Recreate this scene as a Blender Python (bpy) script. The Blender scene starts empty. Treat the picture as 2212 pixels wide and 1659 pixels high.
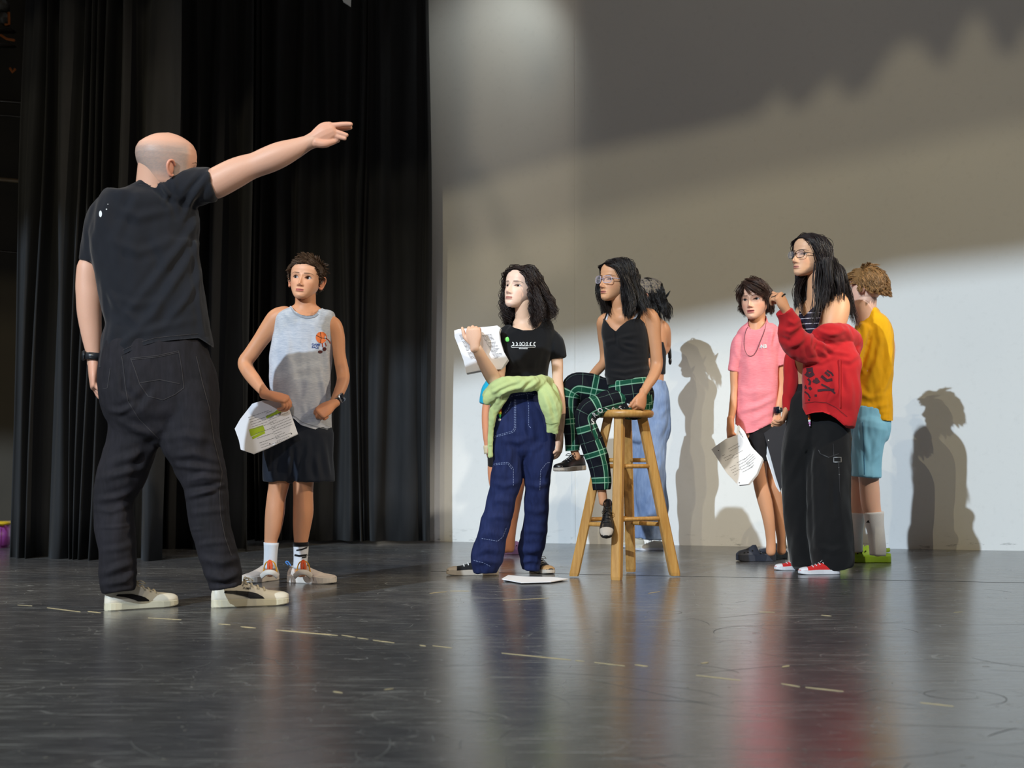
import bpy, bmesh, math, random
import numpy as np
from mathutils import Vector, Matrix
from mathutils.bvhtree import BVHTree

random.seed(7)
RNG = np.random.default_rng(7)
S = bpy.context.scene
COL = S.collection
PI = math.pi

# ------------------------------------------------------------------ camera, world, lights, exposure
F = 3072.0            # focal length in pixels of the 2212 px wide frame
CX, CY = 1106.0, 829.5
CAM_H = 0.55
PITCH = math.atan(160.5 / F)
CAM = np.array([0.0, 0.0, CAM_H])

cam_data = bpy.data.cameras.new('camera')
cam_data.sensor_width = 36.0
cam_data.lens = F / 2212.0 * 36.0
cam_data.dof.use_dof = True
cam_data.dof.focus_distance = 6.1
cam_data.dof.aperture_fstop = 4.5
cam = bpy.data.objects.new('camera', cam_data)
cam.location = (0, 0, CAM_H)
cam.rotation_euler = (PI / 2 + PITCH, 0, 0)
COL.objects.link(cam)
S.camera = cam

S.view_settings.view_transform = 'Standard'
S.view_settings.look = 'None'
S.view_settings.gamma = 1.0
S.view_settings.use_curve_mapping = False
S.view_settings.exposure = 0.0

w = bpy.data.worlds.new('dim_theatre')
S.world = w
w.use_nodes = True
w.node_tree.nodes['Background'].inputs[0].default_value = (1.0, 0.86, 0.74, 1)
w.node_tree.nodes['Background'].inputs[1].default_value = 0.018


def ray(px, py):
    """world direction through a point of the photograph, scaled so that its y component is 1"""
    x = (px - CX) / F
    y = (CY - py) / F
    c, s = math.cos(PITCH), math.sin(PITCH)
    d = np.array([x, c - y * s, s + y * c])
    return d / d[1]


def P(px, py, D):
    return CAM + ray(px, py) * D


def G(px, py, h=0.0):
    """point of the floor (or of height h) seen at a pixel"""
    d = ray(px, py)
    return CAM + d * ((h - CAM_H) / d[2])


def proj(V):
    V = np.asarray(V) - CAM
    c, s = math.cos(PITCH), math.sin(PITCH)
    fwd = V[:, 1] * c + V[:, 2] * s
    up = -V[:, 1] * s + V[:, 2] * c
    return np.stack([CX + F * V[:, 0] / fwd, CY - F * up / fwd], 1)


# back wall: a vertical plane through two floor points
WA = G(970, 1170)
WB = G(2212, 1190)


def wall_pt(px, py, off=0.0):
    d = ray(px, py)
    n = np.array([-(WB[1] - WA[1]), WB[0] - WA[0], 0.0])
    n /= np.linalg.norm(n)
    t = np.dot(WA - n * off - CAM, n) / np.dot(d, n)
    return CAM + d * t


def spot(name, loc, aim, power, color, size=60, blend=0.3, radius=0.05):
    l = bpy.data.lights.new(name, 'SPOT')
    l.energy = power
    l.color = color
    l.spot_size = math.radians(size)
    l.spot_blend = blend
    l.shadow_soft_size = radius
    o = bpy.data.objects.new(name, l)
    o.location = loc
    v = Vector(aim) - Vector(loc)
    o.rotation_euler = v.to_track_quat('-Z', 'Y').to_euler()
    COL.objects.link(o)
    return o


def area(name, loc, aim, power, color, sx, sy):
    l = bpy.data.lights.new(name, 'AREA')
    l.shape = 'RECTANGLE'
    l.size, l.size_y = sx, sy
    l.energy = power
    l.color = color
    o = bpy.data.objects.new(name, l)
    o.location = loc
    v = Vector(aim) - Vector(loc)
    o.rotation_euler = v.to_track_quat('-Z', 'Y').to_euler()
    COL.objects.link(o)
    return o


KEY = np.array([-16.4, -22.0, 16.4])
LB = np.array([-5.0, -5.0, 8.2])
LC = np.array([-3.2, -4.0, 8.6])
spot('spotlight_key', KEY, (0.6, 7.6, 0.9), 47500, (0.70, 0.85, 1.0), 26, 0.3, 0.15)
spot('spotlight_warm', LB, (2.2, 8.4, 1.6), 900, (1.0, 0.87, 0.54), 100, 0.3, 0.012)
spot('spotlight_warm', LC, (2.2, 8.4, 2.2), 900, (1.0, 0.86, 0.56), 100, 0.3, 0.009)
LD = np.array([-0.5, -7.0, 10.0])
spot('spotlight_panel', LD, wall_pt(1120, 400), 900, (1.0, 0.82, 0.60), 24, 0.2, 0.010)
spot('spotlight_side', (5.5, 4.0, 4.2), (-0.8, 6.4, 1.0), 900, (1.0, 0.84, 0.62), 40, 0.5, 0.10)
spot('spotlight_front', (-1.3, -4.0, 5.5), (-1.1, 5.8, 1.0), 800, (0.95, 0.95, 1.0), 20, 0.6, 0.15)
spot('spotlight_left', (-4.2, 6.6, 5.6), (-1.4, 6.0, 1.2), 260, (1.0, 0.80, 0.58), 50, 0.5, 0.10)
spot('spotlight_wall', (0.05, 8.7, 3.75), (-0.15, 9.4, 3.15), 9, (0.93, 1.0, 0.95), 95, 0.9, 0.06)
spot('spotlight_right', (5.6, 3.2, 4.6), (1.95, 7.4, 1.2), 1300, (1.0, 0.92, 0.78), 17, 0.5, 0.08)
area('fill_light', (0.8, 3.0, 7.5), (0.8, 7.0, 0), 45, (1.0, 0.86, 0.74), 5.0, 3.0)  # added overhead fill that lifts the shadows, no visible lamp


# ------------------------------------------------------------------ colour and materials
def lin(r, g, b):
    f = lambda c: (c / 255) / 12.92 if c / 255 <= 0.04045 else ((c / 255 + 0.055) / 1.055) ** 2.4
    return (f(r), f(g), f(b), 1.0)


class MT:
    def __init__(self, name):
        self.m = bpy.data.materials.new(name)
        self.m.use_nodes = True
        self.nt = self.m.node_tree
        self.b = self.nt.nodes['Principled BSDF']

    def n(self, t, **kw):
        nd = self.nt.nodes.new(t)
        for k, v in kw.items():
            if k in nd.inputs.keys():
                nd.inputs[k].default_value = v
            else:
                setattr(nd, k, v)
        return nd

    def l(self, a, b):
        self.nt.links.new(a, b)

    def set(self, **kw):
        for k, v in kw.items():
            self.b.inputs[k.replace('_', ' ')].default_value = v

    def math(self, op, a, b=None, c=None):
        nd = self.nt.nodes.new('ShaderNodeMath')
        nd.operation = op
        for i, v in enumerate((a, b, c)):
            if v is None:
                continue
            if isinstance(v, (int, float)):
                nd.inputs[i].default_value = v
            else:
                self.l(v, nd.inputs[i])
        return nd.outputs[0]

    def mix(self, fac, a, b, mode='MIX'):
        nd = self.nt.nodes.new('ShaderNodeMix')
        nd.data_type = 'RGBA'
        nd.blend_type = mode
        for sock, v in ((nd.inputs[0], fac), (nd.inputs[6], a), (nd.inputs[7], b)):
            if isinstance(v, (int, float, tuple)):
                sock.default_value = v
            else:
                self.l(v, sock)
        return nd.outputs[2]

    def noise(self, scale, detail=3, rough=0.5, vec=None, mapping=None):
        nd = self.n('ShaderNodeTexNoise')
        nd.inputs['Scale'].default_value = scale
        nd.inputs['Detail'].default_value = detail
        nd.inputs['Roughness'].default_value = rough
        if vec is None:
            tc = self.n('ShaderNodeTexCoord')
            vec = tc.outputs['Object']
        if mapping:
            mp = self.n('ShaderNodeMapping')
            mp.inputs['Scale'].default_value = mapping[:3]
            if len(mapping) > 3:
                mp.inputs['Rotation'].default_value = (0, 0, mapping[3])
            self.l(vec, mp.inputs[0])
            vec = mp.outputs[0]
        self.l(vec, nd.inputs['Vector'])
        return nd.outputs[0]

    def bump(self, h, strength=0.2, dist=0.002):
        nd = self.n('ShaderNodeBump')
        nd.inputs['Strength'].default_value = strength
        nd.inputs['Distance'].default_value = dist
        self.l(h, nd.inputs['Height'])
        self.l(nd.outputs[0], self.b.inputs['Normal'])

    def ramp(self, fac, lo, hi):
        nd = self.n('ShaderNodeMapRange')
        nd.inputs[1].default_value = lo
        nd.inputs[2].default_value = hi
        self.l(fac, nd.inputs[0])
        return nd.outputs[0]


def cloth(name, rgb, rough=0.85, var=0.12, fine=900, stretch=(1, 1, 1), sheen=0.15, bump=0.25):
    m = MT(name)
    c = lin(*rgb)
    n1 = m.noise(fine, 2, 0.6, mapping=stretch)
    n2 = m.noise(9, 3, 0.5)
    f = m.math('ADD', m.math('MULTIPLY', n1, 0.6), m.math('MULTIPLY', n2, 0.4))
    dark = tuple(v * (1 - var * 2) for v in c[:3]) + (1,)
    lite = tuple(min(1, v * (1 + var * 2)) for v in c[:3]) + (1,)
    m.l(m.mix(m.ramp(f, 0.3, 0.7), dark, lite), m.b.inputs['Base Color'])
    m.set(Roughness=rough)
    m.b.inputs['Sheen Weight'].default_value = sheen
    m.b.inputs['Specular IOR Level'].default_value = 0.25
    m.bump(n1, bump, 0.001)
    return m.m


def plain(name, rgb, rough=0.5, metal=0.0, spec=0.5, var=0.06, scale=60):
    m = MT(name)
    c = lin(*rgb)
    n1 = m.noise(scale, 3, 0.6)
    dark = tuple(v * (1 - var) for v in c[:3]) + (1,)
    lite = tuple(min(1, v * (1 + var)) for v in c[:3]) + (1,)
    m.l(m.mix(n1, dark, lite), m.b.inputs['Base Color'])
    m.set(Roughness=rough, Metallic=metal)
    m.b.inputs['Specular IOR Level'].default_value = spec
    return m.m


def col_mat(name, rough=0.5, sss=0.0, spec=0.4, fine=400, bump=0.08, var=0.1):
    """material whose colour is carried by the mesh (skin with lips and brows, hair)"""
    m = MT(name)
    a = m.n('ShaderNodeAttribute', attribute_name='Col')
    n1 = m.noise(fine, 3, 0.6)
    v = m.math('ADD', m.math('MULTIPLY', n1, var * 2), 1 - var)
    hs = m.n('ShaderNodeHueSaturation')
    m.l(a.outputs['Color'], hs.inputs['Color'])
    m.l(v, hs.inputs['Value'])
    m.l(hs.outputs[0], m.b.inputs['Base Color'])
    m.set(Roughness=rough)
    m.b.inputs['Specular IOR Level'].default_value = spec
    if sss:
        m.b.inputs['Subsurface Weight'].default_value = sss
        m.b.inputs['Subsurface Radius'].default_value = (0.012, 0.005, 0.003)
        m.b.inputs['Subsurface Scale'].default_value = 1.0
    m.bump(n1, bump, 0.001)
    return m.m


def heather(name, rgb, rgb2, stretch=(4, 4, 60), scale=12, rough=0.9):
    m = MT(name)
    n1 = m.noise(scale, 5, 0.7, mapping=stretch)
    m.l(m.mix(m.ramp(n1, 0.35, 0.62), lin(*rgb2), lin(*rgb)), m.b.inputs['Base Color'])
    m.set(Roughness=rough)
    m.b.inputs['Specular IOR Level'].default_value = 0.2
    n2 = m.noise(800, 2)
    m.bump(n2, 0.2, 0.001)
    return m.m


def denim(name, rgb, rgb2, rough=0.85):
    m = MT(name)
    n1 = m.noise(14, 5, 0.65, mapping=(6, 6, 1))
    n2 = m.noise(5, 3, 0.6)
    f = m.math('ADD', m.math('MULTIPLY', n1, 0.5), m.math('MULTIPLY', n2, 0.5))
    m.l(m.mix(m.ramp(f, 0.38, 0.62), lin(*rgb), lin(*rgb2)), m.b.inputs['Base Color'])
    m.set(Roughness=rough)
    m.b.inputs['Specular IOR Level'].default_value = 0.25
    n3 = m.noise(700, 2, mapping=(1, 1, 0.4))
    m.bump(n3, 0.3, 0.001)
    return m.m


def plaid(name):
    """tartan woven on the garment's own UVs, which are in metres"""
    m = MT(name)
    uv = m.n('ShaderNodeUVMap')
    sp = m.n('ShaderNodeSeparateXYZ')
    m.l(uv.outputs[0], sp.inputs[0])

    def band(s, period, lo, hi):
        f = m.math('FRACT', m.math('DIVIDE', s, period))
        a = m.math('GREATER_THAN', f, lo)
        b = m.math('LESS_THAN', f, hi)
        return m.math('MULTIPLY', a, b)
    U = m.math('ADD', sp.outputs[0], 10.0)
    Vv = m.math('ADD', sp.outputs[1], 10.0)
    base = lin(10, 13, 24)
    green = lin(20, 105, 74)
    pale = lin(178, 224, 196)
    c = base
    for s, per in ((U, 0.115), (Vv, 0.125)):
        c = m.mix(m.math('MULTIPLY', band(s, per, 0.12, 0.36), 0.42), c, green)
    for s, per in ((U, 0.115), (Vv, 0.125)):
        w_ = m.math('ADD', band(s, per, 0.13, 0.165), band(s, per, 0.315, 0.35))
        c = m.mix(m.math('MULTIPLY', w_, 0.42), c, pale)
        c = m.mix(m.math('MULTIPLY', band(s, per, 0.70, 0.715), 0.16), c, pale)
    m.l(c, m.b.inputs['Base Color'])
    m.set(Roughness=0.85)
    m.b.inputs['Specular IOR Level'].default_value = 0.2
    m.bump(m.noise(700, 2), 0.2, 0.001)
    return m.m


def wood(name, rgb, rgb2, stretch=(9, 9, 0.7), scale=9):
    m = MT(name)
    n1 = m.noise(scale, 5, 0.65, mapping=stretch)
    m.l(m.mix(m.ramp(n1, 0.35, 0.65), lin(*rgb), lin(*rgb2)), m.b.inputs['Base Color'])
    m.set(Roughness=0.38)
    m.bump(n1, 0.15, 0.001)
    return m.m


# ------------------------------------------------------------------ mesh helpers
def arr_mesh(name, V, faces, uv=None, col=None, smooth=True):
    """faces: list of (N,k) integer arrays"""
    me = bpy.data.meshes.new(name)
    V = np.asarray(V, np.float32)
    faces = [np.asarray(f, np.int32) for f in faces if len(f)]
    me.vertices.add(len(V))
    me.vertices.foreach_set('co', V.ravel())
    idx = np.concatenate([f.ravel() for f in faces])
    me.loops.add(len(idx))
    me.loops.foreach_set('vertex_index', idx)
    cnt = np.concatenate([np.full(len(f), f.shape[1], np.int32) for f in faces])
    me.polygons.add(len(cnt))
    me.polygons.foreach_set('loop_start', np.concatenate([[0], np.cumsum(cnt)[:-1]]).astype(np.int32))
    me.update(calc_edges=True)
    me.validate()
    if uv is not None:
        lay = me.uv_layers.new(name='UVMap')
        lay.data.foreach_set('uv', np.asarray(uv, np.float32).ravel())
    if col is not None:
        at = me.color_attributes.new('Col', 'FLOAT_COLOR', 'POINT')
        c = np.ones((len(V), 4), np.float32)
        c[:, :3] = col
        at.data.foreach_set('color', c.ravel())
    me.polygons.foreach_set('use_smooth', np.full(len(me.polygons), smooth))
    return me


def arrays(me):
    V = np.empty(len(me.vertices) * 3, np.float32)
    me.vertices.foreach_get('co', V)
    V = V.reshape(-1, 3).astype(np.float64)
    N = np.empty(len(V) * 3, np.float32)
    me.vertex_normals.foreach_get('vector', N)
    cnt = np.empty(len(me.polygons), np.int32)
    me.polygons.foreach_get('loop_total', cnt)
    idx = np.empty(len(me.loops), np.int32)
    me.loops.foreach_get('vertex_index', idx)
    st = np.concatenate([[0], np.cumsum(cnt)[:-1]])
    faces = []
    for k in np.unique(cnt):
        s = st[cnt == k]
        faces.append(idx[s[:, None] + np.arange(k)[None, :]])
    return V, faces, N.reshape(-1, 3)


def merge(parts):
    """parts: list of (V, [face arrays]) -> one"""
    Vs, by, o = [], {}, 0
    for V, fs in parts:
        Vs.append(V)
        for f in fs:
            f = np.asarray(f)
            if len(f):
                by.setdefault(f.shape[1], []).append(f + o)
        o += len(V)
    return np.concatenate(Vs), [np.concatenate(v) for v in by.values()]


def link(name, me, mat=None, parent=None, loc=(0, 0, 0)):
    o = bpy.data.objects.new(name, me)
    if mat is not None:
        me.materials.append(mat)
    COL.objects.link(o)
    o.location = loc
    if parent is not None:
        o.parent = parent
    return o


def tag(o, label=None, cat=None, group=None, kind=None):
    if label: o['label'] = label
    if cat: o['category'] = cat
    if group: o['group'] = group
    if kind: o['kind'] = kind
    return o


def thing(name, label, cat, loc, group=None):
    o = bpy.data.objects.new(name, None)
    o.empty_display_size = 0.1
    COL.objects.link(o)
    o.location = loc
    return tag(o, label, cat, group)


def root_of(o):
    while o.parent is not None:
        o = o.parent
    return o


def put(name, V, faces, mat, parent=None, **kw):
    """object from world-space vertices; children are stored relative to their thing's base"""
    V = np.array(V, float)
    if parent is not None:
        V = V - np.array(root_of(parent).location)
        return link(name, arr_mesh(name, V, faces, **kw), mat, parent)
    c = V.mean(0)
    c[2] = V[:, 2].min()
    return link(name, arr_mesh(name, V - c, faces, **kw), mat, None, c)


def interp_chain(A, n_per):
    """Catmull-Rom through rows of A (positions smooth, the rest monotone enough)"""
    A = np.asarray(A, float)
    m = len(A)
    if m == 2:
        t = np.linspace(0, 1, n_per[0] + 1)[:, None]
        return A[0] * (1 - t) + A[1] * t
    out = []
    for i in range(m - 1):
        p0 = A[i - 1] if i > 0 else 2 * A[i] - A[i + 1]
        p1, p2 = A[i], A[i + 1]
        p3 = A[i + 2] if i + 2 < m else 2 * A[i + 1] - A[i]
        k = n_per[i]
        t = np.arange(k) / k
        t = t[:, None]
        q = 0.5 * ((2 * p1) + (-p0 + p2) * t + (2 * p0 - 5 * p1 + 4 * p2 - p3) * t * t + (-p0 + 3 * p1 - 3 * p2 + p3) * t ** 3)
        lo, hi = np.minimum(p1, p2), np.maximum(p1, p2)
        q[:, 3:] = np.clip(q[:, 3:], lo[3:] * 0.97, hi[3:] * 1.03)
        out.append(q)
    out.append(A[-1:])
    return np.concatenate(out)


def loft(C, Wd, Td, Sv, caps=('r', 'r'), n=None, step=0.01, e=2.0, Dv=None, want_uv=False):
    """rings round centres C with half widths Wd along Sv and half thicknesses Td across"""
    C = np.asarray(C, float)
    T = np.gradient(C, axis=0)
    T /= np.linalg.norm(T, axis=1)[:, None] + 1e-12
    if n is None:
        n = int(max(10, min(72, 2 * PI * max(Wd.max(), Td.max()) / step)))
    if Dv is None:
        Dv = np.cross(Sv, T)
        Dv /= np.linalg.norm(Dv, axis=1)[:, None] + 1e-12
    rows = [(C[i], Wd[i], Td[i], Sv[i], Dv[i]) for i in range(len(C))]
    r0 = min(Wd[0], Td[0]); r1 = min(Wd[-1], Td[-1])
    pre, post = [], []
    if caps[0] == 'r':
        for a in (1.45, 1.1, 0.75, 0.4):
            pre.append((C[0] - T[0] * r0 * math.sin(a) * 0.9, Wd[0] * math.cos(a), Td[0] * math.cos(a), Sv[0], Dv[0]))
    if caps[1] == 'r':
        for a in (0.4, 0.75, 1.1, 1.45):
            post.append((C[-1] + T[-1] * r1 * math.sin(a) * 0.9, Wd[-1] * math.cos(a), Td[-1] * math.cos(a), Sv[-1], Dv[-1]))
    rows = pre + rows + post
    th = np.arange(n) / n * 2 * PI
    cs, sn = np.cos(th), np.sin(th)
    ce = np.sign(cs) * np.abs(cs) ** (2 / e)
    se = np.sign(sn) * np.abs(sn) ** (2 / e)
    V = []
    for c, w_, t_, s_, d_ in rows:
        V.append(c + np.outer(ce * w_, s_) + np.outer(se * t_, d_))
    m = len(V)
    V = np.concatenate(V)
    i, j = np.meshgrid(np.arange(m - 1), np.arange(n), indexing='ij')
    j2 = (j + 1) % n
    Q = np.stack([i * n + j, i * n + j2, (i + 1) * n + j2, (i + 1) * n + j], -1).reshape(-1, 4)
    c0, c1 = len(V), len(V) + 1
    V = np.concatenate([V, [rows[0][0]], [rows[-1][0]]])
    jj = np.arange(n)
    T0 = np.stack([np.full(n, c0), (jj + 1) % n, jj], -1)
    b = (m - 1) * n
    T1 = np.stack([np.full(n, c1), b + jj, b + (jj + 1) % n], -1)
    c_ = V.mean(0)
    a_, b_, d_ = V[Q[:, 0]] - c_, V[Q[:, 1]] - c_, V[Q[:, 2]] - c_
    flip = (a_ * np.cross(b_, d_)).sum() < 0
    if flip:
        Q, T0, T1 = Q[:, ::-1], T0[:, ::-1], T1[:, ::-1]
    if want_uv:
        cen = np.array([r[0] for r in rows])
        ln = np.concatenate([[0], np.cumsum(np.linalg.norm(np.diff(cen, axis=0), axis=1))])
        R = 2 * PI * float(np.mean(Wd + Td) / 2)
        u0, u1 = j / n * R, (j + 1) / n * R
        v0, v1 = ln[i], ln[i + 1]
        uvq = np.stack([np.stack([u0, v0], -1), np.stack([u1, v0], -1), np.stack([u1, v1], -1), np.stack([u0, v1], -1)], 2).reshape(-1, 2)
        if flip:
            uvq = uvq.reshape(-1, 4, 2)[:, ::-1].reshape(-1, 2)
        uvt = np.zeros((2 * n * 3, 2))
        return V, [Q, np.concatenate([T0, T1])], np.concatenate([uvq, uvt])
    return V, [Q, np.concatenate([T0, T1])]


def tube(pts, D, caps=('r', 'r'), step=0.01, e=2.0, tr=0.85, want_uv=False, n=None):
    """limb or garment piece: rows (px, py, half width px, depth offset m, thickness ratio)"""
    rows = []
    for p in pts:
        p = list(p) + [0.0] * (4 - len(p)) if len(p) < 4 else list(p)
        t = p[4] if len(p) > 4 else tr
        Y = D + p[3]
        w_ = p[2] * Y / F
        c = P(p[0], p[1], Y)
        rows.append([c[0], c[1], c[2], w_, w_ * t])
    A = np.array(rows)
    seg = np.linalg.norm(np.diff(A[:, :3], axis=0), axis=1)
    npr = [max(1, int(s / step)) for s in seg]
    B = interp_chain(A, npr)
    C = B[:, :3]
    T = np.gradient(C, axis=0)
    view = C - CAM
    view /= np.linalg.norm(view, axis=1)[:, None]
    Sv = np.cross(T, view)
    ln = np.linalg.norm(Sv, axis=1)
    Sv /= ln[:, None] + 1e-12
    for i in range(1, len(Sv)):
        if np.dot(Sv[i], Sv[i - 1]) < 0:
            Sv[i] = -Sv[i]
    return loft(C, B[:, 3], B[:, 4], Sv, caps, n, step, e, want_uv=want_uv)


def tube3(pts, rw, rt=None, up=(0, 0, 1), caps=('r', 'r'), n=10, step=0.006, e=2.0):
    """tube through world points; widths along side, thickness along the up-ish vector"""
    A = np.array(pts, float)
    rw = np.broadcast_to(np.asarray(rw, float), (len(A),))
    rt = rw if rt is None else np.broadcast_to(np.asarray(rt, float), (len(A),))
    A = np.concatenate([A, rw[:, None], rt[:, None]], 1)
    seg = np.linalg.norm(np.diff(A[:, :3], axis=0), axis=1)
    B = interp_chain(A, [max(1, int(s / step)) for s in seg])
    C = B[:, :3]
    T = np.gradient(C, axis=0)
    T /= np.linalg.norm(T, axis=1)[:, None] + 1e-12
    up = np.asarray(up, float)
    Sv = np.cross(T, up)
    Sv /= np.linalg.norm(Sv, axis=1)[:, None] + 1e-9
    for i in range(1, len(Sv)):
        if np.dot(Sv[i], Sv[i - 1]) < 0:
            Sv[i] = -Sv[i]
    return loft(C, B[:, 3], B[:, 4], Sv, caps, n, step, e)


def voxel(parts, size, smooth=4, fac=0.5):
    """union of overlapping pieces as one continuous surface"""
    V, fs = merge(parts)
    me = arr_mesh('tmp', V, fs)
    o = bpy.data.objects.new('tmp', me)
    COL.objects.link(o)
    m = o.modifiers.new('r', 'REMESH')
    m.mode = 'VOXEL'
    m.voxel_size = size
    s = o.modifiers.new('s', 'SMOOTH')
    s.factor = fac
    s.iterations = smooth
    dg = bpy.context.evaluated_depsgraph_get()
    me2 = bpy.data.meshes.new_from_object(o.evaluated_get(dg))
    out = arrays(me2)
    bpy.data.objects.remove(o)
    bpy.data.meshes.remove(me)
    bpy.data.meshes.remove(me2)
    return out


def normals(V, fs):
    N = np.zeros_like(V)
    for f in fs:
        a, b, c = V[f[:, 0]], V[f[:, 1]], V[f[:, 2]]
        n = np.cross(b - a, c - a)
        for k in range(f.shape[1]):
            np.add.at(N, f[:, k], n)
    return N / (np.linalg.norm(N, axis=1)[:, None] + 1e-12)


def wob(V, scale, seed=0, k=7, stretch=(1, 1, 1)):
    r = np.random.default_rng(seed)
    X = V * np.array(stretch) / scale * 2 * PI
    out = np.zeros(len(V))
    wx = np.sin(X @ r.normal(size=3) * 0.5 + r.uniform(0, 6))
    for i in range(k):
        d = r.normal(size=3)
        d /= np.linalg.norm(d)
        out += np.sin(X @ d * r.uniform(0.6, 1.6) + r.uniform(0, 6) + 1.3 * wx)
    return out / k ** 0.5 / 1.2


def wrinkle(V, N, folds=(), noise=0.0, scale=0.12, seed=1, stretch=(1, 1, 1), amp=1.0):
    """cloth relief: soft overall undulation and drawn folds (polyline in photo pixels, height mm, width px)"""
    V = np.array(V)
    view = V - CAM
    view /= np.linalg.norm(view, axis=1)[:, None]
    facing = np.clip(-(view * N).sum(1) * 3 + 0.5, 0, 1)
    d = np.zeros(len(V))
    if noise:
        d += noise * wob(V, scale, seed, stretch=stretch) + 0.35 * noise * wob(V, scale * 0.4, seed + 9, stretch=stretch)
    if len(folds):
        q = proj(V)
        for poly, mm, wd in folds:
            poly = np.array(poly, float)
            L = np.linalg.norm(np.diff(poly, axis=0), axis=1)
            tot = L.sum()
            best = np.full(len(V), 1e9)
            tt = np.zeros(len(V))
            acc = 0
            for a, b, l in zip(poly[:-1], poly[1:], L):
                ab = b - a
                t = np.clip(((q - a) @ ab) / (ab @ ab), 0, 1)
                dist = np.linalg.norm(q - (a + t[:, None] * ab), axis=1)
                better = dist < best
                best = np.where(better, dist, best)
                tt = np.where(better, (acc + t * l) / tot, tt)
                acc += l
            g = np.exp(-(best / wd) ** 2) - 0.45 * np.exp(-((best - 1.9 * wd) / wd) ** 2)
            d += mm * 0.001 * g * np.sin(np.clip(tt, 0.03, 0.97) * PI) ** 0.6 * facing * amp
    return V + N * d[:, None]


def inside_poly(q, poly):
    x, y = q[:, 0], q[:, 1]
    r = np.zeros(len(q), bool)
    n = len(poly)
    for i in range(n):
        x1, y1 = poly[i]
        x2, y2 = poly[(i + 1) % n]
        c = ((y1 > y) != (y2 > y)) & (x < (x2 - x1) * (y - y1) / ((y2 - y1) or 1e-9) + x1)
        r ^= c
    return r


def cut(V, fs, poly, which='all', N=None):
    """trim a garment along an outline (neckline, hem): faces inside go, the rim is pulled onto the line"""
    q = proj(V)
    ins = inside_poly(q, poly)
    if which != 'all':
        view = V - CAM
        f = (view * N).sum(1) < 0
        ins &= f if which == 'front' else ~f
    keep = []
    touched = np.zeros(len(V), bool)
    for f in fs:
        k = ins[f].sum(1)
        drop = k > f.shape[1] / 2
        bd = ~drop & (k > 0)
        touched[f[bd].ravel()] = True
        keep.append(f[~drop])
        dd = f[drop].ravel()
        touched_drop = np.zeros(len(V), bool)
        touched_drop[dd] = True
        touched |= touched_drop
    used = np.zeros(len(V), bool)
    for f in keep:
        used[f.ravel()] = True
    rim = np.where(touched & used)[0]
    P2 = np.array(poly, float)
    if len(rim):
        best = np.full(len(rim), 1e9)
        bp = q[rim].copy()
        for i in range(len(P2)):
            a, b = P2[i], P2[(i + 1) % len(P2)]
            ab = b - a
            t = np.clip(((q[rim] - a) @ ab) / (ab @ ab + 1e-9), 0, 1)
            c = a + t[:, None] * ab
            d = np.linalg.norm(q[rim] - c, axis=1)
            m = d < best
            best = np.where(m, d, best)
            bp[m] = c[m]
        for k, i in enumerate(rim):
            if best[k] < 7:
                V[i] = P(bp[k, 0], bp[k, 1], V[i, 1])
    remap = np.cumsum(used) - 1
    return V[used], [remap[f] for f in keep]


# ------------------------------------------------------------------ flat print and seams laid on a surface
def bvh_of(o):
    me = o.data
    off = np.array(root_of(o).location) if o.parent else np.array(o.location)
    V, fs, N = arrays(me)
    V = V + off
    polys = [tuple(r) for f in fs for r in f.tolist()]
    return BVHTree.FromPolygons([Vector(v) for v in V], polys)


def drape(q, tree, lift=0.0012, Dfall=None):
    out = []
    last = None
    for x, y in q:
        d = Vector(ray(x, y)).normalized()
        hit, nrm, _, dist = tree.ray_cast(Vector(CAM), d)
        if hit is None:
            if last is None:
                hit = Vector(CAM) + d * (Dfall or 6.5)
            else:
                hit = Vector(CAM) + d * last
        else:
            last = dist
        out.append(np.array(hit - d * lift))
    return np.array(out)


def ribbon_px(poly, hw, step=3.0):
    poly = np.array(poly, float)
    pts = [poly[0]]
    for a, b in zip(poly[:-1], poly[1:]):
        k = max(1, int(np.linalg.norm(b - a) / step))
        for i in range(1, k + 1):
            pts.append(a + (b - a) * i / k)
    pts = np.array(pts)
    T = np.gradient(pts, axis=0)
    T /= np.linalg.norm(T, axis=1)[:, None] + 1e-9
    Nn = np.stack([-T[:, 1], T[:, 0]], 1)
    hw = np.broadcast_to(np.asarray(hw, float), (len(pts),))[:, None]
    V = np.concatenate([pts - Nn * hw, pts + Nn * hw])
    n = len(pts)
    i = np.arange(n - 1)
    return V, np.stack([i, i + 1, n + i + 1, n + i], 1)


def decal(name, shapes, tree, mat, parent, lift=0.0015, **kw):
    """shapes: list of (V2, faces) in photo pixels, draped on the surface in front of the lens' plane"""
    Vs, fs, o = [], {}, 0
    for q, f in shapes:
        Vs.append(drape(q, tree, lift))
        f = np.asarray(f)
        fs.setdefault(f.shape[1], []).append(f + o)
        o += len(q)
    return put(name, np.concatenate(Vs), [np.concatenate(v) for v in fs.values()], mat, parent, smooth=False, **kw)


def poly_px(poly):
    """filled polygon (triangulated and refined) in pixels"""
    bm = bmesh.new()
    vs = [bm.verts.new((x, y, 0)) for x, y in poly]
    bm.faces.new(vs)
    bmesh.ops.triangulate(bm, faces=bm.faces[:])
    for _ in range(3):
        es = [e_ for e_ in bm.edges if e_.calc_length() > 9]
        if not es:
            break
        bmesh.ops.subdivide_edges(bm, edges=es, cuts=1)
        bmesh.ops.triangulate(bm, faces=bm.faces[:])
    bm.verts.index_update()
    V = np.array([v.co[:2] for v in bm.verts])
    Fc = np.array([[v.index for v in f.verts] for f in bm.faces])
    bm.free()
    return V, Fc


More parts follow.
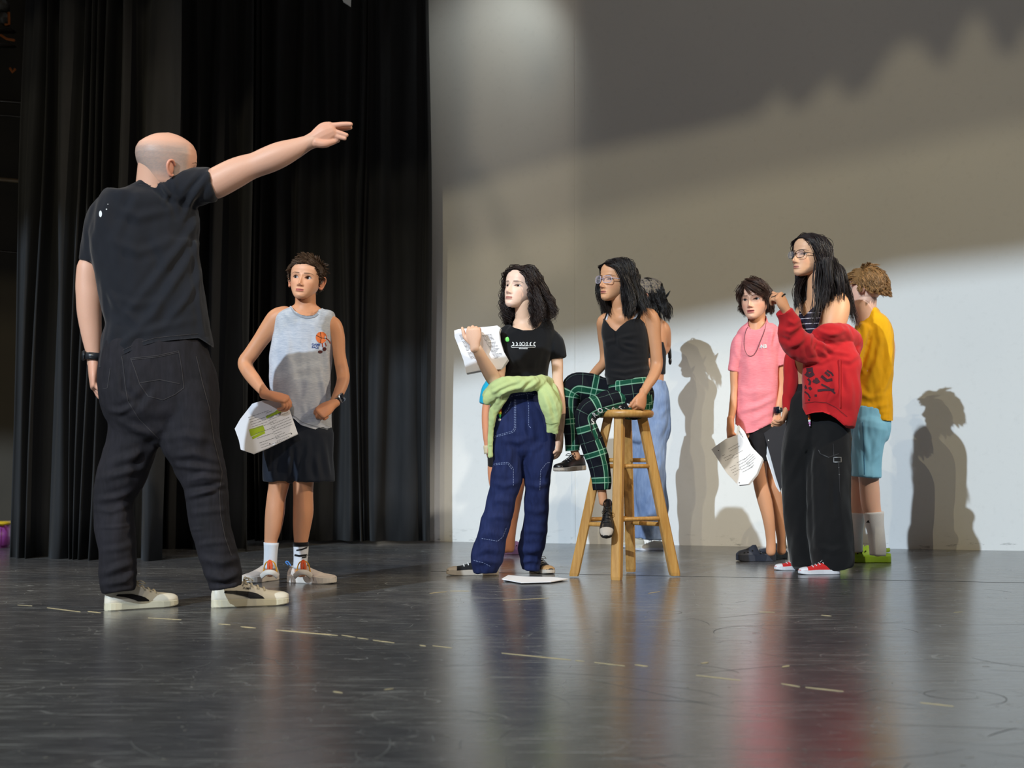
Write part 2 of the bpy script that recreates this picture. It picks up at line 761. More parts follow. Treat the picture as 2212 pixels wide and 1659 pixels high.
def text_px(txt, cx, cy, height, angle=0.0, squeeze=1.0, bold=0.0):
    cu = bpy.data.curves.new('t', 'FONT')
    cu.body = txt
    cu.align_x = 'CENTER'
    cu.align_y = 'CENTER'
    cu.offset = bold
    cu.resolution_u = 3
    o = bpy.data.objects.new('t', cu)
    COL.objects.link(o)
    dg = bpy.context.evaluated_depsgraph_get()
    dg.update()
    me = bpy.data.meshes.new_from_object(o.evaluated_get(dg))
    V, fs, N = arrays(me)
    bpy.data.objects.remove(o)
    bpy.data.meshes.remove(me)
    k = height / 0.7
    x, y = V[:, 0] * k * squeeze, -V[:, 1] * k
    c, s = math.cos(angle), math.sin(angle)
    q = np.stack([cx + x * c - y * s, cy + x * s + y * c], 1)
    return [(q, f) if i == 0 else (q, f) for i, f in enumerate(fs)]


def circle_px(cx, cy, r, ry=None, n=18, a0=0, a1=2 * PI):
    ry = ry or r
    return [(cx + r * math.cos(a0 + (a1 - a0) * i / n), cy + ry * math.sin(a0 + (a1 - a0) * i / n)) for i in range(n)]


def box(c, s, bev=0.0):
    """box as arrays, centre c, size s"""
    bm = bmesh.new()
    bmesh.ops.create_cube(bm, size=1)
    bmesh.ops.scale(bm, vec=s, verts=bm.verts)
    if bev:
        bmesh.ops.bevel(bm, geom=bm.edges[:], offset=bev, segments=2, affect='EDGES')
    bmesh.ops.translate(bm, vec=c, verts=bm.verts)
    bm.verts.index_update()
    V = np.array([v.co[:] for v in bm.verts])
    by = {}
    for f in bm.faces:
        by.setdefault(len(f.verts), []).append([v.index for v in f.verts])
    bm.free()
    return V, [np.array(v) for v in by.values()]


def ball(c, r, n=12, squash=(1, 1, 1)):
    bm = bmesh.new()
    bmesh.ops.create_uvsphere(bm, u_segments=n, v_segments=max(6, n * 2 // 3), radius=1)
    bm.verts.index_update()
    V = np.array([v.co[:] for v in bm.verts]) * r * np.array(squash) + np.array(c)
    by = {}
    for f in bm.faces:
        by.setdefault(len(f.verts), []).append([v.index for v in f.verts])
    bm.free()
    return V, [np.array(v) for v in by.values()]


def xform(part, M):
    V, fs = part
    M = np.array(M)
    return V @ M[:3, :3].T + M[:3, 3], fs
# ------------------------------------------------------------------ heads
def sstep(a, b, x):
    t = np.clip((x - a) / (b - a), 0, 1)
    return t * t * (3 - 2 * t)


HZ = np.array([0.0, .02, .06, .12, .20, .28, .36, .44, .52, .60, .68, .76, .84, .90, .95, .98, 1.0])
HF = np.array([.33, .375, .40, .405, .40, .40, .395, .385, .385, .40, .405, .39, .345, .27, .18, .10, .0])
HB = np.array([.27, .18, .04, -.08, -.20, -.28, -.33, -.37, -.41, -.44, -.455, -.45, -.41, -.33, -.24, -.15, -.0])
HW = np.array([.03, .09, .145, .195, .240, .272, .292, .305, .315, .325, .330, .32, .285, .225, .155, .09, .0])
HC = np.array([.30, .28, .23, .16, .08, .03, .0, -.01, -.02, -.03, -.03, -.03, -.03, -.03, -.03, -.02, .0])


class Head:
    def __init__(s, cx, cy, D, H, yaw=0, pitch=0, roll=0, skin=(220, 165, 135), hair=(60, 40, 30), lips=(190, 110, 105),
                 hairline=None, open_=1.0, gaze=(0, 0), brow=1.0, width=1.0, mouth_open=0.0, stub=None, blush=0.35, jaw=1.0, off=0.0, nose=1.0, ear=1.0):
        s.H = H
        c = P(cx, cy, D + off)
        yaw, pitch, roll = [math.radians(a) for a in (yaw, pitch, roll)]
        s.R = np.array(Matrix.Rotation(PI - yaw, 3, 'Z') @ Matrix.Rotation(pitch, 3, 'X') @ Matrix.Rotation(roll, 3, 'Y'))
        s.o = c - s.R @ np.array([0, -0.02, .5]) * H
        s.hairline = hairline
        s.width = width
        NZ, NA = 132, 132
        zz = np.linspace(0, 1, NZ)
        zz = zz - 0.030 * np.sin(zz * 2 * PI) * 0.6
        t = np.linspace(-PI, PI, NA, endpoint=False)
        th = t - 0.42 * np.sin(t)
        from_ = lambda A: np.interp(zz, HZ, A)
        k = np.array([1, 4, 6, 4, 1]) / 16.0
        sm = lambda A: np.convolve(np.pad(from_(A), 2, mode='edge'), k, 'valid')
        f, b, w_, c_ = sm(HF), sm(HB), sm(HW), sm(HC)
        w_ = w_ * width * np.where(zz < .3, 1 + (jaw - 1) * (1 - zz / .3), 1)
        Zg, Tg = np.meshgrid(zz, th, indexing='ij')
        e = 2.25
        cs, sn = np.cos(Tg), np.sin(Tg)
        ce = np.sign(cs) * np.abs(cs) ** (2 / e)
        se = np.sign(sn) * np.abs(sn) ** (2 / e)
        X = w_[:, None] * se
        Y = c_[:, None] + np.where(cs > 0, (f - c_)[:, None] * ce, (c_ - b)[:, None] * ce)
        Z = Zg.copy()
        fr = sstep(0.15, 0.6, cs)
        ax = np.abs(X)
        g = lambda v, s_: np.exp(-(v / s_) ** 2)
        ze, xe, ea = .485, .142, .070
        dy = np.zeros_like(X)
        dy += .014 * g(Z - .565, .045) * g(ax - .12, .11)
        dy += -.040 * g(ax - xe, .062) * g(Z - .495, .050)
        dy += .012 * g(ax - .20, .07) * g(Z - .37, .07)
        ridge = np.interp(Z, [.255, .275, .295, .325, .36, .42, .48, .53, .58], [0, .018, .075, .118, .108, .072, .042, .022, .0]) * nose
        rs = np.interp(Z, [.27, .32, .38, .50, .56], [.050, .046, .034, .026, .04])
        dy += ridge * np.exp(-(ax / rs) ** 2)
        dy += .040 * g(ax - .052, .022) * g(Z - .305, .022) * nose
        dy += .012 * g(ax, .02) * g(Z - .24, .02)
        mo = mouth_open
        lipx = np.exp(-(ax / .085) ** 4)
        zu, zl = .213 + .008 * mo, .177 - .018 * mo
        dy += lipx * (.024 * g(Z - zu, .016) + .028 * g(Z - zl, .018) - .022 * g(Z - .196, .006 + .008 * mo))
        dy += .010 * g(ax, .12) * g(Z - .20, .06)
        dy += -.014 * g(ax, .07) * g(Z - .140, .016)
        dy += .016 * g(ax, .07) * g(Z - .075, .040)
        u = (ax - xe) / ea
        tilt = .006 * u
        up = ze + .030 * open_ * (1 - u * u) + tilt
        lo = ze - .021 * open_ * (1 - u * u) + tilt
        in_eye = (np.abs(u) < 1) & (Z < up) & (Z > lo) & (fr > .3)
        dy += .010 * np.exp(-((Z - up) / .012) ** 2) * (np.abs(u) < 1.1) + .006 * np.exp(-((Z - lo) / .010) ** 2) * (np.abs(u) < 1.1)
        dy = dy * fr
        Ybase = Y + dy
        Y = Ybase - np.where(in_eye, .055, 0)
        # ear-side cheek flattening is left to the ellipse
        skin = np.array(lin(*skin)[:3])
        hc = np.array(lin(*hair)[:3])
        lp = np.array(lin(*lips)[:3])
        s.hc = hc
        s.skin = skin
        col = np.ones(X.shape + (3,)) * skin

        def blend(m, c):
            nonlocal col
            m = np.clip(m, 0, 1)[..., None]
            col = col * (1 - m) + np.array(c) * m
        blend(blush * fr * g(ax - .19, .08) * g(Z - .33, .07), skin * np.array([1.0, .72, .70]))
        blend(.35 * fr * g(ax, .06) * g(Z - .32, .04), skin * np.array([1.0, .75, .72]))
        blend(.55 * fr * g(ax - xe, .075) * g(Z - .475, .035), skin * np.array([.72, .60, .60]))
        lipm = (np.abs(ax) < .088) * fr * sstep(.034 + .012 * mo, .024 + .008 * mo, np.abs(Z - .195) + .16 * ax ** 1.5)
        blend(.9 * lipm, lp)
        blend(.8 * fr * (ax < .085) * g(Z - .196, .005 + .009 * mo), lp * .30)
        bz = .572 + .014 * brow + np.where(ax > .19, -(ax - .19) * .45, (ax - .19) * .10)
        browm = fr * (ax > .055) * (ax < .245) * sstep(.016, .006, np.abs(Z - bz) * (1 + 1.5 * np.clip((ax - .15) / .1, 0, 1)))
        blend(.85 * browm, hc * .8)
        lash = fr * (np.abs(u) < 1.12) * g(Z - up - .003, .006)
        blend(.9 * lash, hc * .25)
        blend(.45 * fr * (np.abs(u) < 1.0) * g(Z - lo, .005), hc * .4)
        blend(.6 * fr * g(ax - .04, .012) * g(Z - .285, .010), skin * .35)
        if stub:
            m = stub(X, Y, Z)
            spk = RNG.uniform(0.75, 1.0, X.shape)
            blend(m * spk, np.array(lin(150, 140, 135)[:3]))
        if hairline is not None:
            blend(s.hmask(X, Y, Z), hc * .8)
        s.L = np.stack([X, Y, Z], -1).reshape(-1, 3)
        s.col = col.reshape(-1, 3)
        i, j = np.meshgrid(np.arange(NZ - 1), np.arange(NA), indexing='ij')
        j2 = (j + 1) % NA
        s.Q = np.stack([i * NA + j, i * NA + j2, (i + 1) * NA + j2, (i + 1) * NA + j], -1).reshape(-1, 4)[:, ::-1]
        # ears
        ears = []
        for sd in (-1, 1):
            wx = .318 * width * sd
            pa = [(wx, .015, .50), (wx + .035 * sd, -.02, .555), (wx + .062 * sd, -.075, .55), (wx + .065 * sd, -.105, .49), (wx + .045 * sd, -.09, .41), (wx + .02 * sd, -.045, .345), (wx + .0 * sd, -.005, .36)]
            ears.append(tube3(pa, [.016, .018, .018, .018, .017, .022, .015], up=(sd, 0, 0), n=8, step=.02))
            B = ball((0, 0, 0), 1, 12, (.016, .055, .095))
            M = Matrix.Translation((wx + .022 * sd, -.045, .455)) @ Matrix.Rotation(sd * 0.5, 4, 'Z')
            ears.append(xform(B, M))
        EV, EF = merge(ears)
        for sd in (-1, 1):
            m_ = EV[:, 0] * sd > 0
            c0 = np.array([.305 * width * sd, -.02, .45])
            EV[m_] = c0 + (EV[m_] - c0) * ear
        s.n_head = len(s.L)
        ec = np.ones((len(EV), 3)) * skin * np.array([1.0, .80, .78])
        V, fs = merge([(s.L, [s.Q]), (EV, EF)])
        s.col = np.concatenate([s.col, ec])
        s.V = s.world(V)
        s.F = fs
        # eyes
        s.eyes = []
        for sd in (-1, 1):
            k_ = np.argmin((s.L[:, 0] - sd * xe) ** 2 + (s.L[:, 2] - ze - .004) ** 2 + 10 * (s.L[:, 1] < 0.1))
            # undo the pit
            yb = Ybase.reshape(-1)[k_]
            c = np.array([sd * xe, yb - .062 + .001, ze + .004])
            V_, f_ = ball((0, 0, 0), .062, 22)
            V_ = V_ @ np.array(Matrix.Rotation(-PI / 2, 3, 'X')).T
            ga, gb = math.radians(gaze[0]), math.radians(gaze[1])
            gd = np.array([-math.sin(ga) * math.cos(gb), math.cos(ga) * math.cos(gb), math.sin(gb)])
            R_ = np.array(Vector((0, 1, 0)).rotation_difference(Vector(gd)).to_matrix())
            V_ = V_ @ R_.T
            ang = np.arccos(np.clip((V_ / np.linalg.norm(V_, axis=1)[:, None]) @ gd, -1, 1))
            cc = np.ones((len(V_), 3)) * np.array([.62, .60, .60])
            cc[ang < .55] = lin(58, 38, 28)[:3]
            cc[ang < .25] = (.004, .004, .004)
            s.eyes.append((s.world(V_ + c), f_, cc))

    def hmask(s, X, Y, Z):
        h = np.interp(Y, s.hairline[0], s.hairline[1])
        return sstep(-.015, .015, Z - h)

    def world(s, V):
        return (V * s.H) @ s.R.T + s.o

    def pt(s, x, y, z):
        return s.world(np.array([[x, y, z]]))[0]


HL_SHORT = ([-.46, -.30, -.15, -.05, .03, .08, .16, .26, .33, .42], [.26, .30, .38, .52, .42, .50, .62, .73, .79, .82])
HL_LONG = ([-.46, -.30, -.15, -.05, .05, .12, .20, .28, .34, .42], [.12, .15, .22, .30, .42, .52, .64, .76, .84, .86])


def hair(head, clumps=260, per=7, L=.6, Lvar=.15, part=0.0, side=1.0, back=.4, fall=.5, grav=.25, vol=.06, curl=0.0, wave=.22,
         r=.0065, spread=.03, seed=3, face=.26, steps=12, tip=1.0, lift=.0, cap=.02, minz=-9, tone=.35, bangs=None, shoulder=None, endz=None, nz=.018, hug=None):
    hug = (endz is not None) if hug is None else hug
    rr = np.random.default_rng(seed)
    Lv = head.L
    m = head.hmask(Lv[:, 0], Lv[:, 1], Lv[:, 2]) > .5
    idx = np.where(m)[0]
    # area-even choice
    rad = np.hypot(Lv[idx, 0], Lv[idx, 1] + .03) + .02
    pr = rad / rad.sum()
    pick = rr.choice(idx, clumps, p=pr)
    root = Lv[pick]
    cen = np.array([0, -.03, .55])
    nr = (root - cen) / np.array([.33, .43, .45]) ** 2
    nr /= np.linalg.norm(nr, axis=1)[:, None]
    sx = np.sign(root[:, 0] - part + 1e-6)
    g_loc = head.R.T @ np.array([0, 0, -1.0])
    comb = np.stack([sx * side, np.full(len(root), -back), np.full(len(root), -fall)], 1)
    if bangs is not None:
        fb = root[:, 1] > bangs[0]
        comb[fb] = np.array(bangs[1])
    d = comb - (comb * nr).sum(1)[:, None] * nr
    d += nr * lift
    d /= np.linalg.norm(d, axis=1)[:, None] + 1e-9
    p = root - nr * .01
    Ls = L * (1 + Lvar * rr.uniform(-1, 1, len(root)))
    if endz is not None:
        Ls = np.maximum(.12, (root[:, 2] - endz) * .98 + .12 * (root[:, 2] > .85)) * (1 + Lvar * rr.uniform(-1, .4, len(root)))
    if callable(tip):
        Ls = Ls * tip(root)
    path = [p.copy()]
    mg = vol * rr.uniform(.25, 1.0, len(root))
    for k in range(steps):
        gk = grav * min(1.0, (k + 1) / steps * 1.6)
        d = d * (1 - gk) + g_loc * gk
        d += rr.normal(size=d.shape) * nz
        d /= np.linalg.norm(d, axis=1)[:, None]
        q = p + d * (Ls / steps)[:, None]
        # out of the skull
        E = np.array([.335 * head.width, .435, .46])
        grow = min(1.0, (k + 1) / 3)
        v = (q - cen) / (E * (1 + (mg * grow)[:, None]))
        v[:, 2] = np.where(q[:, 2] < .5, 0, v[:, 2])
        ln = np.linalg.norm(v, axis=1)
        # taper below the jaw so the neck keeps it out
        lim = np.where(q[:, 2] > .1, 1.0, .62)
        sc = np.where((ln < lim) | (hug & (ln > 1.03) & (q[:, 2] > .42)), lim / (ln + 1e-6), 1.0)
        w_ = (q - cen)
        w2 = w_ * sc[:, None]
        w2[:, 2] = np.where(q[:, 2] < .5, w_[:, 2], w2[:, 2])
        q = cen + w2
        if face:
            fz = (q[:, 2] < .80) & (q[:, 1] > .12)
            nx = np.maximum(np.abs(q[:, 0]), face + .02 * rr.uniform(0, 1, len(q)))
            q[:, 0] = np.where(fz, np.sign(q[:, 0] + 1e-6 * sx) * nx, q[:, 0])
        if shoulder is not None:
            q = shoulder(q)
        d = q - p
        d /= np.linalg.norm(d, axis=1)[:, None] + 1e-9
        p = q
        path.append(p.copy())
    G_ = np.stack(path, 1)                      # clumps, steps+1, 3
    s_ = np.linspace(0, 1, steps + 1)
    C = np.repeat(G_, per, 0)
    n = len(C)
    off = rr.normal(size=(n, 3))
    rad = spread * (1.0 - .6 * s_)[None, :, None]
    C = C + off[:, None, :] * rad * np.minimum(1, s_ * 4 + .3)[None, :, None]
    ph = np.repeat(rr.uniform(0, 6.28, clumps), per) + rr.normal(size=n) * .5
    if curl:
        a = (2 * PI * s_[None, :] * np.repeat(Ls, per)[:, None] / wave) + ph[:, None]
        k = curl * np.minimum(1, s_ * 2.0)[None, :]
        C[:, :, 0] += np.cos(a) * k
        C[:, :, 1] += np.sin(a) * k
    # three-sided tapering strands
    T = np.gradient(C, axis=1)
    T /= np.linalg.norm(T, axis=2)[:, :, None] + 1e-9
    ref = rr.normal(size=(n, 1, 3))
    A = np.cross(T, np.broadcast_to(ref, T.shape))
    A /= np.linalg.norm(A, axis=2)[:, :, None] + 1e-9
    B = np.cross(T, A)
    rw = (r * (1 - .85 * s_ ** 3))[None, :, None] * rr.uniform(.7, 1.3, (n, 1, 1))
    rings = np.stack([C + A * rw, C + (-.5 * A + .87 * B) * rw, C + (-.5 * A - .87 * B) * rw], 2)   # n, m, 3, 3
    mm = steps + 1
    V = rings.reshape(-1, 3)
    base = (np.arange(n) * mm * 3)[:, None, None]
    i = (np.arange(steps) * 3)[None, :, None]
    j = np.arange(3)[None, None, :]
    a0 = base + i + j
    a1 = base + i + (j + 1) % 3
    Q = np.stack([a0, a1, a1 + 3, a0 + 3], -1).reshape(-1, 4)
    tone_ = np.repeat(1 + tone * rr.uniform(-1, 1, n), mm * 3)
    col = head.hc[None, :] * tone_[:, None]
    parts = [(V, [Q])]
    if cap:
        nrm = (Lv - cen) / np.array([.33, .43, .45]) ** 2
        nrm /= np.linalg.norm(nrm, axis=1)[:, None]
        CV = Lv + nrm * cap
        f = head.Q[m[head.Q].all(1)]
        used = np.zeros(len(Lv), bool)
        used[f.ravel()] = True
        rm = np.cumsum(used) - 1
        parts.append((CV[used], [rm[f]]))
        col = np.concatenate([col, np.repeat(head.hc[None, :] * .8, used.sum(), 0)])
    V, fs = merge(parts)
    return head.world(V), fs, col


def locks(hc, D, lines, r=.0013, seed=1, tone=.35, curl=0.0, wave=.05):
    """single locks of hair: (polyline of (px, py, depth offset), half width px at the root, at the tip, strands)"""
    rr = np.random.default_rng(seed)
    parts, cols = [], []
    for line, w0, w1, n in lines:
        A = np.array([P(x, y, D + o_) for x, y, o_ in line])
        A = np.concatenate([A, np.zeros((len(A), 1))], 1)
        B = interp_chain(A, [5] * (len(A) - 1))[:, :3]
        t = np.linspace(0, 1, len(B))
        for k in range(n):
            u, v = rr.normal(size=2) * .55
            ww = (w0 + (w1 - w0) * t) / F * D
            C = B + np.stack([u * ww, v * ww, np.zeros_like(ww)], 1)
            C[:, 2] += rr.uniform(-.012, .012)
            ph = rr.uniform(0, 6.28)
            if curl:
                ln = np.linspace(0, np.linalg.norm(np.diff(B, axis=0), axis=1).sum(), len(B))
                C[:, 0] += curl * np.cos(2 * PI * ln / wave + ph) * t
                C[:, 1] += curl * np.sin(2 * PI * ln / wave + ph) * t
            C += rr.normal(size=3) * .0015
            cut_ = max(6, int(len(C) * rr.uniform(.72, 1.0)))
            C = C[:cut_]
            T = np.gradient(C, axis=0)
            T /= np.linalg.norm(T, axis=1)[:, None] + 1e-9
            a_ = np.cross(T, rr.normal(size=3)); a_ /= np.linalg.norm(a_, axis=1)[:, None] + 1e-9
            b_ = np.cross(T, a_)
            rw = (r * (1 - .85 * np.linspace(0, 1, len(C)) ** 3))[:, None] * rr.uniform(.7, 1.3)
            V = np.stack([C + a_ * rw, C + (-.5 * a_ + .87 * b_) * rw, C + (-.5 * a_ - .87 * b_) * rw], 1).reshape(-1, 3)
            i, j = np.meshgrid(np.arange(len(C) - 1), np.arange(3), indexing='ij')
            parts.append((V, [np.stack([i * 3 + j, i * 3 + (j + 1) % 3, (i + 1) * 3 + (j + 1) % 3, (i + 1) * 3 + j], -1).reshape(-1, 4)]))
            cols.append(np.repeat(hc[None] * (1 + tone * rr.uniform(-1, 1)), len(V), 0))
    V, fs = merge(parts)
    return V, fs, np.concatenate(cols)


def add_hair(person, base, extra=None):
    V, fs, c = base
    if extra is not None:
        V2, f2, c2 = extra
        V, fs = merge([(V, fs), (V2, f2)])
        c = np.concatenate([c, c2])
    return put('hair', V, fs, M_HAIR, person.root, col=c)


# ------------------------------------------------------------------ hands
def hand(wrist, d, pn, L, curl=(.3, .3, .3, .3), side=1, thumb=(.5, .3), spread=.12, w_r=None):
    """palm, four fingers of unequal length and a thumb from the side of the palm; curl in radians per joint"""
    wrist = np.array(wrist, float)
    d = np.array(d, float); d /= np.linalg.norm(d)
    pn = np.array(pn, float); pn -= d * (pn @ d); pn /= np.linalg.norm(pn)
    lt = np.cross(d, pn) * side
    w_r = w_r or .155 * L
    parts = []
    pl = .50 * L
    c = [wrist - d * .10 * L, wrist + d * .05 * L, wrist + d * .28 * L, wrist + d * pl]
    parts.append(tube3(c, [w_r, w_r * 1.05, .235 * L, .225 * L], [w_r * .8, w_r * .78, .105 * L, .075 * L], up=pn, n=18, step=.008))
    offs = [.165, .055, -.055, -.155]
    lens = [.44, .50, .46, .36]
    rad = [.052, .053, .050, .044]
    for k in range(4):
        b = wrist + d * (pl - .04 * L - .02 * L * abs(k - 1)) + lt * offs[k] * L
        dirn = d + lt * spread * (1.2 - k * .8)
        dirn /= np.linalg.norm(dirn)
        pts = [b - dirn * .05 * L, b]
        a = 0
        p_ = b
        ck = curl[k]
        for q, frac in enumerate((.45, .30, .25)):
            a += ck * (1.0, 1.15, .7)[q]
            dd = dirn * math.cos(a) + pn * math.sin(a)
            p_ = p_ + dd * lens[k] * L * frac
            pts.append(p_)
        r0 = rad[k] * L
        parts.append(tube3(pts, [r0 * 1.05, r0 * 1.1, r0 * 1.02, r0 * .92, r0 * .72], up=lt, n=10, step=.005))
    ta, tb = thumb
    b = wrist + d * .12 * L + lt * .12 * L + pn * .02 * L
    d1 = d * math.cos(ta) + lt * math.sin(ta) + pn * tb * .5
    d1 /= np.linalg.norm(d1)
    d2 = d * math.cos(ta * .55) + lt * math.sin(ta * .55) * .6 + pn * tb
    d2 /= np.linalg.norm(d2)
    p1 = b + d1 * .24 * L
    p2 = p1 + d2 * .17 * L
    p3 = p2 + (d2 + pn * tb * .3) / np.linalg.norm(d2 + pn * tb * .3) * .13 * L
    parts.append(tube3([b, p1, p2, p3], [.085 * L, .070 * L, .058 * L, .042 * L], up=lt, n=10, step=.005))
    return parts


class Person:
    def __init__(s, label, D, px, py):
        s.D = D
        g = P(px, py, D)
        g[2] = 0
        s.root = thing('person', label, 'person', g)
        s.skin_parts, s.hand_parts = [], []
        s.head = None

    def t(s, *rows, **kw):
        return tube(rows, s.D, **kw)

    def limb(s, *rows, **kw):
        s.skin_parts.append(tube(rows, s.D, **kw))

    def addhand(s, px, py, d, pn, L, off=0.0, **kw):
        s.hand_parts += hand(P(px, py, s.D + off), d, pn, L, **kw)

    def finish(s, mat, skin, vox=.006, hand_vox=.0026):
        skin = np.array(lin(*skin)[:3])
        parts, cols = [], []
        V, fs, N = voxel(s.skin_parts, vox, 5)
        parts.append((V, fs)); cols.append(np.ones((len(V), 3)) * skin)
        if s.hand_parts:
            V, fs, N = voxel(s.hand_parts, hand_vox, 2)
            parts.append((V, fs)); cols.append(np.ones((len(V), 3)) * skin * np.array([1.0, .93, .91]))
        if s.head:
            parts.append((s.head.V, s.head.F)); cols.append(s.head.col)
        V, fs = merge(parts)
        s.body = put('body', V, fs, mat, s.root, col=np.concatenate(cols))
        if s.head:
            for V, fs, c in s.head.eyes:
                put('eye', V, fs, M_EYE, s.root, col=c)
        return s.body

    def garment(s, name, parts, mat, vox=.006, smooth=4, folds=(), noise=.003, scale=.14, seed=1, cuts=(), fcuts=(), label=None, stretch=(1, 1, .5), parent=None):
        V, fs, N = voxel(parts, vox, smooth)
        V = wrinkle(V, N, folds, noise, scale, seed, stretch)
        for c in cuts:
            V, fs = cut(V, fs, c)
        for c in fcuts:
            N2 = normals(V, fs)
            V, fs = cut(V, fs, c, 'front', N2)
        o = put(name, V, fs, mat, parent or s.root)
        if label:
            o['label'] = label
        return o

    def uvgarment(s, name, rowsets, mat, folds=(), noise=.002, scale=.14, seed=1, label=None):
        parts, uvs = [], []
        qs, ts = [], []
        Vs, o = [], 0
        for rows, kw in rowsets:
            V, (Q, T), uv = tube(rows, s.D, want_uv=True, step=.007, **kw)
            Vs.append(V); qs.append(Q + o); ts.append(T + o)
            nq = len(Q) * 4
            uvs.append((uv[:nq], uv[nq:]))
            o += len(V)
        V = np.concatenate(Vs)
        fs = [np.concatenate(qs), np.concatenate(ts)]
        uv = np.concatenate([u[0] for u in uvs] + [u[1] for u in uvs])
        N = normals(V, fs)
        ctr = V.mean(0)
        V = wrinkle(V, N, folds, noise, scale, seed)
        ob = put(name, V, fs, mat, s.root, uv=uv)
        if label:
            ob['label'] = label
        return ob


# ------------------------------------------------------------------ shoes (local: x to the toe, z up, heel at 0)
def shoe_w(x):
    return np.interp(x, [0, .02, .06, .15, .3, .45, .6, .72, .84, .93, .98, 1.0], [.0, .060, .098, .118, .115, .118, .142, .160, .158, .132, .088, .0])


def clog_w(x):
    return np.interp(x, [0, .03, .1, .3, .45, .6, .8, .92, .97, 1.0], [.03, .085, .115, .125, .135, .158, .165, .145, .105, .03])


def shoe_parts(L, sole_h=.10, top=None, toe_spring=.03, fat=1.0, wf=None):
    xs = np.array([0.004, .02, .05, .1, .18, .26, .34, .42, .5, .58, .66, .74, .82, .89, .94, .975, .995])
    w_ = (wf or shoe_w)(xs) * fat
    spring = toe_spring * np.clip((xs - .72) / .28, 0, 1) ** 2
    n = 20
    # sole: slab following the outline
    V, m = [], len(xs)
    for x, ww, sp in zip(xs, w_, spring):
        ww = max(ww, .012)
        z0, z1 = sp, sole_h * (1 - .25 * max(0, (x - .6) / .4)) + sp * .6
        b = .014
        V += [(x, -ww + b, z0), (x, -ww, z0 + b), (x, -ww, z1 - b * .5), (x, -ww + b, z1), (x, ww - b, z1), (x, ww, z1 - b * .5), (x, ww, z0 + b), (x, ww - b, z0)]
    V = np.array(V)
    i, j = np.meshgrid(np.arange(m - 1), np.arange(8), indexing='ij')
    j2 = (j + 1) % 8
    Q = np.stack([i * 8 + j, (i + 1) * 8 + j, (i + 1) * 8 + j2, i * 8 + j2], -1).reshape(-1, 4)
    e0 = np.array([list(range(8))]); e1 = np.array([list(range((m - 1) * 8, m * 8))[::-1]])
    sole = (V * L, [Q, np.concatenate([e0, e1])])
    # upper: arches over the sole
    if top is None:
        top = ([0, .03, .1, .2, .3, .38, .5, .62, .75, .86, .94, 1.0], [.16, .26, .30, .30, .31, .32, .275, .225, .18, .165, .145, .11])
    tz = np.interp(xs, *top)
    V = []
    na = 19
    for x, ww, z1, sp in zip(xs, w_, tz, spring):
        ww = max(ww * .93, .01)
        zb = sole_h * .7 + sp * .6
        a = np.linspace(0, PI, na)
        V += [(x, -ww * math.cos(t) * (1 - .22 * max(0, (z1 - .2) / .1) * math.sin(t)), zb + (z1 + sp * .5 - zb) * abs(math.sin(t)) ** .75) for t in a]
    V = np.array(V)
    i, j = np.meshgrid(np.arange(m - 1), np.arange(na - 1), indexing='ij')
    Q = np.stack([i * na + j, (i + 1) * na + j, (i + 1) * na + j + 1, i * na + j + 1], -1).reshape(-1, 4)
    e0 = np.array([list(range(na))]); e1 = np.array([list(range((m - 1) * na, m * na))[::-1]])
    bot = np.stack([np.arange(m - 1) * na, np.arange(m - 1) * na + na - 1, (np.arange(m - 1) + 1) * na + na - 1, (np.arange(m - 1) + 1) * na], -1)
    upper = (V * L, [np.concatenate([Q, bot]), e0, e1] if False else [np.concatenate([Q, bot]), np.concatenate([e0, e1])])
    return sole, upper, (lambda x: np.interp(x, *top) * L)


def place_m(g, ang, lift=0.0, roll=0.0, pitch=0.0):
    """matrix: local x -> direction ang (0 = viewer's right, 90 = away), sitting at g"""
    return Matrix.Translation((g[0], g[1], g[2] + lift)) @ Matrix.Rotation(math.radians(ang), 4, 'Z') @ Matrix.Rotation(-math.radians(pitch), 4, 'Y') @ Matrix.Rotation(math.radians(roll), 4, 'X')


def laces(L, topf, n=4, x0=.42, x1=.66, wd=.075, r=.006):
    parts = []
    for k in range(n):
        x = x0 + (x1 - x0) * k / max(1, n - 1)
        z = np.interp(x, *topf) + .012
        ww = wd * 1.2
        parts.append(tube3([(x * L, -ww * L, (z - .035) * L), (x * L + .01 * L, 0, (z + .004) * L), (x * L, ww * L, (z - .035) * L)], [r * 1.3 * L * 1.6] * 3, [r * L] * 3, n=6, step=.01))
    # bow
    x = x0 * L - .01 * L
    z = (np.interp(x0, *topf) + .02) * L
    for sd in (-1, 1):
        parts.append(tube3([(x, 0, z), (x + .04 * L, sd * .08 * L, z + .03 * L), (x + .10 * L, sd * .10 * L, z - .01 * L), (x + .06 * L, sd * .04 * L, z - .01 * L), (x, 0, z)], r * 1.2 * L, n=6, step=.008))
    return merge(parts)


TOP_SNK = ([0, .03, .1, .2, .3, .38, .5, .62, .75, .86, .94, 1.0], [.16, .27, .31, .31, .32, .33, .275, .23, .19, .175, .155, .12])
TOP_CNV = ([0, .03, .1, .2, .3, .38, .5, .62, .75, .86, .94, 1.0], [.16, .25, .27, .27, .28, .29, .25, .205, .175, .16, .13, .08])
TOP_CLOG = ([0, .03, .1, .2, .40, .46, .52, .60, .70, .80, .88, .95, 1.0], [.21, .22, .22, .21, .20, .34, .44, .39, .32, .29, .27, .23, .17])


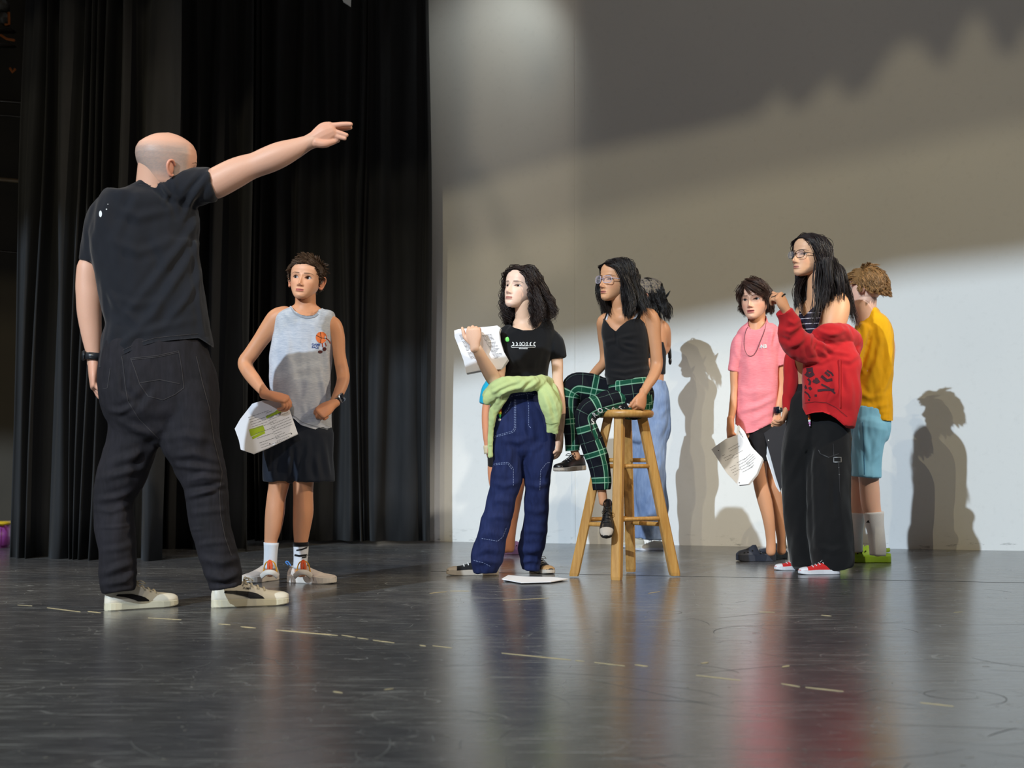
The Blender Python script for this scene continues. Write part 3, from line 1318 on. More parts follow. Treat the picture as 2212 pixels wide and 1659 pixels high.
def shoe(person, kind, g, ang, L, mats, lift=0.0, pitch=0.0, roll=0.0, label=None):
    M = place_m(g, ang, lift, roll, pitch)
    rt = person.root
    fat, sh, tp = 1.0, .10, TOP_SNK
    if kind == 'canvas':
        sh, tp, fat = .11, TOP_CNV, .95
    if kind == 'clog':
        sh, tp, fat = .16, TOP_CLOG, 1.12
    if kind == 'runner':
        sh, tp, fat = .14, TOP_SNK, 1.08
    wf = clog_w if kind == 'clog' else shoe_w
    sole, upper, topf = shoe_parts(L, sh, tp, .03, fat, wf)
    V, fs = xform(upper, M)
    up = put({'clog': 'clog'}.get(kind, 'shoe'), V, fs, mats['upper'], rt)
    if label:
        up['label'] = label
    V, fs = xform(sole, M)
    put('sole', V, fs, mats['sole'], up, smooth=False)
    if kind in ('sneaker', 'canvas', 'runner'):
        if kind != 'runner':
            V, fs = xform(laces(L, tp), M)
            put('laces', V, fs, mats.get('lace', mats['sole']), up)
        # padded collar ring
        ring = []
        for t in np.linspace(0, 2 * PI, 13):
            ring.append(((.20 + .15 * math.cos(t)) * L, .085 * math.sin(t) * L, (np.interp(.20 + .15 * math.cos(t), *tp) + .002) * L))
        V, fs = xform(tube3(ring, .012 * L, n=6, step=.02), M)
        put('collar', V, fs, mats.get('collar', mats['upper']), up)
    if kind == 'canvas' and 'cap' in mats:
        pv = []
        for x in np.linspace(.80, .985, 6):
            for t in np.linspace(.12, PI - .12, 11):
                ww = max(shoe_w(x) * fat * .93, .01) + .004
                zb = sh * .7
                zt = np.interp(x, *tp) + .006
                sp = .03 * max(0, (x - .72) / .28) ** 2
                pv.append((x * L, -ww * math.cos(t) * L, (zb + (zt + sp * .5 - zb) * abs(math.sin(t)) ** .75 + sp * .3) * L))
        pv = np.array(pv)
        i, j = np.meshgrid(np.arange(5), np.arange(10), indexing='ij')
        Q = np.stack([i * 11 + j, (i + 1) * 11 + j, (i + 1) * 11 + j + 1, i * 11 + j + 1], -1).reshape(-1, 4)
        V, fs = xform((pv, [Q]), M)
        put('toe_cap', V, fs, mats['cap'], up)
    if kind == 'clog':
        st = []
        for t in np.linspace(-2.1, 2.1, 15):
            x = .20 - .19 * math.cos(t)
            st.append(((.40 - .37 * math.cos(t * .72)) * L, .150 * math.sin(t * .75) * fat * .82 * L, (.27 + .03 * math.cos(t)) * L))
        V, fs = xform(tube3(st, .014 * L, .045 * L, up=(0, 0, 1), n=8, step=.015), M)
        put('heel_strap', V, fs, mats['upper'], up)
        holes = []
        for x in (.62, .72, .81):
            for sd in (-1, 1):
                ww = wf(x) * fat * .93
                a = .55
                zb, zt = sh * .7, np.interp(x, *tp)
                c = (x * L, sd * ww * math.cos(a) * L * 1.005, (zb + (zt - zb) * math.sin(a) ** .75) * L)
                holes.append(ball(c, .019 * L, 8))
        V, fs = xform(merge(holes), M)
        put('vent_holes', V, fs, mats['hole'], up)
        rv = [ball((.43 * L, sd * .150 * L, .215 * L), .018 * L, 8) for sd in (-1, 1)]
        V, fs = xform(merge(rv), M)
        put('rivets', V, fs, mats['rivet'], up)
    return up


def watch(person, px, py, D, tang, rad, mat_band, mat_face, mat_case, face_dir=None, band_w=.010):
    """band ring around a wrist, case and screen on the side that faces the viewer"""
    c = P(px, py, D)
    t = np.array(tang, float); t /= np.linalg.norm(t)
    fd = np.array(face_dir if face_dir is not None else (CAM - c), float)
    fd -= t * (fd @ t); fd /= np.linalg.norm(fd)
    sd = np.cross(t, fd)
    ring = [c + (math.cos(a) * sd + math.sin(a) * fd) * rad for a in np.linspace(0, 2 * PI, 25)]
    parts = tube3(ring, band_w, .0022, up=tuple(t * 0 + fd * 0 + np.array([0, 0, 0])) if False else (0, 0, 1), n=8, step=.01)
    # ribbon ring built directly so that its width runs along the arm
    V = []
    K = 28
    for a in np.arange(K) / K * 2 * PI:
        r_ = math.cos(a) * sd + math.sin(a) * fd
        for rr_, zz_ in ((rad, -band_w), (rad + .003, -band_w), (rad + .003, band_w), (rad, band_w)):
            V.append(c + r_ * rr_ + t * zz_)
    V = np.array(V)
    i, j = np.meshgrid(np.arange(K), np.arange(4), indexing='ij')
    i2, j2 = (i + 1) % K, (j + 1) % 4
    Q = np.stack([i * 4 + j, i2 * 4 + j, i2 * 4 + j2, i * 4 + j2], -1).reshape(-1, 4)
    w_ = put('watch', V, [Q], mat_band, person.root)
    Mx = Matrix(np.array([[sd[0], t[0], fd[0], 0], [sd[1], t[1], fd[1], 0], [sd[2], t[2], fd[2], 0], [0, 0, 0, 1]]))
    Mx = Matrix.Translation(c + fd * (rad + .004)) @ Mx
    V, fs = xform(box((0, 0, 0), (.034, .038, .010), .003), Mx)
    put('case', V, fs, mat_case, w_)
    V, fs = xform(box((0, 0, .0056), (.028, .032, .002), .0008), Mx)
    put('screen', V, fs, mat_face, w_)
    return w_


def glasses(person, hd, mat, lens_mat, r=.0045, w_=.125, h_=.085, rnd=2.6):
    parts = []
    yz = .43
    for sd in (-1, 1):
        c = np.array([sd * .150, yz, .475])
        ring = []
        for a in np.linspace(0, 2 * PI, 25):
            ca, sa = math.cos(a), math.sin(a)
            ring.append(c + np.array([np.sign(ca) * abs(ca) ** (2 / rnd) * w_ * .93, -.03 * abs(ca) * sd * np.sign(ca) * 1.0, np.sign(sa) * abs(sa) ** (2 / rnd) * h_]))
        parts.append(tube3(ring, r * 1.3, n=6, step=.03, up=(0, 1, 0.01), caps=('f', 'f')))
        parts.append(tube3([(sd * .27, yz - .03, .50), (sd * .315, .30, .50), (sd * .335, .05, .495), (sd * .335, -.08, .46)], r * 1.4, n=6, step=.04, up=(0, 0, 1)))
    parts.append(tube3([(-.036, yz, .49), (0, yz + .012, .50), (.036, yz, .49)], r * 1.3, n=6, step=.02, up=(0, 0, 1)))
    V, fs = merge(parts)
    g = put('glasses', hd.world(V), fs, mat, person.root)
    for sd in (-1, 1):
        V = [(sd * .150, yz, .475)]
        for a in np.linspace(0, 2 * PI, 25)[:-1]:
            ca, sa = math.cos(a), math.sin(a)
            V.append((sd * .150 + np.sign(ca) * abs(ca) ** (2 / rnd) * w_ * .93, yz, .475 + np.sign(sa) * abs(sa) ** (2 / rnd) * h_))
        T = np.array([[0, 1 + k, 1 + (k + 1) % 24] for k in range(24)])
        put('lens', hd.world(np.array(V)), [T], lens_mat, g)
    return g
# ------------------------------------------------------------------ materials
M_SKIN = col_mat('skin', rough=0.48, sss=0.12, spec=0.35, bump=0.05, var=0.06)
M_EYE = col_mat('eye', rough=0.08, spec=0.6, bump=0.0, var=0.02)
M_HAIR = col_mat('hair', rough=0.42, spec=0.45, fine=200, bump=0.0, var=0.25)


def floor_mat():
    m = MT('black_stage_floor')
    n1 = m.noise(1.1, 4, 0.6)
    n2 = m.noise(7, 6, 0.75, mapping=(1, 2.2, 1, 0.5))
    n3 = m.noise(60, 3, 0.7)
    # long thin scratches in several directions
    scr = None
    for k, (rot, sc, th) in enumerate(((0.25, 3.0, .635), (-0.6, 2.4, .645), (1.2, 3.4, .65), (0.02, 2.8, .64))):
        nn = m.noise(sc, 4, 0.55, mapping=(1.2, 26, 1, rot))
        v = m.ramp(nn, th - .03, th + .05)
        scr = v if scr is None else m.math('MAXIMUM', scr, v)
    # curved scuffs: thin shells of a cellular field
    vo = m.n('ShaderNodeTexVoronoi', feature='DISTANCE_TO_EDGE')
    tc = m.n('ShaderNodeTexCoord')
    wv = m.n('ShaderNodeTexNoise')
    wv.inputs['Scale'].default_value = 2.2
    m.l(tc.outputs['Object'], wv.inputs['Vector'])
    mx = m.n('ShaderNodeVectorMath', operation='MULTIPLY_ADD')
    mx.inputs[1].default_value = (1.3, 1.3, 1.3)
    m.l(wv.outputs['Color'], mx.inputs[0])
    m.l(tc.outputs['Object'], mx.inputs[2])
    vo.inputs['Scale'].default_value = 2.6
    m.l(mx.outputs[0], vo.inputs['Vector'])
    arc = m.math('LESS_THAN', vo.outputs['Distance'], 0.008)
    arcm = m.math('MULTIPLY', arc, m.ramp(n2, .46, .6))
    wear = m.ramp(n1, .42, .62)
    f = m.math('MULTIPLY', m.math('MAXIMUM', scr, arcm), m.math('ADD', m.math('MULTIPLY', wear, .8), .35))
    base = m.mix(m.ramp(n2, .3, .75), lin(62, 62, 65), lin(94, 94, 96))
    base = m.mix(m.math('MULTIPLY', wear, .35), base, lin(104, 102, 98))
    base = m.mix(m.math('MULTIPLY', f, .7), base, lin(160, 162, 160))
    # paint flecks worn down to the board
    v2 = m.n('ShaderNodeTexVoronoi')
    v2.inputs['Scale'].default_value = 9
    m.l(tc.outputs['Object'], v2.inputs['Vector'])
    fleck = m.math('LESS_THAN', v2.outputs['Distance'], 0.028)
    spc = m.n('ShaderNodeSeparateColor')
    m.l(v2.outputs['Color'], spc.inputs[0])
    fleck = m.math('MULTIPLY', fleck, m.math('GREATER_THAN', spc.outputs[0], .62))
    base = m.mix(m.math('MULTIPLY', fleck, .8), base, lin(190, 182, 165))
    m.l(base, m.b.inputs['Base Color'])
    r = m.math('ADD', m.math('MULTIPLY', n2, .13), .15)
    r = m.math('ADD', r, m.math('MULTIPLY', f, .2))
    m.l(r, m.b.inputs['Roughness'])
    m.b.inputs['Specular IOR Level'].default_value = 1.0
    h = m.math('ADD', m.math('MULTIPLY', n2, .5), m.math('MULTIPLY', n3, .12))
    m.bump(h, 0.05, 0.003)
    return m.m


def wall_mat():
    m = MT('painted_back_wall')
    n1 = m.noise(0.8, 3, 0.5)
    n2 = m.noise(25, 5, 0.7)
    c = m.mix(m.ramp(n1, .3, .7), lin(226, 226, 224), lin(234, 233, 229))
    c = m.mix(m.math('MULTIPLY', m.ramp(n2, .55, .75), .10), c, lin(170, 168, 165))
    # scuffs close to the floor
    tc = m.n('ShaderNodeTexCoord')
    sp = m.n('ShaderNodeSeparateXYZ')
    m.l(tc.outputs['Object'], sp.inputs[0])
    n3 = m.noise(5, 5, .7, mapping=(2, 2, 9))
    low = m.ramp(sp.outputs[2], .10, .0)
    sc = m.math('MULTIPLY', m.ramp(n3, .58, .66), low)
    c = m.mix(m.math('MULTIPLY', sc, .7), c, lin(110, 112, 110))
    m.l(c, m.b.inputs['Base Color'])
    m.set(Roughness=.75)
    m.b.inputs['Specular IOR Level'].default_value = 0.2
    m.bump(n2, .06, .003)
    return m.m


def curtain_mat(name, rgb=(16, 17, 19)):
    m = MT(name)
    n1 = m.noise(500, 2, .6)
    n2 = m.noise(4, 4, .6, mapping=(3, 3, .6))
    m.l(m.mix(n2, lin(*[v * .8 for v in rgb]), lin(*[v * 1.25 for v in rgb])), m.b.inputs['Base Color'])
    m.set(Roughness=.9)
    m.b.inputs['Sheen Weight'].default_value = .04
    m.b.inputs['Sheen Roughness'].default_value = .5
    m.b.inputs['Specular IOR Level'].default_value = .15
    m.bump(n1, .2, .001)
    return m.m


M_FLOOR, M_WALL = floor_mat(), wall_mat()
M_CURT = curtain_mat('black_curtain_cloth', (38, 39, 41))

# ------------------------------------------------------------------ the stage
def slab(name, x0, x1, y0, y1, z0, z1, mat):
    V, fs = box(((x0 + x1) / 2, (y0 + y1) / 2, (z0 + z1) / 2), (x1 - x0, y1 - y0, z1 - z0))
    o = link(name, arr_mesh(name, V, fs, smooth=False), mat)
    return tag(o, kind='structure')


floor = slab('floor', -9, 9, -1.2, 16, -0.2, 0.0, M_FLOOR)

wd = (WB - WA); wd[2] = 0; wd /= np.linalg.norm(wd)
wn = np.array([-wd[1], wd[0], 0])
a = WA - wd * 3.2
b = WB + wd * 4.0
V = []
for z in (0, 7.5):
    for p, t in ((a, 0), (b, 0), (b, .2), (a, .2)):
        q = p + wn * t
        V.append((q[0], q[1], z))
wall = link('wall_back', arr_mesh('wall_back', V, [np.array([[0, 1, 5, 4], [1, 2, 6, 5], [2, 3, 7, 6], [3, 0, 4, 7], [4, 5, 6, 7], [3, 2, 1, 0]])], smooth=False), M_WALL)
tag(wall, kind='structure')
# a thin painted flat joined onto the wall at the left, its edge shows as a faint vertical line
for nm, pxe in (('trim_1', 1243),):
    e0 = wall_pt(pxe, 1174)
    q = np.array([e0[0], e0[1], 0])
    V = []
    for z in (0.0, 7.2):
        for p, t in ((q, -.004), (q - wd * .02, -.004), (q - wd * .02, .0), (q, .0)):
            r = p + wn * t
            V.append((r[0], r[1], z))
    tag(link(nm, arr_mesh(nm, V, [np.array([[0, 1, 5, 4], [1, 2, 6, 5], [2, 3, 7, 6], [3, 0, 4, 7], [4, 5, 6, 7], [3, 2, 1, 0]])], smooth=False), M_WALL), kind='structure')

M_DARKWALL = plain('dark_side_wall_paint', (52, 46, 36), .8, var=.2, scale=4)
V, fs = box((-5.2, 10.6, 3.5), (4.4, .15, 7.0))
swall = tag(link('wall_left', arr_mesh('wall_left', V, fs, smooth=False), M_DARKWALL), kind='structure')
M_PIPE = plain('tan_ledge_paint', (132, 110, 80), .5)
M_STEEL = plain('dark_steel', (60, 52, 44), .45, .6)
for i, (y0, y1, th, mt) in enumerate(((386, 394, 9, M_PIPE), (541, 549, 5, M_STEEL), (247, 255, 4, M_STEEL), (218, 224, 8, M_STEEL))):
    p0, p1 = P(-160, y0 - 14, 10.4), P(52, y1 - 2, 10.4)
    V, fs = tube3([p0, p1], th / F * 10.4 * .5, up=(0, 0, 1), n=8, step=.3)
    o = put('wall_pipe', V, fs, mt)
    tag(o, ['tan painted ledge rail on the dark side wall, brightest of the rails', 'thin dark rail low on the side wall, under the tan one',
            'thin pale rail on the side wall just above the tan one', 'dark steel rail high on the side wall below the orange glow'][i], 'rail')

# small rigging seen at the very top left
rg = thing('lighting_rigging', 'grey boxes and orange lit fittings at the top left edge above the rails', 'rigging', P(12, 60, 10.2))
M_GREY = plain('grey_steel', (96, 92, 84), .5, .3)
M_ORANGE = plain('orange_lit_tint', (176, 92, 24), .6)  # orange light falling on the fittings, put into their colour
for nm, x, y, sx, sy, mt in (('junction_box', 5, 12, 22, 22, M_GREY), ('lamp_housing', 10, 42, 18, 22, M_GREY), ('bracket', 8, 66, 46, 5, M_STEEL), ('bracket', 8, 98, 46, 4, M_STEEL)):
    c = P(x, y, 10.2)
    V, fs = box(c, (sx / F * 10.2, .12, sy / F * 10.2), .01)
    put(nm, V, fs, mt, rg)
for poly in ([(19, 28), (20, 52), (12, 53)], [(2, 76), (14, 84), (30, 87)], [(22, 148), (27, 156), (32, 150)]):
    V, fs = tube3([P(x, y, 10.1) for x, y in poly], .010, n=6, step=.05)
    put('cable', V, fs, M_ORANGE, rg)['label'] = 'cable with orange light in its colour'


def curtain(px0, px1, D0, D1, ybase_px, ztop, folds, amp, seed, label, hem=0.01, skew=0.0, y_left=None):
    """pleated stage drape hanging from above down to its hem"""
    r = np.random.default_rng(seed)
    x0, x1 = P(px0, 1190, D0)[0], P(px1, 1190, D1)[0]
    n = int(folds * 26)
    s = np.linspace(0, 1, n)
    ph = r.uniform(0, 6.28, 6)
    knots = np.sort(r.uniform(0, 1, folds))
    cum = np.interp(s, np.concatenate([[0], knots, [1]]), np.arange(len(knots) + 2))
    prof = np.sin(cum * 2 * PI + ph[0])
    prof = np.sign(prof) * np.abs(prof) ** .8
    am = amp * (0.55 + .45 * np.sin(s * 9 + ph[1]) * np.sin(s * 4 + ph[2]))
    am = np.abs(am) + amp * .15
    zz = np.linspace(hem, ztop, 26)
    V = []
    for k, z in enumerate(zz):
        h = z / ztop
        drift = .02 * np.sin(s * 14 + z * .9 + ph[3])
        flare = 1 + .35 * (1 - h) ** 2
        x = x0 + (x1 - x0) * s + skew * h + drift * .5 + .012 * np.sin(z * 1.7 + s * 23)
        y = D0 + (D1 - D0) * s + prof * am * flare + drift
        zc = z
        V.append(np.stack([x, y, np.full(n, 1.0) * zc], 1))
    m = len(V)
    V = np.concatenate(V)
    i, j = np.meshgrid(np.arange(m - 1), np.arange(n - 1), indexing='ij')
    Q = np.stack([i * n + j, i * n + j + 1, (i + 1) * n + j + 1, (i + 1) * n + j], -1).reshape(-1, 4)
    o = put('stage_curtain', V, [Q], M_CURT)
    md = o.modifiers.new('thick', 'SOLIDIFY')
    md.thickness = .006
    return tag(o, label, 'curtain', 'black stage curtains')


curtain(22, 356, 7.95, 7.72, 1205, 6.8, 9, .10, 3, 'black pleated stage curtain nearest the camera, behind the pointing man', skew=.07, hem=-.004)
curtain(330, 545, 8.75, 8.6, 1190, 6.8, 6, .09, 5, 'black stage curtain in the middle, behind the pointing arm', hem=-.004, skew=.0)
curtain(505, 928, 9.25, 9.15, 1165, 6.8, 12, .07, 11, 'black stage curtain hanging against the pale wall edge', hem=.02, skew=-.0)

# lit edge of a stage lamp shutter, its brightness put into white colour
V, fs = poly_px([(728, -40), (760, -40), (757, 13), (741, 3)])
A3 = np.array([P(x, y, 8.2) for x, y in V])
B3 = np.array([P(x, y, 8.2) + np.array([0, .02, 0]) for x, y in V])
k = len(V)
o = put('hanging_lamp_edge', np.concatenate([A3, B3]), [np.concatenate([fs, fs[:, ::-1] + k])], plain('white_lit_edge', (225, 228, 230), .6))
tag(o, 'small white pointed corner hanging at the top edge before the black curtains', 'card')

# purple and yellow bin just showing at the lower left edge
bn = thing('toy_bin', 'purple bin with a yellow rim standing at the far left edge of the stage', 'bin', G(0, 1182))
c = G(-8, 1182)
M_PUR, M_YEL = plain('purple_plastic', (128, 58, 140), .4), plain('yellow_plastic', (206, 176, 40), .4)
V, fs = box((c[0], c[1], .07), (.16, .24, .14), .015)
put('tub', V, fs, M_PUR, bn)
V, fs = box((c[0], c[1], .15), (.175, .255, .02), .006)
put('rim', V, fs, M_YEL, bn)

# ------------------------------------------------------------------ paint marks on the floor
M_MARK = plain('worn_cream_paint', (196, 180, 140), .6, var=.25, scale=90)
rr_ = np.random.default_rng(5)


def mark(x0, y0, x1, y1, w0, label=None, seed=0):
    r = np.random.default_rng(seed)
    a_, b_ = G(x0, y0), G(x1, y1)
    L_ = np.linalg.norm(b_ - a_)
    n = max(6, int(L_ / .012))
    t = np.linspace(0, 1, n)
    c = a_ + (b_ - a_) * t[:, None]
    nn = np.array([-(b_ - a_)[1], (b_ - a_)[0], 0]) / L_
    hw = w0 * (.55 + .45 * r.uniform(size=n)) * np.minimum(1, np.minimum(t, 1 - t) * n / 4 + .25)
    hw2 = w0 * (.55 + .45 * r.uniform(size=n)) * np.minimum(1, np.minimum(t, 1 - t) * n / 4 + .25)
    V = []
    for z in (.0002, .0011):
        for sgn, h in ((-1, hw), (1, hw2)):
            q = c + nn * (sgn * h)[:, None]
            q[:, 2] = z
            V.append(q)
    V = np.concatenate(V)
    i = np.arange(n - 1)
    Q = []
    for A_, B_ in ((2, 3), (0, 2), (3, 1), (1, 0)):
        Q.append(np.stack([A_ * n + i, A_ * n + i + 1, B_ * n + i + 1, B_ * n + i], 1))
    o = put('paint_mark', V, [np.concatenate(Q)], M_MARK, floor, smooth=False)
    return o


for k, (x0, y0, x1, y1, w_) in enumerate([
        (596, 1361, 730, 1373, .0075), (738, 1372, 768, 1377, .004), (772, 1378, 796, 1381, .003), (806, 1383, 852, 1389, .005),
        (907, 1394, 920, 1396, .006), (935, 1395, 976, 1400, .004), (1084, 1411, 1234, 1426, .0045), (1243, 1427, 1262, 1429, .003),
        (1284, 1431, 1350, 1439, .003), (1372, 1436, 1400, 1440, .009), (1504, 1459, 1600, 1470, .0035), (1688, 1477, 1728, 1484, .006), (1740, 1485, 1822, 1494, .005),
        (472, 1348, 498, 1350, .006), (521, 1354, 553, 1357, .010), (102, 1313, 174, 1322, .005), (190, 1321, 218, 1324, .008), (320, 1335, 392, 1339, .005), (38, 1307, 70, 1309, .003),
        (928, 1282, 965, 1278, .006), (972, 1277, 1014, 1277, .005), (1086, 1297, 1186, 1292, .002), (1400, 1282, 1425, 1278, .004), (1640, 1322, 1674, 1323, .006), (1774, 1329, 1796, 1331, .006),
        (1515, 1434, 1530, 1431, .010), (1690, 1442, 1704, 1438, .011), (1988, 1518, 2060, 1526, .004), (720, 1494, 740, 1497, .004), (830, 1490, 850, 1488, .004), (2060, 1323, 2080, 1322, .004)]):
    mark(x0, y0, x1, y1, w_, seed=k)
# many tiny flecks, joined
Vs, fsq, o_ = [], [], 0
for k in range(700):
    px, py = rr_.uniform(0, 2212), 1230 + 430 * rr_.uniform() ** 1.2
    c = G(px, py)
    if c[1] < .5:
        continue
    m_ = rr_.integers(4, 7)
    R_ = rr_.uniform(.0008, .0034) * (1.0 if rr_.uniform() < .9 else 1.7)
    st = rr_.uniform(.8, 3.0); an = rr_.uniform(-.5, .8)
    ang = np.sort(rr_.uniform(0, 2 * PI, 4))
    x = R_ * st * np.cos(ang); y = R_ * np.sin(ang)
    Vs.append(np.stack([c[0] + x * math.cos(an) - y * math.sin(an), c[1] + x * math.sin(an) + y * math.cos(an), np.full(4, .0009)], 1))
    fsq.append([o_, o_ + 1, o_ + 2, o_ + 3]); o_ += 4
o = put('paint_flecks', np.concatenate(Vs), [np.array(fsq)], plain('pale_fleck', (150, 148, 138), .6), floor, smooth=False)
o['kind'] = 'stuff'

# curved and straight scuffs left by dragged scenery
Vs, fsq, o_ = [], [], 0
for k in range(150):
    px, py = rr_.uniform(-50, 2260), 1270 + 400 * rr_.uniform() ** .9
    c = G(px, py)
    if c[1] < .8:
        continue
    R_ = rr_.uniform(.05, .5) if rr_.uniform() < .45 else rr_.uniform(1.5, 6)
    L_ = rr_.uniform(.06, .55) * (1 if R_ > 1 else .8)
    a0 = rr_.uniform(0, 2 * PI) if R_ < 1 else rr_.choice([PI / 2, -PI / 2]) + rr_.normal() * .45
    th_ = a0 + np.linspace(0, L_ / R_, 16)
    cc_ = c[:2] - R_ * np.array([math.cos(a0), math.sin(a0)])
    hw_ = rr_.uniform(.0005, .0016) * np.sin(np.linspace(.15, PI - .15, 16)) ** .5
    for rad_ in (-1, 1):
        Vs.append(np.stack([cc_[0] + (R_ + rad_ * hw_) * np.cos(th_), cc_[1] + (R_ + rad_ * hw_) * np.sin(th_), np.full(16, .0006)], 1))
    i = np.arange(15)
    fsq.append(np.stack([i, i + 1, 16 + i + 1, 16 + i], 1) + o_); o_ += 32
o = put('scuff_marks', np.concatenate(Vs), [np.concatenate(fsq)], plain('grey_scuff', (112, 114, 114), .6), floor, smooth=False)
o['kind'] = 'stuff'

# floor panel seam
V, fs = tube3([G(930, 1234) * [1, 1, 0] + [0, 0, .0004], G(1480, 1245) * [1, 1, 0] + [0, 0, .0004], G(2212, 1259) * [1, 1, 0] + [0, 0, .0004]], .0025, .0006, up=(0, 0, 1), n=6, step=.2)
put('panel_seam', V, fs, plain('seam_dark', (14, 14, 15), .7), floor)


# ------------------------------------------------------------------ unseen flaps added to cut the beams into bands on the wall
M_FLAP = plain('beam_blocker_black', (10, 10, 10), .9)


def flap(L_, edge, a_, up=900, label=''):
    q = list(edge)
    V, n = [], len(q)
    for x, y in q:
        V.append(L_ + (wall_pt(x, y) - L_) * a_)
    for x, y in q:
        p = L_ + (wall_pt(x, y) - L_) * a_
        V.append(p + np.array([0, 0, up]))
    i = np.arange(n - 1)
    Q = np.stack([i, i + 1, n + i + 1, n + i], 1)
    o = put('beam_flap', np.array(V), [Q], M_FLAP, smooth=False)
    md = o.modifiers.new('thick', 'SOLIDIFY')
    md.thickness = .003
    return tag(o, label, 'beam blocker')


flap(KEY, [(-900, 1010), (700, 870), (970, 815), (1240, 745), (1500, 700), (1700, 655), (1950, 590), (2212, 560), (3600, 300)], .55, 2.0,
     'unseen black flap added to cut the top of the bright beam')
flap(LB, [(-900, 760), (1000, 545), (1256, 474), (1400, 440), (1700, 375), (2212, 267), (3600, 0)], .10, .9,
     'unseen black flap added to cut the top of the left warm beam')
flap(LC, [(-900, 700), (900, 440), (1256, 332), (1500, 285), (1640, 249), (1650, 232), (1690, 198), (1702, 240), (1755, 222), (1762, 200), (1812, 165), (1814, 212), (1872, 200), (1930, 110), (1972, 88), (1990, 100), (2028, 146), (2045, 140), (2095, 40), (2110, 30), (2125, 45), (2160, 122), (2200, 110), (2215, 60), (2300, 60), (3600, -200)], .10, .9,
     'unseen black flap with toothed edge added to shape the high warm beam')

# unseen mask added to shape the panel lamp's patch: window with slanting bar
plate = thing('light_mask', 'unseen black mask added to shape the light of the panel lamp', 'beam blocker', LD + (wall_pt(1120, 400) - LD) * .1)
hole = [(1008, -160), (1243, -160), (1243, 585), (1190, 600), (1100, 640), (1028, 690), (1018, 415)]
outer = [(-1500, -2600), (3600, -2600), (3600, 1200), (1900, 2600), (1100, 2600), (0, 2600), (-1500, 1200)]
A_ = np.array([LD + (wall_pt(x, y) - LD) * .1 for x, y in hole])
B_ = np.array([LD + (wall_pt(x, y) - LD) * .1 for x, y in outer])
n_ = len(hole)
i_ = np.arange(n_)
put('plate', np.concatenate([A_, B_]), [np.stack([i_, (i_ + 1) % n_, n_ + (i_ + 1) % n_, n_ + i_], 1)], M_FLAP, plate, smooth=False)
for nm_, q_ in (('bar', [(1000, 335), (1030, 345), (1078, 430), (1140, 590), (1108, 590), (1060, 470), (1004, 380)]), ('hook_mask', [(1125, 60), (1150, 120), (1158, 180), (1175, 210), (1200, 150), (1196, 60), (1185, 60), (1186, 140), (1172, 180), (1166, 120), (1140, 40)])):  # pieces added to cast dark shapes into the wall patch
    v_, f_ = poly_px(q_)
    A_ = np.array([LD + (wall_pt(x, y) - LD) * .1 for x, y in v_])
    put(nm_, A_, [f_], M_FLAP, plate, smooth=False)
# ------------------------------------------------------------------ garment and object materials
M_BLACKTEE = cloth('black_cotton', (24, 26, 33), .9, .08)
M_BLACKJEAN = denim('black_denim', (25, 24, 28), (36, 34, 40))
M_SEAM = plain('dark_thread', (44, 41, 44), .8)
M_WHITELEATHER = plain('white_leather', (214, 208, 192), .45, var=.08, scale=14)
M_OFFSOLE = plain('cream_rubber', (206, 200, 176), .5, var=.08, scale=20)
M_LACE = plain('cream_laces', (190, 180, 156), .8)
M_BLACK = plain('black_rubber', (16, 16, 18), .45)
M_DARKGREY = plain('dark_grey_plastic', (38, 40, 44), .3)
M_STEELB = plain('brushed_steel', (190, 192, 196), .3, .9)
M_SCREEN = plain('dark_glass', (14, 20, 34), .08)
M_PAPER = plain('white_paper', (238, 239, 244), .75, var=.02)
M_PRINT = plain('grey_print', (120, 122, 126), .9)
M_MARKER = plain('yellow_green_highlighter', (178, 208, 40), .8)
M_WHITE = plain('white_print', (222, 224, 226), .8)
M_DKPRINT = plain('black_print', (16, 17, 20), .9)


def stitch(name, lines, o, mat, hw=.7, lift=.0018, dash=False):
    tr = bvh_of(o)
    sh = []
    for l in lines:
        if dash:
            l = np.array(l, float)
            for a_, b_ in zip(l[:-1], l[1:]):
                k = max(1, int(np.linalg.norm(b_ - a_) / 5))
                for i in range(k):
                    sh.append(ribbon_px([a_ + (b_ - a_) * (i + .1) / k, a_ + (b_ - a_) * (i + .8) / k], hw))
        else:
            sh.append(ribbon_px(l, hw))
    ob = decal(name, sh, tr, mat, o, lift)
    if len(sh) > 1:
        ob['kind'] = 'stuff'
    return ob


# ------------------------------------------------------------------ the man pointing, seen from behind
man = Person('bald man in black t-shirt and black jeans seen from behind, pointing right with outstretched arm', 5.18, 340, 1318)
man.limb((335, 850, 98, 0, .62), (330, 760, 92, 0, .6), (318, 620, 90, .0, .5), (318, 500, 88, .0, .42), (326, 450, 78, 0, .38), (336, 415, 45, 0, .7))
man.limb((334, 420, 42, .0, .95), (337, 380, 41, -.01, .95), (342, 345, 42, -.02, .95))
man.limb((400, 425, 26), (430, 410, 28), (452, 402, 30), (464, 397, 33.5), (504, 376, 33), (530, 364, 30), (550, 357, 27.5), (580, 345, 29), (608, 333, 28), (640, 320, 22), (664, 309, 17), (680, 303, 16), tr=.9)
man.limb((240, 455, 20), (214, 500, 18), (196, 555, 17), (191, 575, 24), (190, 615, 26.5), (192, 640, 27.5), (193, 677, 26), (198, 726, 21.5), (202, 765, 16), (203, 784, 15.5), tr=.9)
man.limb((290, 860, 44), (285, 960, 42), (258, 1050, 34), (248, 1130, 30), (256, 1250, 24), tr=1)
man.limb((405, 860, 44), (415, 960, 44), (445, 1050, 36), (455, 1130, 30), (484, 1240, 24), tr=1)
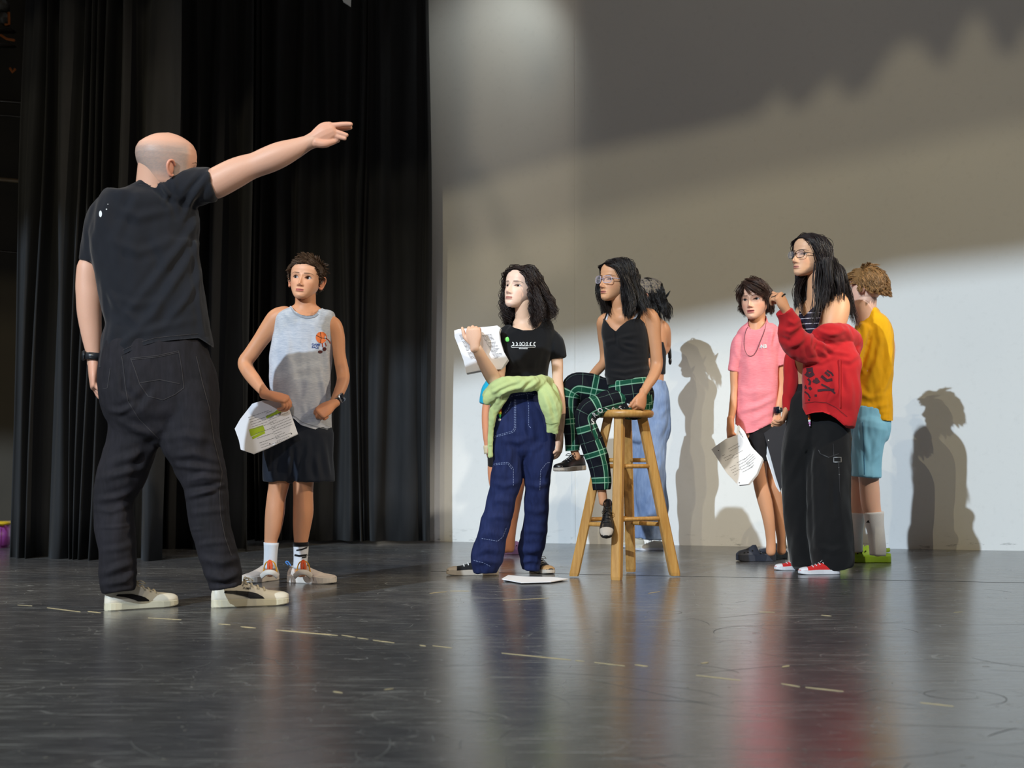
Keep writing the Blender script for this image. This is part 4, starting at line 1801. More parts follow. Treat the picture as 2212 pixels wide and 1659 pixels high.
# pointing hand, drawn finger by finger
for rows in ([(664, 308, 16, 0, .8), (684, 300, 19, 0, .7), (703, 291, 22, 0, .6), (718, 284, 17, 0, .6)],
             [(676, 298, 12), (688, 284, 11), (698, 274, 9.5), (712, 271, 8.5)],
             [(704, 273, 8.5), (722, 271, 6.6), (738, 269, 6.0), (750, 268.3, 5.6), (758, 268.5, 5.0)],
             [(710, 279, 7, .03), (730, 278, 6, .03), (746, 277, 5.6, .03), (757, 275.5, 5.0, .03)],
             [(706, 281, 6.8), (722, 284, 6.0), (736, 288, 5.6), (749, 292, 4.6)],
             [(703, 287, 6.4), (718, 291, 5.6), (732, 296, 5.2), (745, 299.5, 4.3)],
             [(682, 308, 11, -.01), (700, 311, 9.0, -.01), (716, 307, 7.2, 0), (730, 303, 5.4, .01)]):
    man.hand_parts.append(tube(rows, man.D, tr=.95, n=12, step=.005))
man.addhand(203, 782, (.05, -.1, -1), (1, .25, 0), .185, curl=(.35, .42, .5, .55), side=-1, thumb=(.35, .35))

stub = lambda X, Y, Z: sstep(.30, .46, Z + .10 * sstep(-.3, .2, Y)) * (1 - sstep(.70, .90, Z - .05 * Y)) * (1 - sstep(.16, .26, Y)) * .85
man.head = Head(359, 362, man.D, .258, yaw=-118, pitch=0, roll=4, skin=(222, 172, 148), hair=(60, 48, 42), stub=stub, width=1.06, blush=.3)
man.finish(M_SKIN, (214, 166, 142))
beard = lambda: None

tee_folds = [([(455, 440), (400, 520), (330, 610), (265, 690)], 8, 9), ([(440, 500), (390, 590), (330, 680), (270, 740)], 9, 9), ([(432, 590), (400, 650), (350, 710)], 6, 7),
             ([(330, 400), (372, 440), (380, 470)], -6, 6), ([(345, 392), (362, 420), (356, 440)], 7, 5), ([(376, 385), (380, 412)], 6, 5), ([(452, 375), (415, 430), (400, 470)], 8, 6),
             ([(438, 372), (402, 418)], -6, 5), ([(250, 450), (300, 470), (380, 450)], 5, 9), ([(240, 520), (300, 545), (370, 520)], 5, 9), ([(285, 480), (340, 560), (350, 640)], -4, 12),
             ([(420, 470), (424, 560), (430, 650), (440, 720)], 6, 5), ([(215, 600), (250, 660), (300, 700)], 6, 8), ([(232, 760), (300, 720), (420, 690)], 5, 8),
             ([(240, 640), (290, 660), (340, 650)], 4, 8), ([(198, 500), (205, 545)], 5, 5), ([(300, 420), (270, 470), (250, 520)], 4, 9)]
shirt = man.garment('tshirt', [
    man.t((338, 398, 40, 0, 1.0), (337, 412, 66, 0, .62), (334, 432, 96, 0, .55), (325, 460, 112, 0, .50), (315, 500, 116, 0, .50), (313, 530, 117, 0, .52), (318, 572, 113, 0, .54), (328, 632, 111, 0, .56), (340, 690, 109, 0, .58), (341, 744, 118, 0, .58), (341, 800, 122, 0, .58), caps=('r', 'f'), e=2.3),
    man.t((345, 425, 44), (382, 416, 44), (418, 407, 42), (448, 399, 39), (461, 396, 37.5), caps=('r', 'f'), tr=1.0),
    man.t((262, 440, 34), (230, 462, 36), (211, 500, 31), (199, 540, 25), (193, 567, 23), caps=('r', 'f'), tr=1.15)],
    M_BLACKTEE, .0055, 4, tee_folds, .0035, .15, 3,
    cuts=[[(180, 900), (180, 800), (221, 792), (262, 768), (300, 749), (335, 739), (380, 734), (429, 730), (445, 740), (463, 752), (500, 752), (500, 900)]])
shirt['label'] = 'black cotton t-shirt with a small white mark on the shoulder'
hem = stitch('hem_seam', [[(224, 781), (262, 758), (300, 740), (335, 730), (380, 725), (428, 721)]], shirt, M_SEAM, .5)
stitch('neck_seam', [[(300, 399), (325, 401), (350, 395), (364, 388)]], shirt, M_SEAM, .6)
dec = decal('shoulder_mark', [poly_px(circle_px(217, 462, 3.2, 7.0)), poly_px(circle_px(230, 452, 1.3)), poly_px(circle_px(233, 441, .9))], bvh_of(shirt), M_WHITE, shirt)

jean_folds = [([(300, 870), (260, 890), (236, 886)], 7, 6), ([(345, 945), (300, 930), (250, 905)], 6, 7), ([(340, 960), (290, 985), (240, 1000)], 7, 8), ([(320, 1010), (270, 1020), (215, 1035)], 6, 7),
              ([(290, 1060), (250, 1075), (206, 1080)], 6, 6), ([(285, 1090), (240, 1105), (206, 1100)], 4, 5), ([(210, 1140), (250, 1139), (285, 1133)], 3, 3), ([(218, 1190), (260, 1185), (290, 1175)], 4, 6),
              ([(220, 1240), (260, 1225), (292, 1215)], 8, 7), ([(225, 1262), (270, 1255), (292, 1235)], 8, 6), ([(400, 1040), (440, 1030), (486, 1035)], 8, 6), ([(398, 1058), (445, 1050), (488, 1058)], -8, 5),
              ([(402, 1075), (440, 1065), (490, 1045)], 8, 5), ([(375, 985), (420, 980), (480, 1000)], 6, 7), ([(370, 1005), (430, 1010), (484, 1018)], 6, 6), ([(345, 950), (400, 940), (470, 955)], 5, 8), ([(405, 1110), (450, 1105), (494, 1100)], 4, 6),
              ([(412, 1145), (440, 1142)], 3, 3), ([(425, 1178), (460, 1172), (500, 1170)], 4, 5), ([(430, 1205), (480, 1215), (520, 1205)], 7, 7), ([(440, 1240), (485, 1250), (522, 1235)], 9, 7),
              ([(445, 1262), (490, 1262), (520, 1250)], -6, 5), ([(330, 830), (300, 870), (270, 880)], -6, 8), ([(262, 790), (270, 840), (300, 870)], -6, 7), ([(300, 1030), (315, 990), (340, 955)], 6, 7)]
jeans = man.garment('jeans', [
    man.t((336, 735, 108, 0, .62), (336, 790, 121, 0, .60), (343, 840, 126, 0, .58), (350, 885, 121, 0, .56), (352, 912, 112, 0, .5), caps=('f', 'r'), e=2.4),
    man.t((286, 850, 60), (290, 900, 57), (287, 950, 55), (276, 990, 53), (262, 1031, 51), (246, 1076, 43), (248, 1136, 43), (254, 1188, 40), (255, 1237, 39.5), (256, 1268, 37), (257, 1277, 35), caps=('r', 'f'), tr=.95),
    man.t((404, 850, 62), (410, 900, 61), (411, 949, 64), (426, 994, 56), (440, 1031, 49), (446, 1069, 46), (450, 1114, 44), (460, 1162, 41), (471, 1203, 41), (482, 1237, 40), (486, 1258, 37), (488, 1270, 34), caps=('r', 'f'), tr=.95)],
    M_BLACKJEAN, .006, 4, jean_folds, .003, .12, 5)
stitch('pocket', [[(282, 774), (340, 768), (386, 758)], [(283, 777), (340, 771), (386, 761)], [(282, 774), (292, 800), (302, 830), (320, 856), (352, 864), (378, 852), (397, 838), (393, 800), (386, 758)], [(302, 827), (345, 820), (388, 829)],
                  [(263, 770), (267, 800), (270, 830), (276, 866), (300, 905), (343, 948)], [(238, 795), (232, 838), (222, 840)]], jeans, M_SEAM, .8)
stitch('side_seam', [[(424, 770), (438, 830), (452, 880), (462, 950), (480, 1020), (474, 1060), (476, 1110), (486, 1160), (500, 1200)]], jeans, M_SEAM, .9)
watch(man, 202, 770, man.D, (.06, 0, 1), .0315, M_DARKGREY, M_BLACK, M_DARKGREY, face_dir=(-.9, -.4, 0), band_w=.013)

g1 = G(222, 1321); g2 = G(453, 1314)
sm = dict(upper=M_WHITELEATHER, sole=M_OFFSOLE, lace=M_LACE, collar=M_LACE)
s1 = shoe(man, 'sneaker', g1 + np.array([.0, .02, 0]), 40, .285, sm, label='white leather sneaker with a black side stripe')
s2 = shoe(man, 'sneaker', g2 + np.array([.0, .02, 0]), 25, .295, sm, label='white leather sneaker with a black side stripe')
for s_, pl, tx in ((s1, [(254, 1284), (285, 1283), (300, 1286), (313, 1290), (322, 1296), (322, 1299), (298, 1299), (288, 1295), (270, 1290), (250, 1288)], None),
                   (s2, [(486, 1276), (510, 1276), (540, 1278), (556, 1282), (568, 1289), (572, 1293), (541, 1293), (528, 1288), (505, 1283), (484, 1281)], (534, 1271))):
    tr = bvh_of(s_)
    decal('side_stripe', [poly_px(pl)], tr, M_BLACK, s_, .002)
    if tx:
        decal('lettering', text_px('PUMA', tx[0], tx[1], 4.4, .03, 1.0, .01), tr, M_DARKGREY, s_, .002)
# ------------------------------------------------------------------ script papers
def papers(name, label, front, D, cols, thick=.008, edge_off=(0, 0), layers=4, mat=None, marks=(), group=None, spread=1.6, text_lines=True, tilt=None):
    """a stack of sheets held in a hand: front = outline in photo pixels, tilt = metres of depth per pixel in x and y"""
    th = thing(name, label, 'papers', P(np.mean([p[0] for p in front]), max(p[1] for p in front), D), group)
    q, f = poly_px(front)
    tx, ty = tilt or (0, 0)
    cx, cy = q.mean(0)
    r = np.random.default_rng(len(front))
    first = None
    for k in range(layers):
        dx, dy = edge_off[0] * k / max(1, layers - 1), edge_off[1] * k / max(1, layers - 1)
        j = r.uniform(-.6, .6, 2) * (k > 0)
        off = k * thick / layers * 1.6
        bend = .012 * np.sin((q[:, 0] - cx) / 60.0)
        dep = D + off + (q[:, 0] - cx) * tx + (q[:, 1] - cy) * ty + bend
        A_ = np.array([P(x + dx + j[0], y + dy + j[1], d_) for (x, y), d_ in zip(q, dep)])
        B_ = A_ + np.array([0, thick / layers * .8, 0])
        n = len(q)
        # rim
        e = {}
        for a_, b_, c_ in f:
            for u, v in ((a_, b_), (b_, c_), (c_, a_)):
                e[(u, v)] = 1
        rim = [(u, v) for (u, v) in e if (v, u) not in e]
        Q = np.array([[u, v, v + n, u + n] for u, v in rim])
        o = put('sheet', np.concatenate([A_, B_]), [np.concatenate([f, f[:, ::-1] + n]), Q], mat or M_PAPER, th, smooth=False)
        if k == 0:
            first = o
    tr = bvh_of(first)
    if cols:
        sh = []
        for (ax, ay), (bx, by), (dx_, dy_), n in cols:
            # block of lines from a to b (first line), stepping by d
            for i in range(n):
                if r.uniform() < .12:
                    continue
                x0, y0 = ax + dx_ * i, ay + dy_ * i
                x1, y1 = bx + dx_ * i, by + dy_ * i
                t = 1 if r.uniform() < .7 else r.uniform(.3, .9)
                a_, b_ = np.array([x0, y0]), np.array([x0 + (x1 - x0) * t, y0 + (y1 - y0) * t])
                L_ = np.linalg.norm(b_ - a_)
                s_ = 0
                while s_ < L_:
                    l_ = r.uniform(2.5, 8)
                    sh.append(ribbon_px([a_ + (b_ - a_) * s_ / L_, a_ + (b_ - a_) * min(1, (s_ + l_) / L_)], .42, 3))
                    s_ += l_ + 1.0
        pt = decal('printed_text', sh, tr, M_PRINT, first, .0012)
        pt['kind'] = 'stuff'
    for nm, poly, mt in marks:
        decal(nm, [poly_px(poly)], tr, mt, first, .0008)
    return th


# ------------------------------------------------------------------ boy in the grey sleeveless shirt
M_TANK = heather('pale_heather_jersey', (206, 208, 214), (168, 176, 190), stretch=(5, 5, 70), scale=9)
M_NAVYSH = cloth('dark_navy_polyester', (24, 30, 42), .7, .06, sheen=.1)
M_SOCKW = cloth('white_cotton_rib', (222, 224, 228), .9, .04, fine=300, stretch=(4, 4, .3))
M_SOCKB = cloth('black_cotton_rib', (22, 22, 24), .9, .05)
M_RUN = plain('dusty_white_knit', (208, 196, 186), .7, var=.08, scale=30)
M_RUNS = plain('white_foam', (216, 208, 198), .6, var=.08, scale=20)
M_ORG = plain('orange_webbing', (216, 84, 34), .7)
M_YLW = plain('yellow_piping', (222, 158, 34), .6)
M_BLU = plain('blue_webbing', (70, 130, 200), .7)

boy = Person('boy in pale grey sleeveless shirt and dark shorts, holding a highlighted script', 6.24, 648, 1262)
b = boy
b.limb((650, 930, 52, 0, .6), (650, 850, 54, 0, .58), (650, 770, 55, 0, .56), (655, 710, 57, 0, .52), (659, 690, 58, 0, .5), (660, 676, 40, 0, .6))
b.limb((661, 700, 24), (660, 672, 22.5), (660, 650, 22.5), (660, 630, 22), tr=1.0)
b.limb((618, 682, 22), (600, 689, 24), (583, 708, 21), (563, 735, 17.5), (542, 765, 16.5), (529, 783, 16), (535, 800, 15.5, -.02), (549, 820, 14.5, -.05), (563, 838, 12, -.11), (577, 853, 10.5, -.15))
b.limb((702, 698, 20), (719, 704, 20), (730, 730, 15.5), (733, 766, 14), (740, 803, 14.5), (741, 822, 14, -.02), (733, 846, 12.5, -.05), (724, 864, 10.5, -.07), (718, 876, 10, -.08))
b.limb((607, 1000, 27), (603, 1043, 22.5), (597, 1075, 20.5), (594, 1106, 21), (590, 1140, 18.5), (585, 1170, 14), (585, 1200, 12.5), (583, 1235, 13), tr=1.0)
b.limb((657, 1000, 27), (655, 1043, 22.5), (655, 1075, 21.5), (655, 1106, 22), (652, 1140, 19), (650, 1172, 15), (650, 1200, 13.5), (650, 1235, 14), tr=1.0)
b.addhand(578, 853, (.95, -.12, -.22), (-.12, .40, -.9), .165, off=-.165, curl=(.85, .95, 1.0, 1.0), side=1, thumb=(.35, .6), spread=.05)
b.addhand(720, 872, (-.72, -.35, -.55), (-.15, .85, -.55), .145, off=-.08, curl=(.9, 1.0, 1.1, 1.1), side=-1, thumb=(.35, .5), spread=.05)
b.head = Head(661, 604, b.D, .196, yaw=6, pitch=3, roll=-6, skin=(222, 166, 132), hair=(74, 54, 38), lips=(186, 104, 98), hairline=HL_SHORT, open_=1.35, gaze=(-16, 3), width=1.06, jaw=.95, brow=1.2, ear=1.25)
b.finish(M_SKIN, (214, 152, 114))
V, fs, c = hair(b.head, 620, 8, .125, .3, part=-.3, side=.6, back=-.3, fall=.3, grav=.06, vol=.14, r=.0075, spread=.02, seed=5, face=0, steps=5, cap=.035, lift=.14, bangs=(.05, (1.0, .55, .15)), tip=lambda r_: np.where(r_[:, 2] > .72, 1.25, np.where(r_[:, 2] > .6, .8, .45)))
put('hair', V, fs, M_HAIR, b.root, col=c)
put('sock', *[x for x in b.t((586, 1172, 16.5), (585, 1190, 15), (584, 1212, 14.5), (583, 1228, 15), caps=('f', 'f'), tr=1.0)], M_SOCKW, b.root)
so = put('sock', *b.t((650, 1173, 16.5), (650, 1190, 16), (649, 1212, 15), (648, 1228, 15), caps=('f', 'f'), tr=1.0), M_SOCKW, b.root)
so['label'] = 'white sock with a black top band and dark stripes'
put('cuff', *b.t((650, 1171, 17.2), (650, 1180, 17), caps=('f', 'f'), tr=1.0), M_SOCKB, so)
decal('emblem', [ribbon_px([(640, 1189), (652, 1187), (665, 1182)], 1.6), ribbon_px([(636, 1199), (646, 1201), (664, 1199)], 2.2), ribbon_px([(652, 1205), (662, 1203)], 1.2)], bvh_of(so), M_DKPRINT, so)

tank_folds = [([(700, 700), (704, 760), (712, 830)], 6, 5), ([(690, 790), (700, 840), (706, 900)], 6, 5), ([(640, 900), (660, 850), (680, 790)], 4, 8), ([(596, 830), (640, 800), (700, 790)], 4, 8),
              ([(600, 690), (620, 740), (625, 800)], 3, 8), ([(650, 905), (680, 890), (710, 895)], 5, 5), ([(655, 870), (660, 900)], 4, 5), ([(670, 880), (690, 920)], 5, 5), ([(610, 670), (625, 690)], 3, 4)]
tank = b.garment('sleeveless_shirt', [
    b.t((659, 664, 32, 0, 1.0), (659, 674, 58, 0, .66), (659, 690, 65, 0, .60), (656, 720, 64.5, 0, .60), (652, 750, 66, 0, .60), (648, 800, 67, 0, .60), (650, 850, 64.5, 0, .62), (653, 900, 63.5, 0, .64), (656, 955, 62, 0, .66), caps=('r', 'f'), e=2.3)],
    M_TANK, .005, 3, tank_folds, .0030, .13, 8,
    cuts=[[(600, 600), (600, 655), (627, 661), (660, 664), (692, 668), (720, 650), (720, 600)], [(500, 1100), (500, 893), (598, 893), (620, 897), (636, 905), (650, 918), (672, 925), (695, 931), (718, 937), (760, 940), (760, 1100)]],
    fcuts=[[(628, 640), (629, 661), (636, 671), (648, 679), (662, 682.5), (676, 681), (684, 676), (689, 669), (690, 640)]])
stitch('neck_band', [[(628, 664), (635, 675), (648, 683.5), (663, 686.5), (678, 684.5), (687, 678)]], tank, plain('grey_rib', (150, 156, 168), .9), 1.6, .002)
stitch('hem_band', [[(600, 891), (622, 893), (638, 900), (652, 912), (674, 919), (697, 925), (715, 930)]], tank, plain('grey_thread', (140, 142, 148), .9), .6, .002)
tr = bvh_of(tank)
badge = decal('chest_print', [poly_px(circle_px(694, 729, 12, 12.5, 24))], tr, plain('orange_print', (222, 112, 52), .8), tank, .0014)
badge['label'] = 'plain orange ball print'
decal('seam_lines', [ribbon_px([(683, 724), (694, 730), (706, 731)], .5), ribbon_px([(692, 717), (694, 730), (692, 741)], .5)], tr, M_DKPRINT, badge, .0024)
decal('caption', text_px('GAME', 682.5, 744.5, 4.6, .08, 1.05, .02) + text_px('FACE', 681, 750.5, 4.6, .08, 1.0, .02), tr, plain('navy_print', (34, 62, 128), .8), badge, .0020)
decal('limbs', [ribbon_px([(704, 730), (711, 736), (714, 742)], 1.0), ribbon_px([(696, 741), (697, 750)], 1.5), ribbon_px([(702, 740), (705, 748)], 1.2)], tr, plain('rust_print', (150, 66, 44), .8), badge, .0018)
decal('shoes_print', [poly_px(circle_px(692, 760, 5, 3.4, 12)), poly_px(circle_px(701, 754, 4.4, 4.2, 12))], tr, plain('maroon_print', (84, 34, 34), .8), badge, .0020)

shorts_f = [([(640, 940), (625, 990), (612, 1035)], 7, 7), ([(668, 950), (660, 1000), (662, 1038)], 7, 6), ([(700, 950), (706, 1000), (712, 1035)], 6, 5), ([(595, 960), (590, 1010), (588, 1036)], 5, 6), ([(684, 985), (688, 1036)], 6, 5), ([(634, 960), (634, 1040)], -9, 5)]
b.garment('shorts', [
    b.t((650, 885, 58, 0, .62), (649, 930, 64, 0, .62), (647, 965, 72, 0, .56), (645, 1000, 70, 0, .50), (644, 1020, 62, 0, .45), caps=('f', 'r'), e=2.4),
    b.t((610, 935, 40), (604, 980, 37), (602, 1015, 35), (602, 1040, 33.5), caps=('r', 'f'), tr=1.0),
    b.t((680, 935, 40), (678, 980, 43), (678, 1015, 44), (678, 1040, 45), caps=('r', 'f'), tr=.85)],
    M_NAVYSH, .005, 3, shorts_f, .0025, .12, 4)
watch(b, 727, 862, b.D - .06, (-.35, -.3, .8), .0245, M_DARKGREY, M_SCREEN, M_STEELB, face_dir=(.8, -.5, .2), band_w=.010)

g = G(586, 1258)
m1 = dict(upper=M_RUN, sole=M_RUNS)
s1 = shoe(b, 'runner', G(598, 1252), 242, .235, m1, label='dusty white running shoe, toe towards the camera')
s2 = shoe(b, 'runner', G(621, 1258), -18, .235, m1, label='dusty white running shoe seen from the side')
for s_, x, y, ex in ((s1, 583, 1213, None), (s2, 655, 1213, 1)):
    put('pull_tab', *tube3([P(x - 3, y + 16, b.D - .075), P(x - 3, y + 4, b.D - .07), P(x, y - 3, b.D - .055), P(x + 3, y + 4, b.D - .07), P(x + 3, y + 16, b.D - .075)], .006, .003, n=8, step=.005), M_ORG, s_)
    put('piping', *tube3([P(x - 14, y + 22, b.D - .05), P(x - 11, y + 8, b.D - .055), P(x - 5, y, b.D - .06), P(x + 6, y, b.D - .06), P(x + 12, y + 8, b.D - .055), P(x + 15, y + 22, b.D - .05)], .0028, n=6, step=.006), M_YLW, s_)
    put('strap', *tube3([P(x - 19, y + 32, b.D - .10), P(x - 8, y + 24, b.D - .12), P(x + 6, y + 24, b.D - .12), P(x + 17, y + 32, b.D - .10)], .012, .004, up=(0, -1, .3), n=8, step=.008), M_RUNS, s_)
put('heel_loop', *tube3([P(628, 1222, b.D - .02), P(622, 1213, b.D - .02), P(617, 1214, b.D - .02), P(622, 1220, b.D - .02)], .003, n=6, step=.005), M_BLU, s2)

sc = papers('script_papers', 'white script pages with green highlighting in the fist of the boy in grey',
       [(507, 926), (519, 905), (545, 872), (567, 865), (600, 865), (621, 875), (636, 918), (642.5, 937), (577, 968), (547, 980), (520, 971), (516, 951)], b.D - .17,
       [((536, 902), (580, 887), (2.2, 5.0), 15), ((574, 893), (616, 876), (2.0, 5.0), 15)], .006, (1.5, 1.5), 3,
       marks=[('highlighter', [(574, 899), (593, 890), (600, 884), (606, 882), (608, 890), (596, 895), (576, 904)], M_MARKER),
              ('highlighter', [(538, 928), (568, 918), (573, 931), (542, 943)], M_MARKER),
              ('highlighter', [(544, 944), (571, 931), (573, 936), (546, 949)], M_MARKER),
              ('punch_hole', circle_px(629.5, 937, 1.5, n=8), M_BLACK), ('punch_hole', circle_px(583, 958.5, 1.3, n=8), M_BLACK)], tilt=(.0004, -.0006))
# ------------------------------------------------------------------ girl in black t-shirt and blue jeans
M_NAVYJ = denim('indigo_denim', (20, 29, 66), (32, 43, 86))
M_LIGHTJ = denim('light_washed_denim', (116, 138, 178), (150, 168, 200))
M_THREAD = plain('pale_blue_thread', (118, 130, 168), .8)
M_SAGE = cloth('sage_green_fleece', (184, 200, 138), .9, .05, fine=500)
M_BLACKC = cloth('black_jersey', (17, 18, 22), .88, .08)
M_CANVB = cloth('black_canvas', (26, 27, 30), .85, .1, fine=700)
M_RUBW = plain('worn_white_rubber', (190, 180, 168), .55, var=.12, scale=30)
M_TANTOE = plain('stained_toe_rubber', (176, 140, 96), .6, var=.12, scale=30)
M_GREENP = plain('green_badge_enamel', (128, 232, 116), .3)

tg = Person('girl with wavy shoulder-length dark hair in black t-shirt and dark blue jeans', 6.62, 1120, 1245)
t = tg
t.limb((1130, 925, 50, 0, .6), (1133, 860, 42, 0, .6), (1136, 800, 44, 0, .6), (1137, 750, 48, 0, .58), (1138, 722, 50, 0, .5), (1135, 706, 42, 0, .5), (1132, 697, 26, 0, .8))
t.limb((1132, 722, 26, -.01), (1131, 700, 20), (1130, 680, 17.5, -.01), (1129, 655, 18, -.02), tr=1.0)
t.limb((1100, 722, 16), (1084, 736, 16, 0), (1078, 770, 16, -.03), (1076, 800, 16.5, -.06), (1071, 822, 16, -.10), (1059, 806, 16.5, -.13), (1042, 776, 13.5, -.16), (1029, 751, 11.5, -.18), (1025, 744, 11, -.18))
t.limb((1176, 724, 16), (1194, 738, 16), (1203, 776, 13.5), (1205, 826, 12), (1208, 855, 12), (1211, 885, 11.5), (1211, 915, 9.5), (1209, 940, 8.5))
t.limb((1105, 930, 28), (1095, 1010, 26), (1084, 1090, 20), (1058, 1180, 16), (1048, 1225, 14), tr=1)
t.limb((1160, 930, 28), (1163, 1010, 22, .02), (1158, 1090, 18, .06), (1148, 1170, 13, .13), (1148, 1222, 11, .17), tr=1)
t.addhand(1026, 748, (-.10, -.15, .95), (.2, .93, .1), .150, off=-.185, curl=(.9, 1.0, 1.0, .95), side=1, thumb=(.75, .15), spread=.04)
t.addhand(1209, 940, (-.05, -.1, -1), (-.9, .35, 0), .150, curl=(.45, .5, .55, .6), side=1, thumb=(.35, .35), spread=.05)
t.head = Head(1127, 624, t.D, .210, yaw=36, pitch=9, roll=-4, skin=(244, 208, 188), hair=(38, 26, 24), lips=(196, 128, 118), hairline=HL_LONG, open_=.8, gaze=(-8, -6), width=.98, jaw=.92, brow=.6, blush=.25)
t.finish(M_SKIN, (236, 196, 168))
V, fs, c = hair(t.head, 330, 10, .78, .14, part=.02, side=1.1, back=.45, fall=.75, grav=.40, vol=.20, curl=.042, wave=.30, r=.0068, spread=.04, seed=4, face=.27, steps=20, cap=.03, lift=.05, endz=-.42)
add_hair(t, (V, fs, c), locks(t.head.hc, t.D, [
    ([(1104, 590, .03), (1092, 615, .05), (1088, 650, .04), (1092, 680, .0), (1104, 698, -.05)], 4, 8, 80), ([(1100, 640, .05), (1102, 662, .02), (1112, 688, -.05)], 6, 6, 55),
    ([(1160, 600, -.03), (1176, 630, -.03), (1190, 655, -.03), (1193, 680, -.05), (1178, 700, -.07)], 7, 8, 90), ([(1155, 620, -.06), (1166, 650, -.09), (1172, 680, -.11), (1160, 704, -.12)], 6, 8, 80),
    ([(1170, 610, .0), (1190, 645, .0), (1199, 672, .0), (1192, 698, -.02)], 5, 6, 50)], curl=.014, wave=.06, seed=3))

tf = [([(1180, 730), (1160, 770), (1150, 800)], 4, 7), ([(1095, 750), (1120, 790), (1130, 812)], 4, 7), ([(1186, 760), (1176, 800)], 4, 5), ([(1200, 735), (1196, 765)], 3, 4), ([(1090, 800), (1130, 808), (1180, 800)], 3, 5)]
shirt = t.garment('tshirt', [
    t.t((1133, 695, 30, 0, 1.1), (1135, 703, 48, 0, .75), (1138, 713, 59, 0, .62), (1139, 730, 62, 0, .60), (1138, 752, 58, 0, .62), (1137, 776, 53, 0, .66), (1137, 800, 49, 0, .68), (1137, 826, 47, 0, .7), caps=('r', 'f'), e=2.3),
    t.t((1175, 722, 21), (1192, 735, 22), (1201, 755, 21), (1205.5, 775, 18.5), caps=('r', 'f'), tr=.95),
    t.t((1100, 722, 21), (1084, 733, 21), (1075, 750, 20, -.02), (1072, 766, 19, -.04), caps=('r', 'f'), tr=.95)],
    M_BLACKC, .005, 3, tf, .0025, .13, 6,
    fcuts=[[(1088, 660), (1090, 684), (1096, 697), (1110, 707.5), (1130, 713.5), (1150, 713), (1163, 707), (1172, 694), (1174, 660)]])
tr = bvh_of(shirt)
sh = []
for cx_, k in ((1108, 'm'), (1116, 'c'), (1124.5, 'h'), (1130.5, 'o'), (1138, 'H'), (1146.5, 'C'), (1155, 'M')):
    sg = 1 if k in 'mch' else -1
    if k == 'o':
        sh.append(ribbon_px(circle_px(cx_, 742.5, 3.2, 3.2, 16) + [(cx_ + 3.2, 742.5)], .45, 1.5))
    else:
        th_ = {'m': 1.0, 'c': .75, 'h': .55}[k.lower()]
        arc = [(cx_ - 1.5 * sg + sg * 3.4 * math.sin(a_), 743 - 3.4 * math.cos(a_)) for a_ in np.linspace(.0, PI, 9)]
        sh.append(ribbon_px(arc, th_, 1.5))
        if k in 'hH':
            sh.append(ribbon_px([(cx_ - 1.5 * sg, 739.6), (cx_ - 1.5 * sg, 746.4)], .5, 1.5))
        elif k in 'cC':
            sh.append(ribbon_px([(cx_ - 1.5 * sg + sg * 1.8 * math.sin(a_), 743 - 3.4 * math.cos(a_)) for a_ in np.linspace(.0, PI, 7)], .4, 1.5))
sh.append(ribbon_px([(1104.5, 747.2), (1130, 746.6), (1156, 747.2), (1157, 749), (1154, 750.2), (1130, 749.8), (1107, 751), (1104.3, 749.4), (1104.5, 747.2)], .55, 2))
pr = decal('chest_print', sh, tr, M_WHITE, shirt, .0018)
pr['label'] = 'white row of moon phases over a line'
decal('caption', text_px('MOONRISES', 1130.5, 752.9, 2.3, 0, 1.05, .03), tr, M_WHITE, pr, .0018)
bd = drape([(1096, 733)], tr, .002)[0]
V, fs = ball(bd, .0115, 18, (1, .25, 1))
put('badge', V, fs, M_GREENP, shirt)['label'] = 'round light green badge'

jf = [([(1110, 960), (1095, 1000), (1080, 1035)], 6, 8), ([(1145, 945), (1120, 955), (1085, 950)], 5, 6), ([(1125, 1040), (1090, 1050), (1062, 1042)], 6, 6), ([(1112, 1085), (1080, 1080), (1056, 1085)], 6, 7), ([(1105, 1120), (1075, 1115), (1048, 1120)], 5, 6),
      ([(1095, 1160), (1060, 1150), (1038, 1160)], 6, 7), ([(1085, 1190), (1050, 1185), (1025, 1200)], 8, 7), ([(1080, 1215), (1050, 1210), (1022, 1216)], 7, 6), ([(1190, 1040), (1160, 1050), (1136, 1045)], 5, 6), ([(1187, 1100), (1160, 1105), (1134, 1100)], 5, 7),
      ([(1183, 1150), (1150, 1145), (1128, 1150)], 5, 6), ([(1172, 1185), (1145, 1190), (1120, 1185)], 8, 7), ([(1168, 1215), (1145, 1210), (1125, 1215)], 7, 5), ([(1140, 900), (1142, 950)], -6, 5), ([(1170, 955), (1150, 975), (1140, 1000)], 5, 6)]
jeans = t.garment('jeans', [
    t.t((1133, 835, 36, 0, .8), (1131, 862, 43, 0, .78), (1129, 890, 55, 0, .70), (1130, 935, 68, 0, .60), (1132, 962, 66, 0, .52), caps=('f', 'r'), e=2.3),
    t.t((1100, 920, 38), (1098, 960, 37), (1098, 1000, 34), (1092, 1037, 34.5), (1084, 1072, 30.5), (1079, 1104, 31.5), (1067, 1140, 33), (1058, 1175, 33), (1051, 1205, 34.5), (1049, 1225, 30), (1049, 1238, 25), caps=('r', 'f'), tr=.95),
    t.t((1162, 920, 37), (1163, 960, 35), (1162, 1000, 31), (1161, 1050, 27, .03), (1160, 1095, 26.5, .06), (1156, 1140, 27, .1), (1147, 1180, 28.5, .15), (1147, 1205, 24, .17), (1147, 1222, 21, .17), (1146, 1232, 18, .17), caps=('r', 'f'), tr=.95)],
    M_NAVYJ, .0055, 3, jf, .003, .12, 9)
jeans['label'] = 'dark blue work jeans with pale contrast stitching'
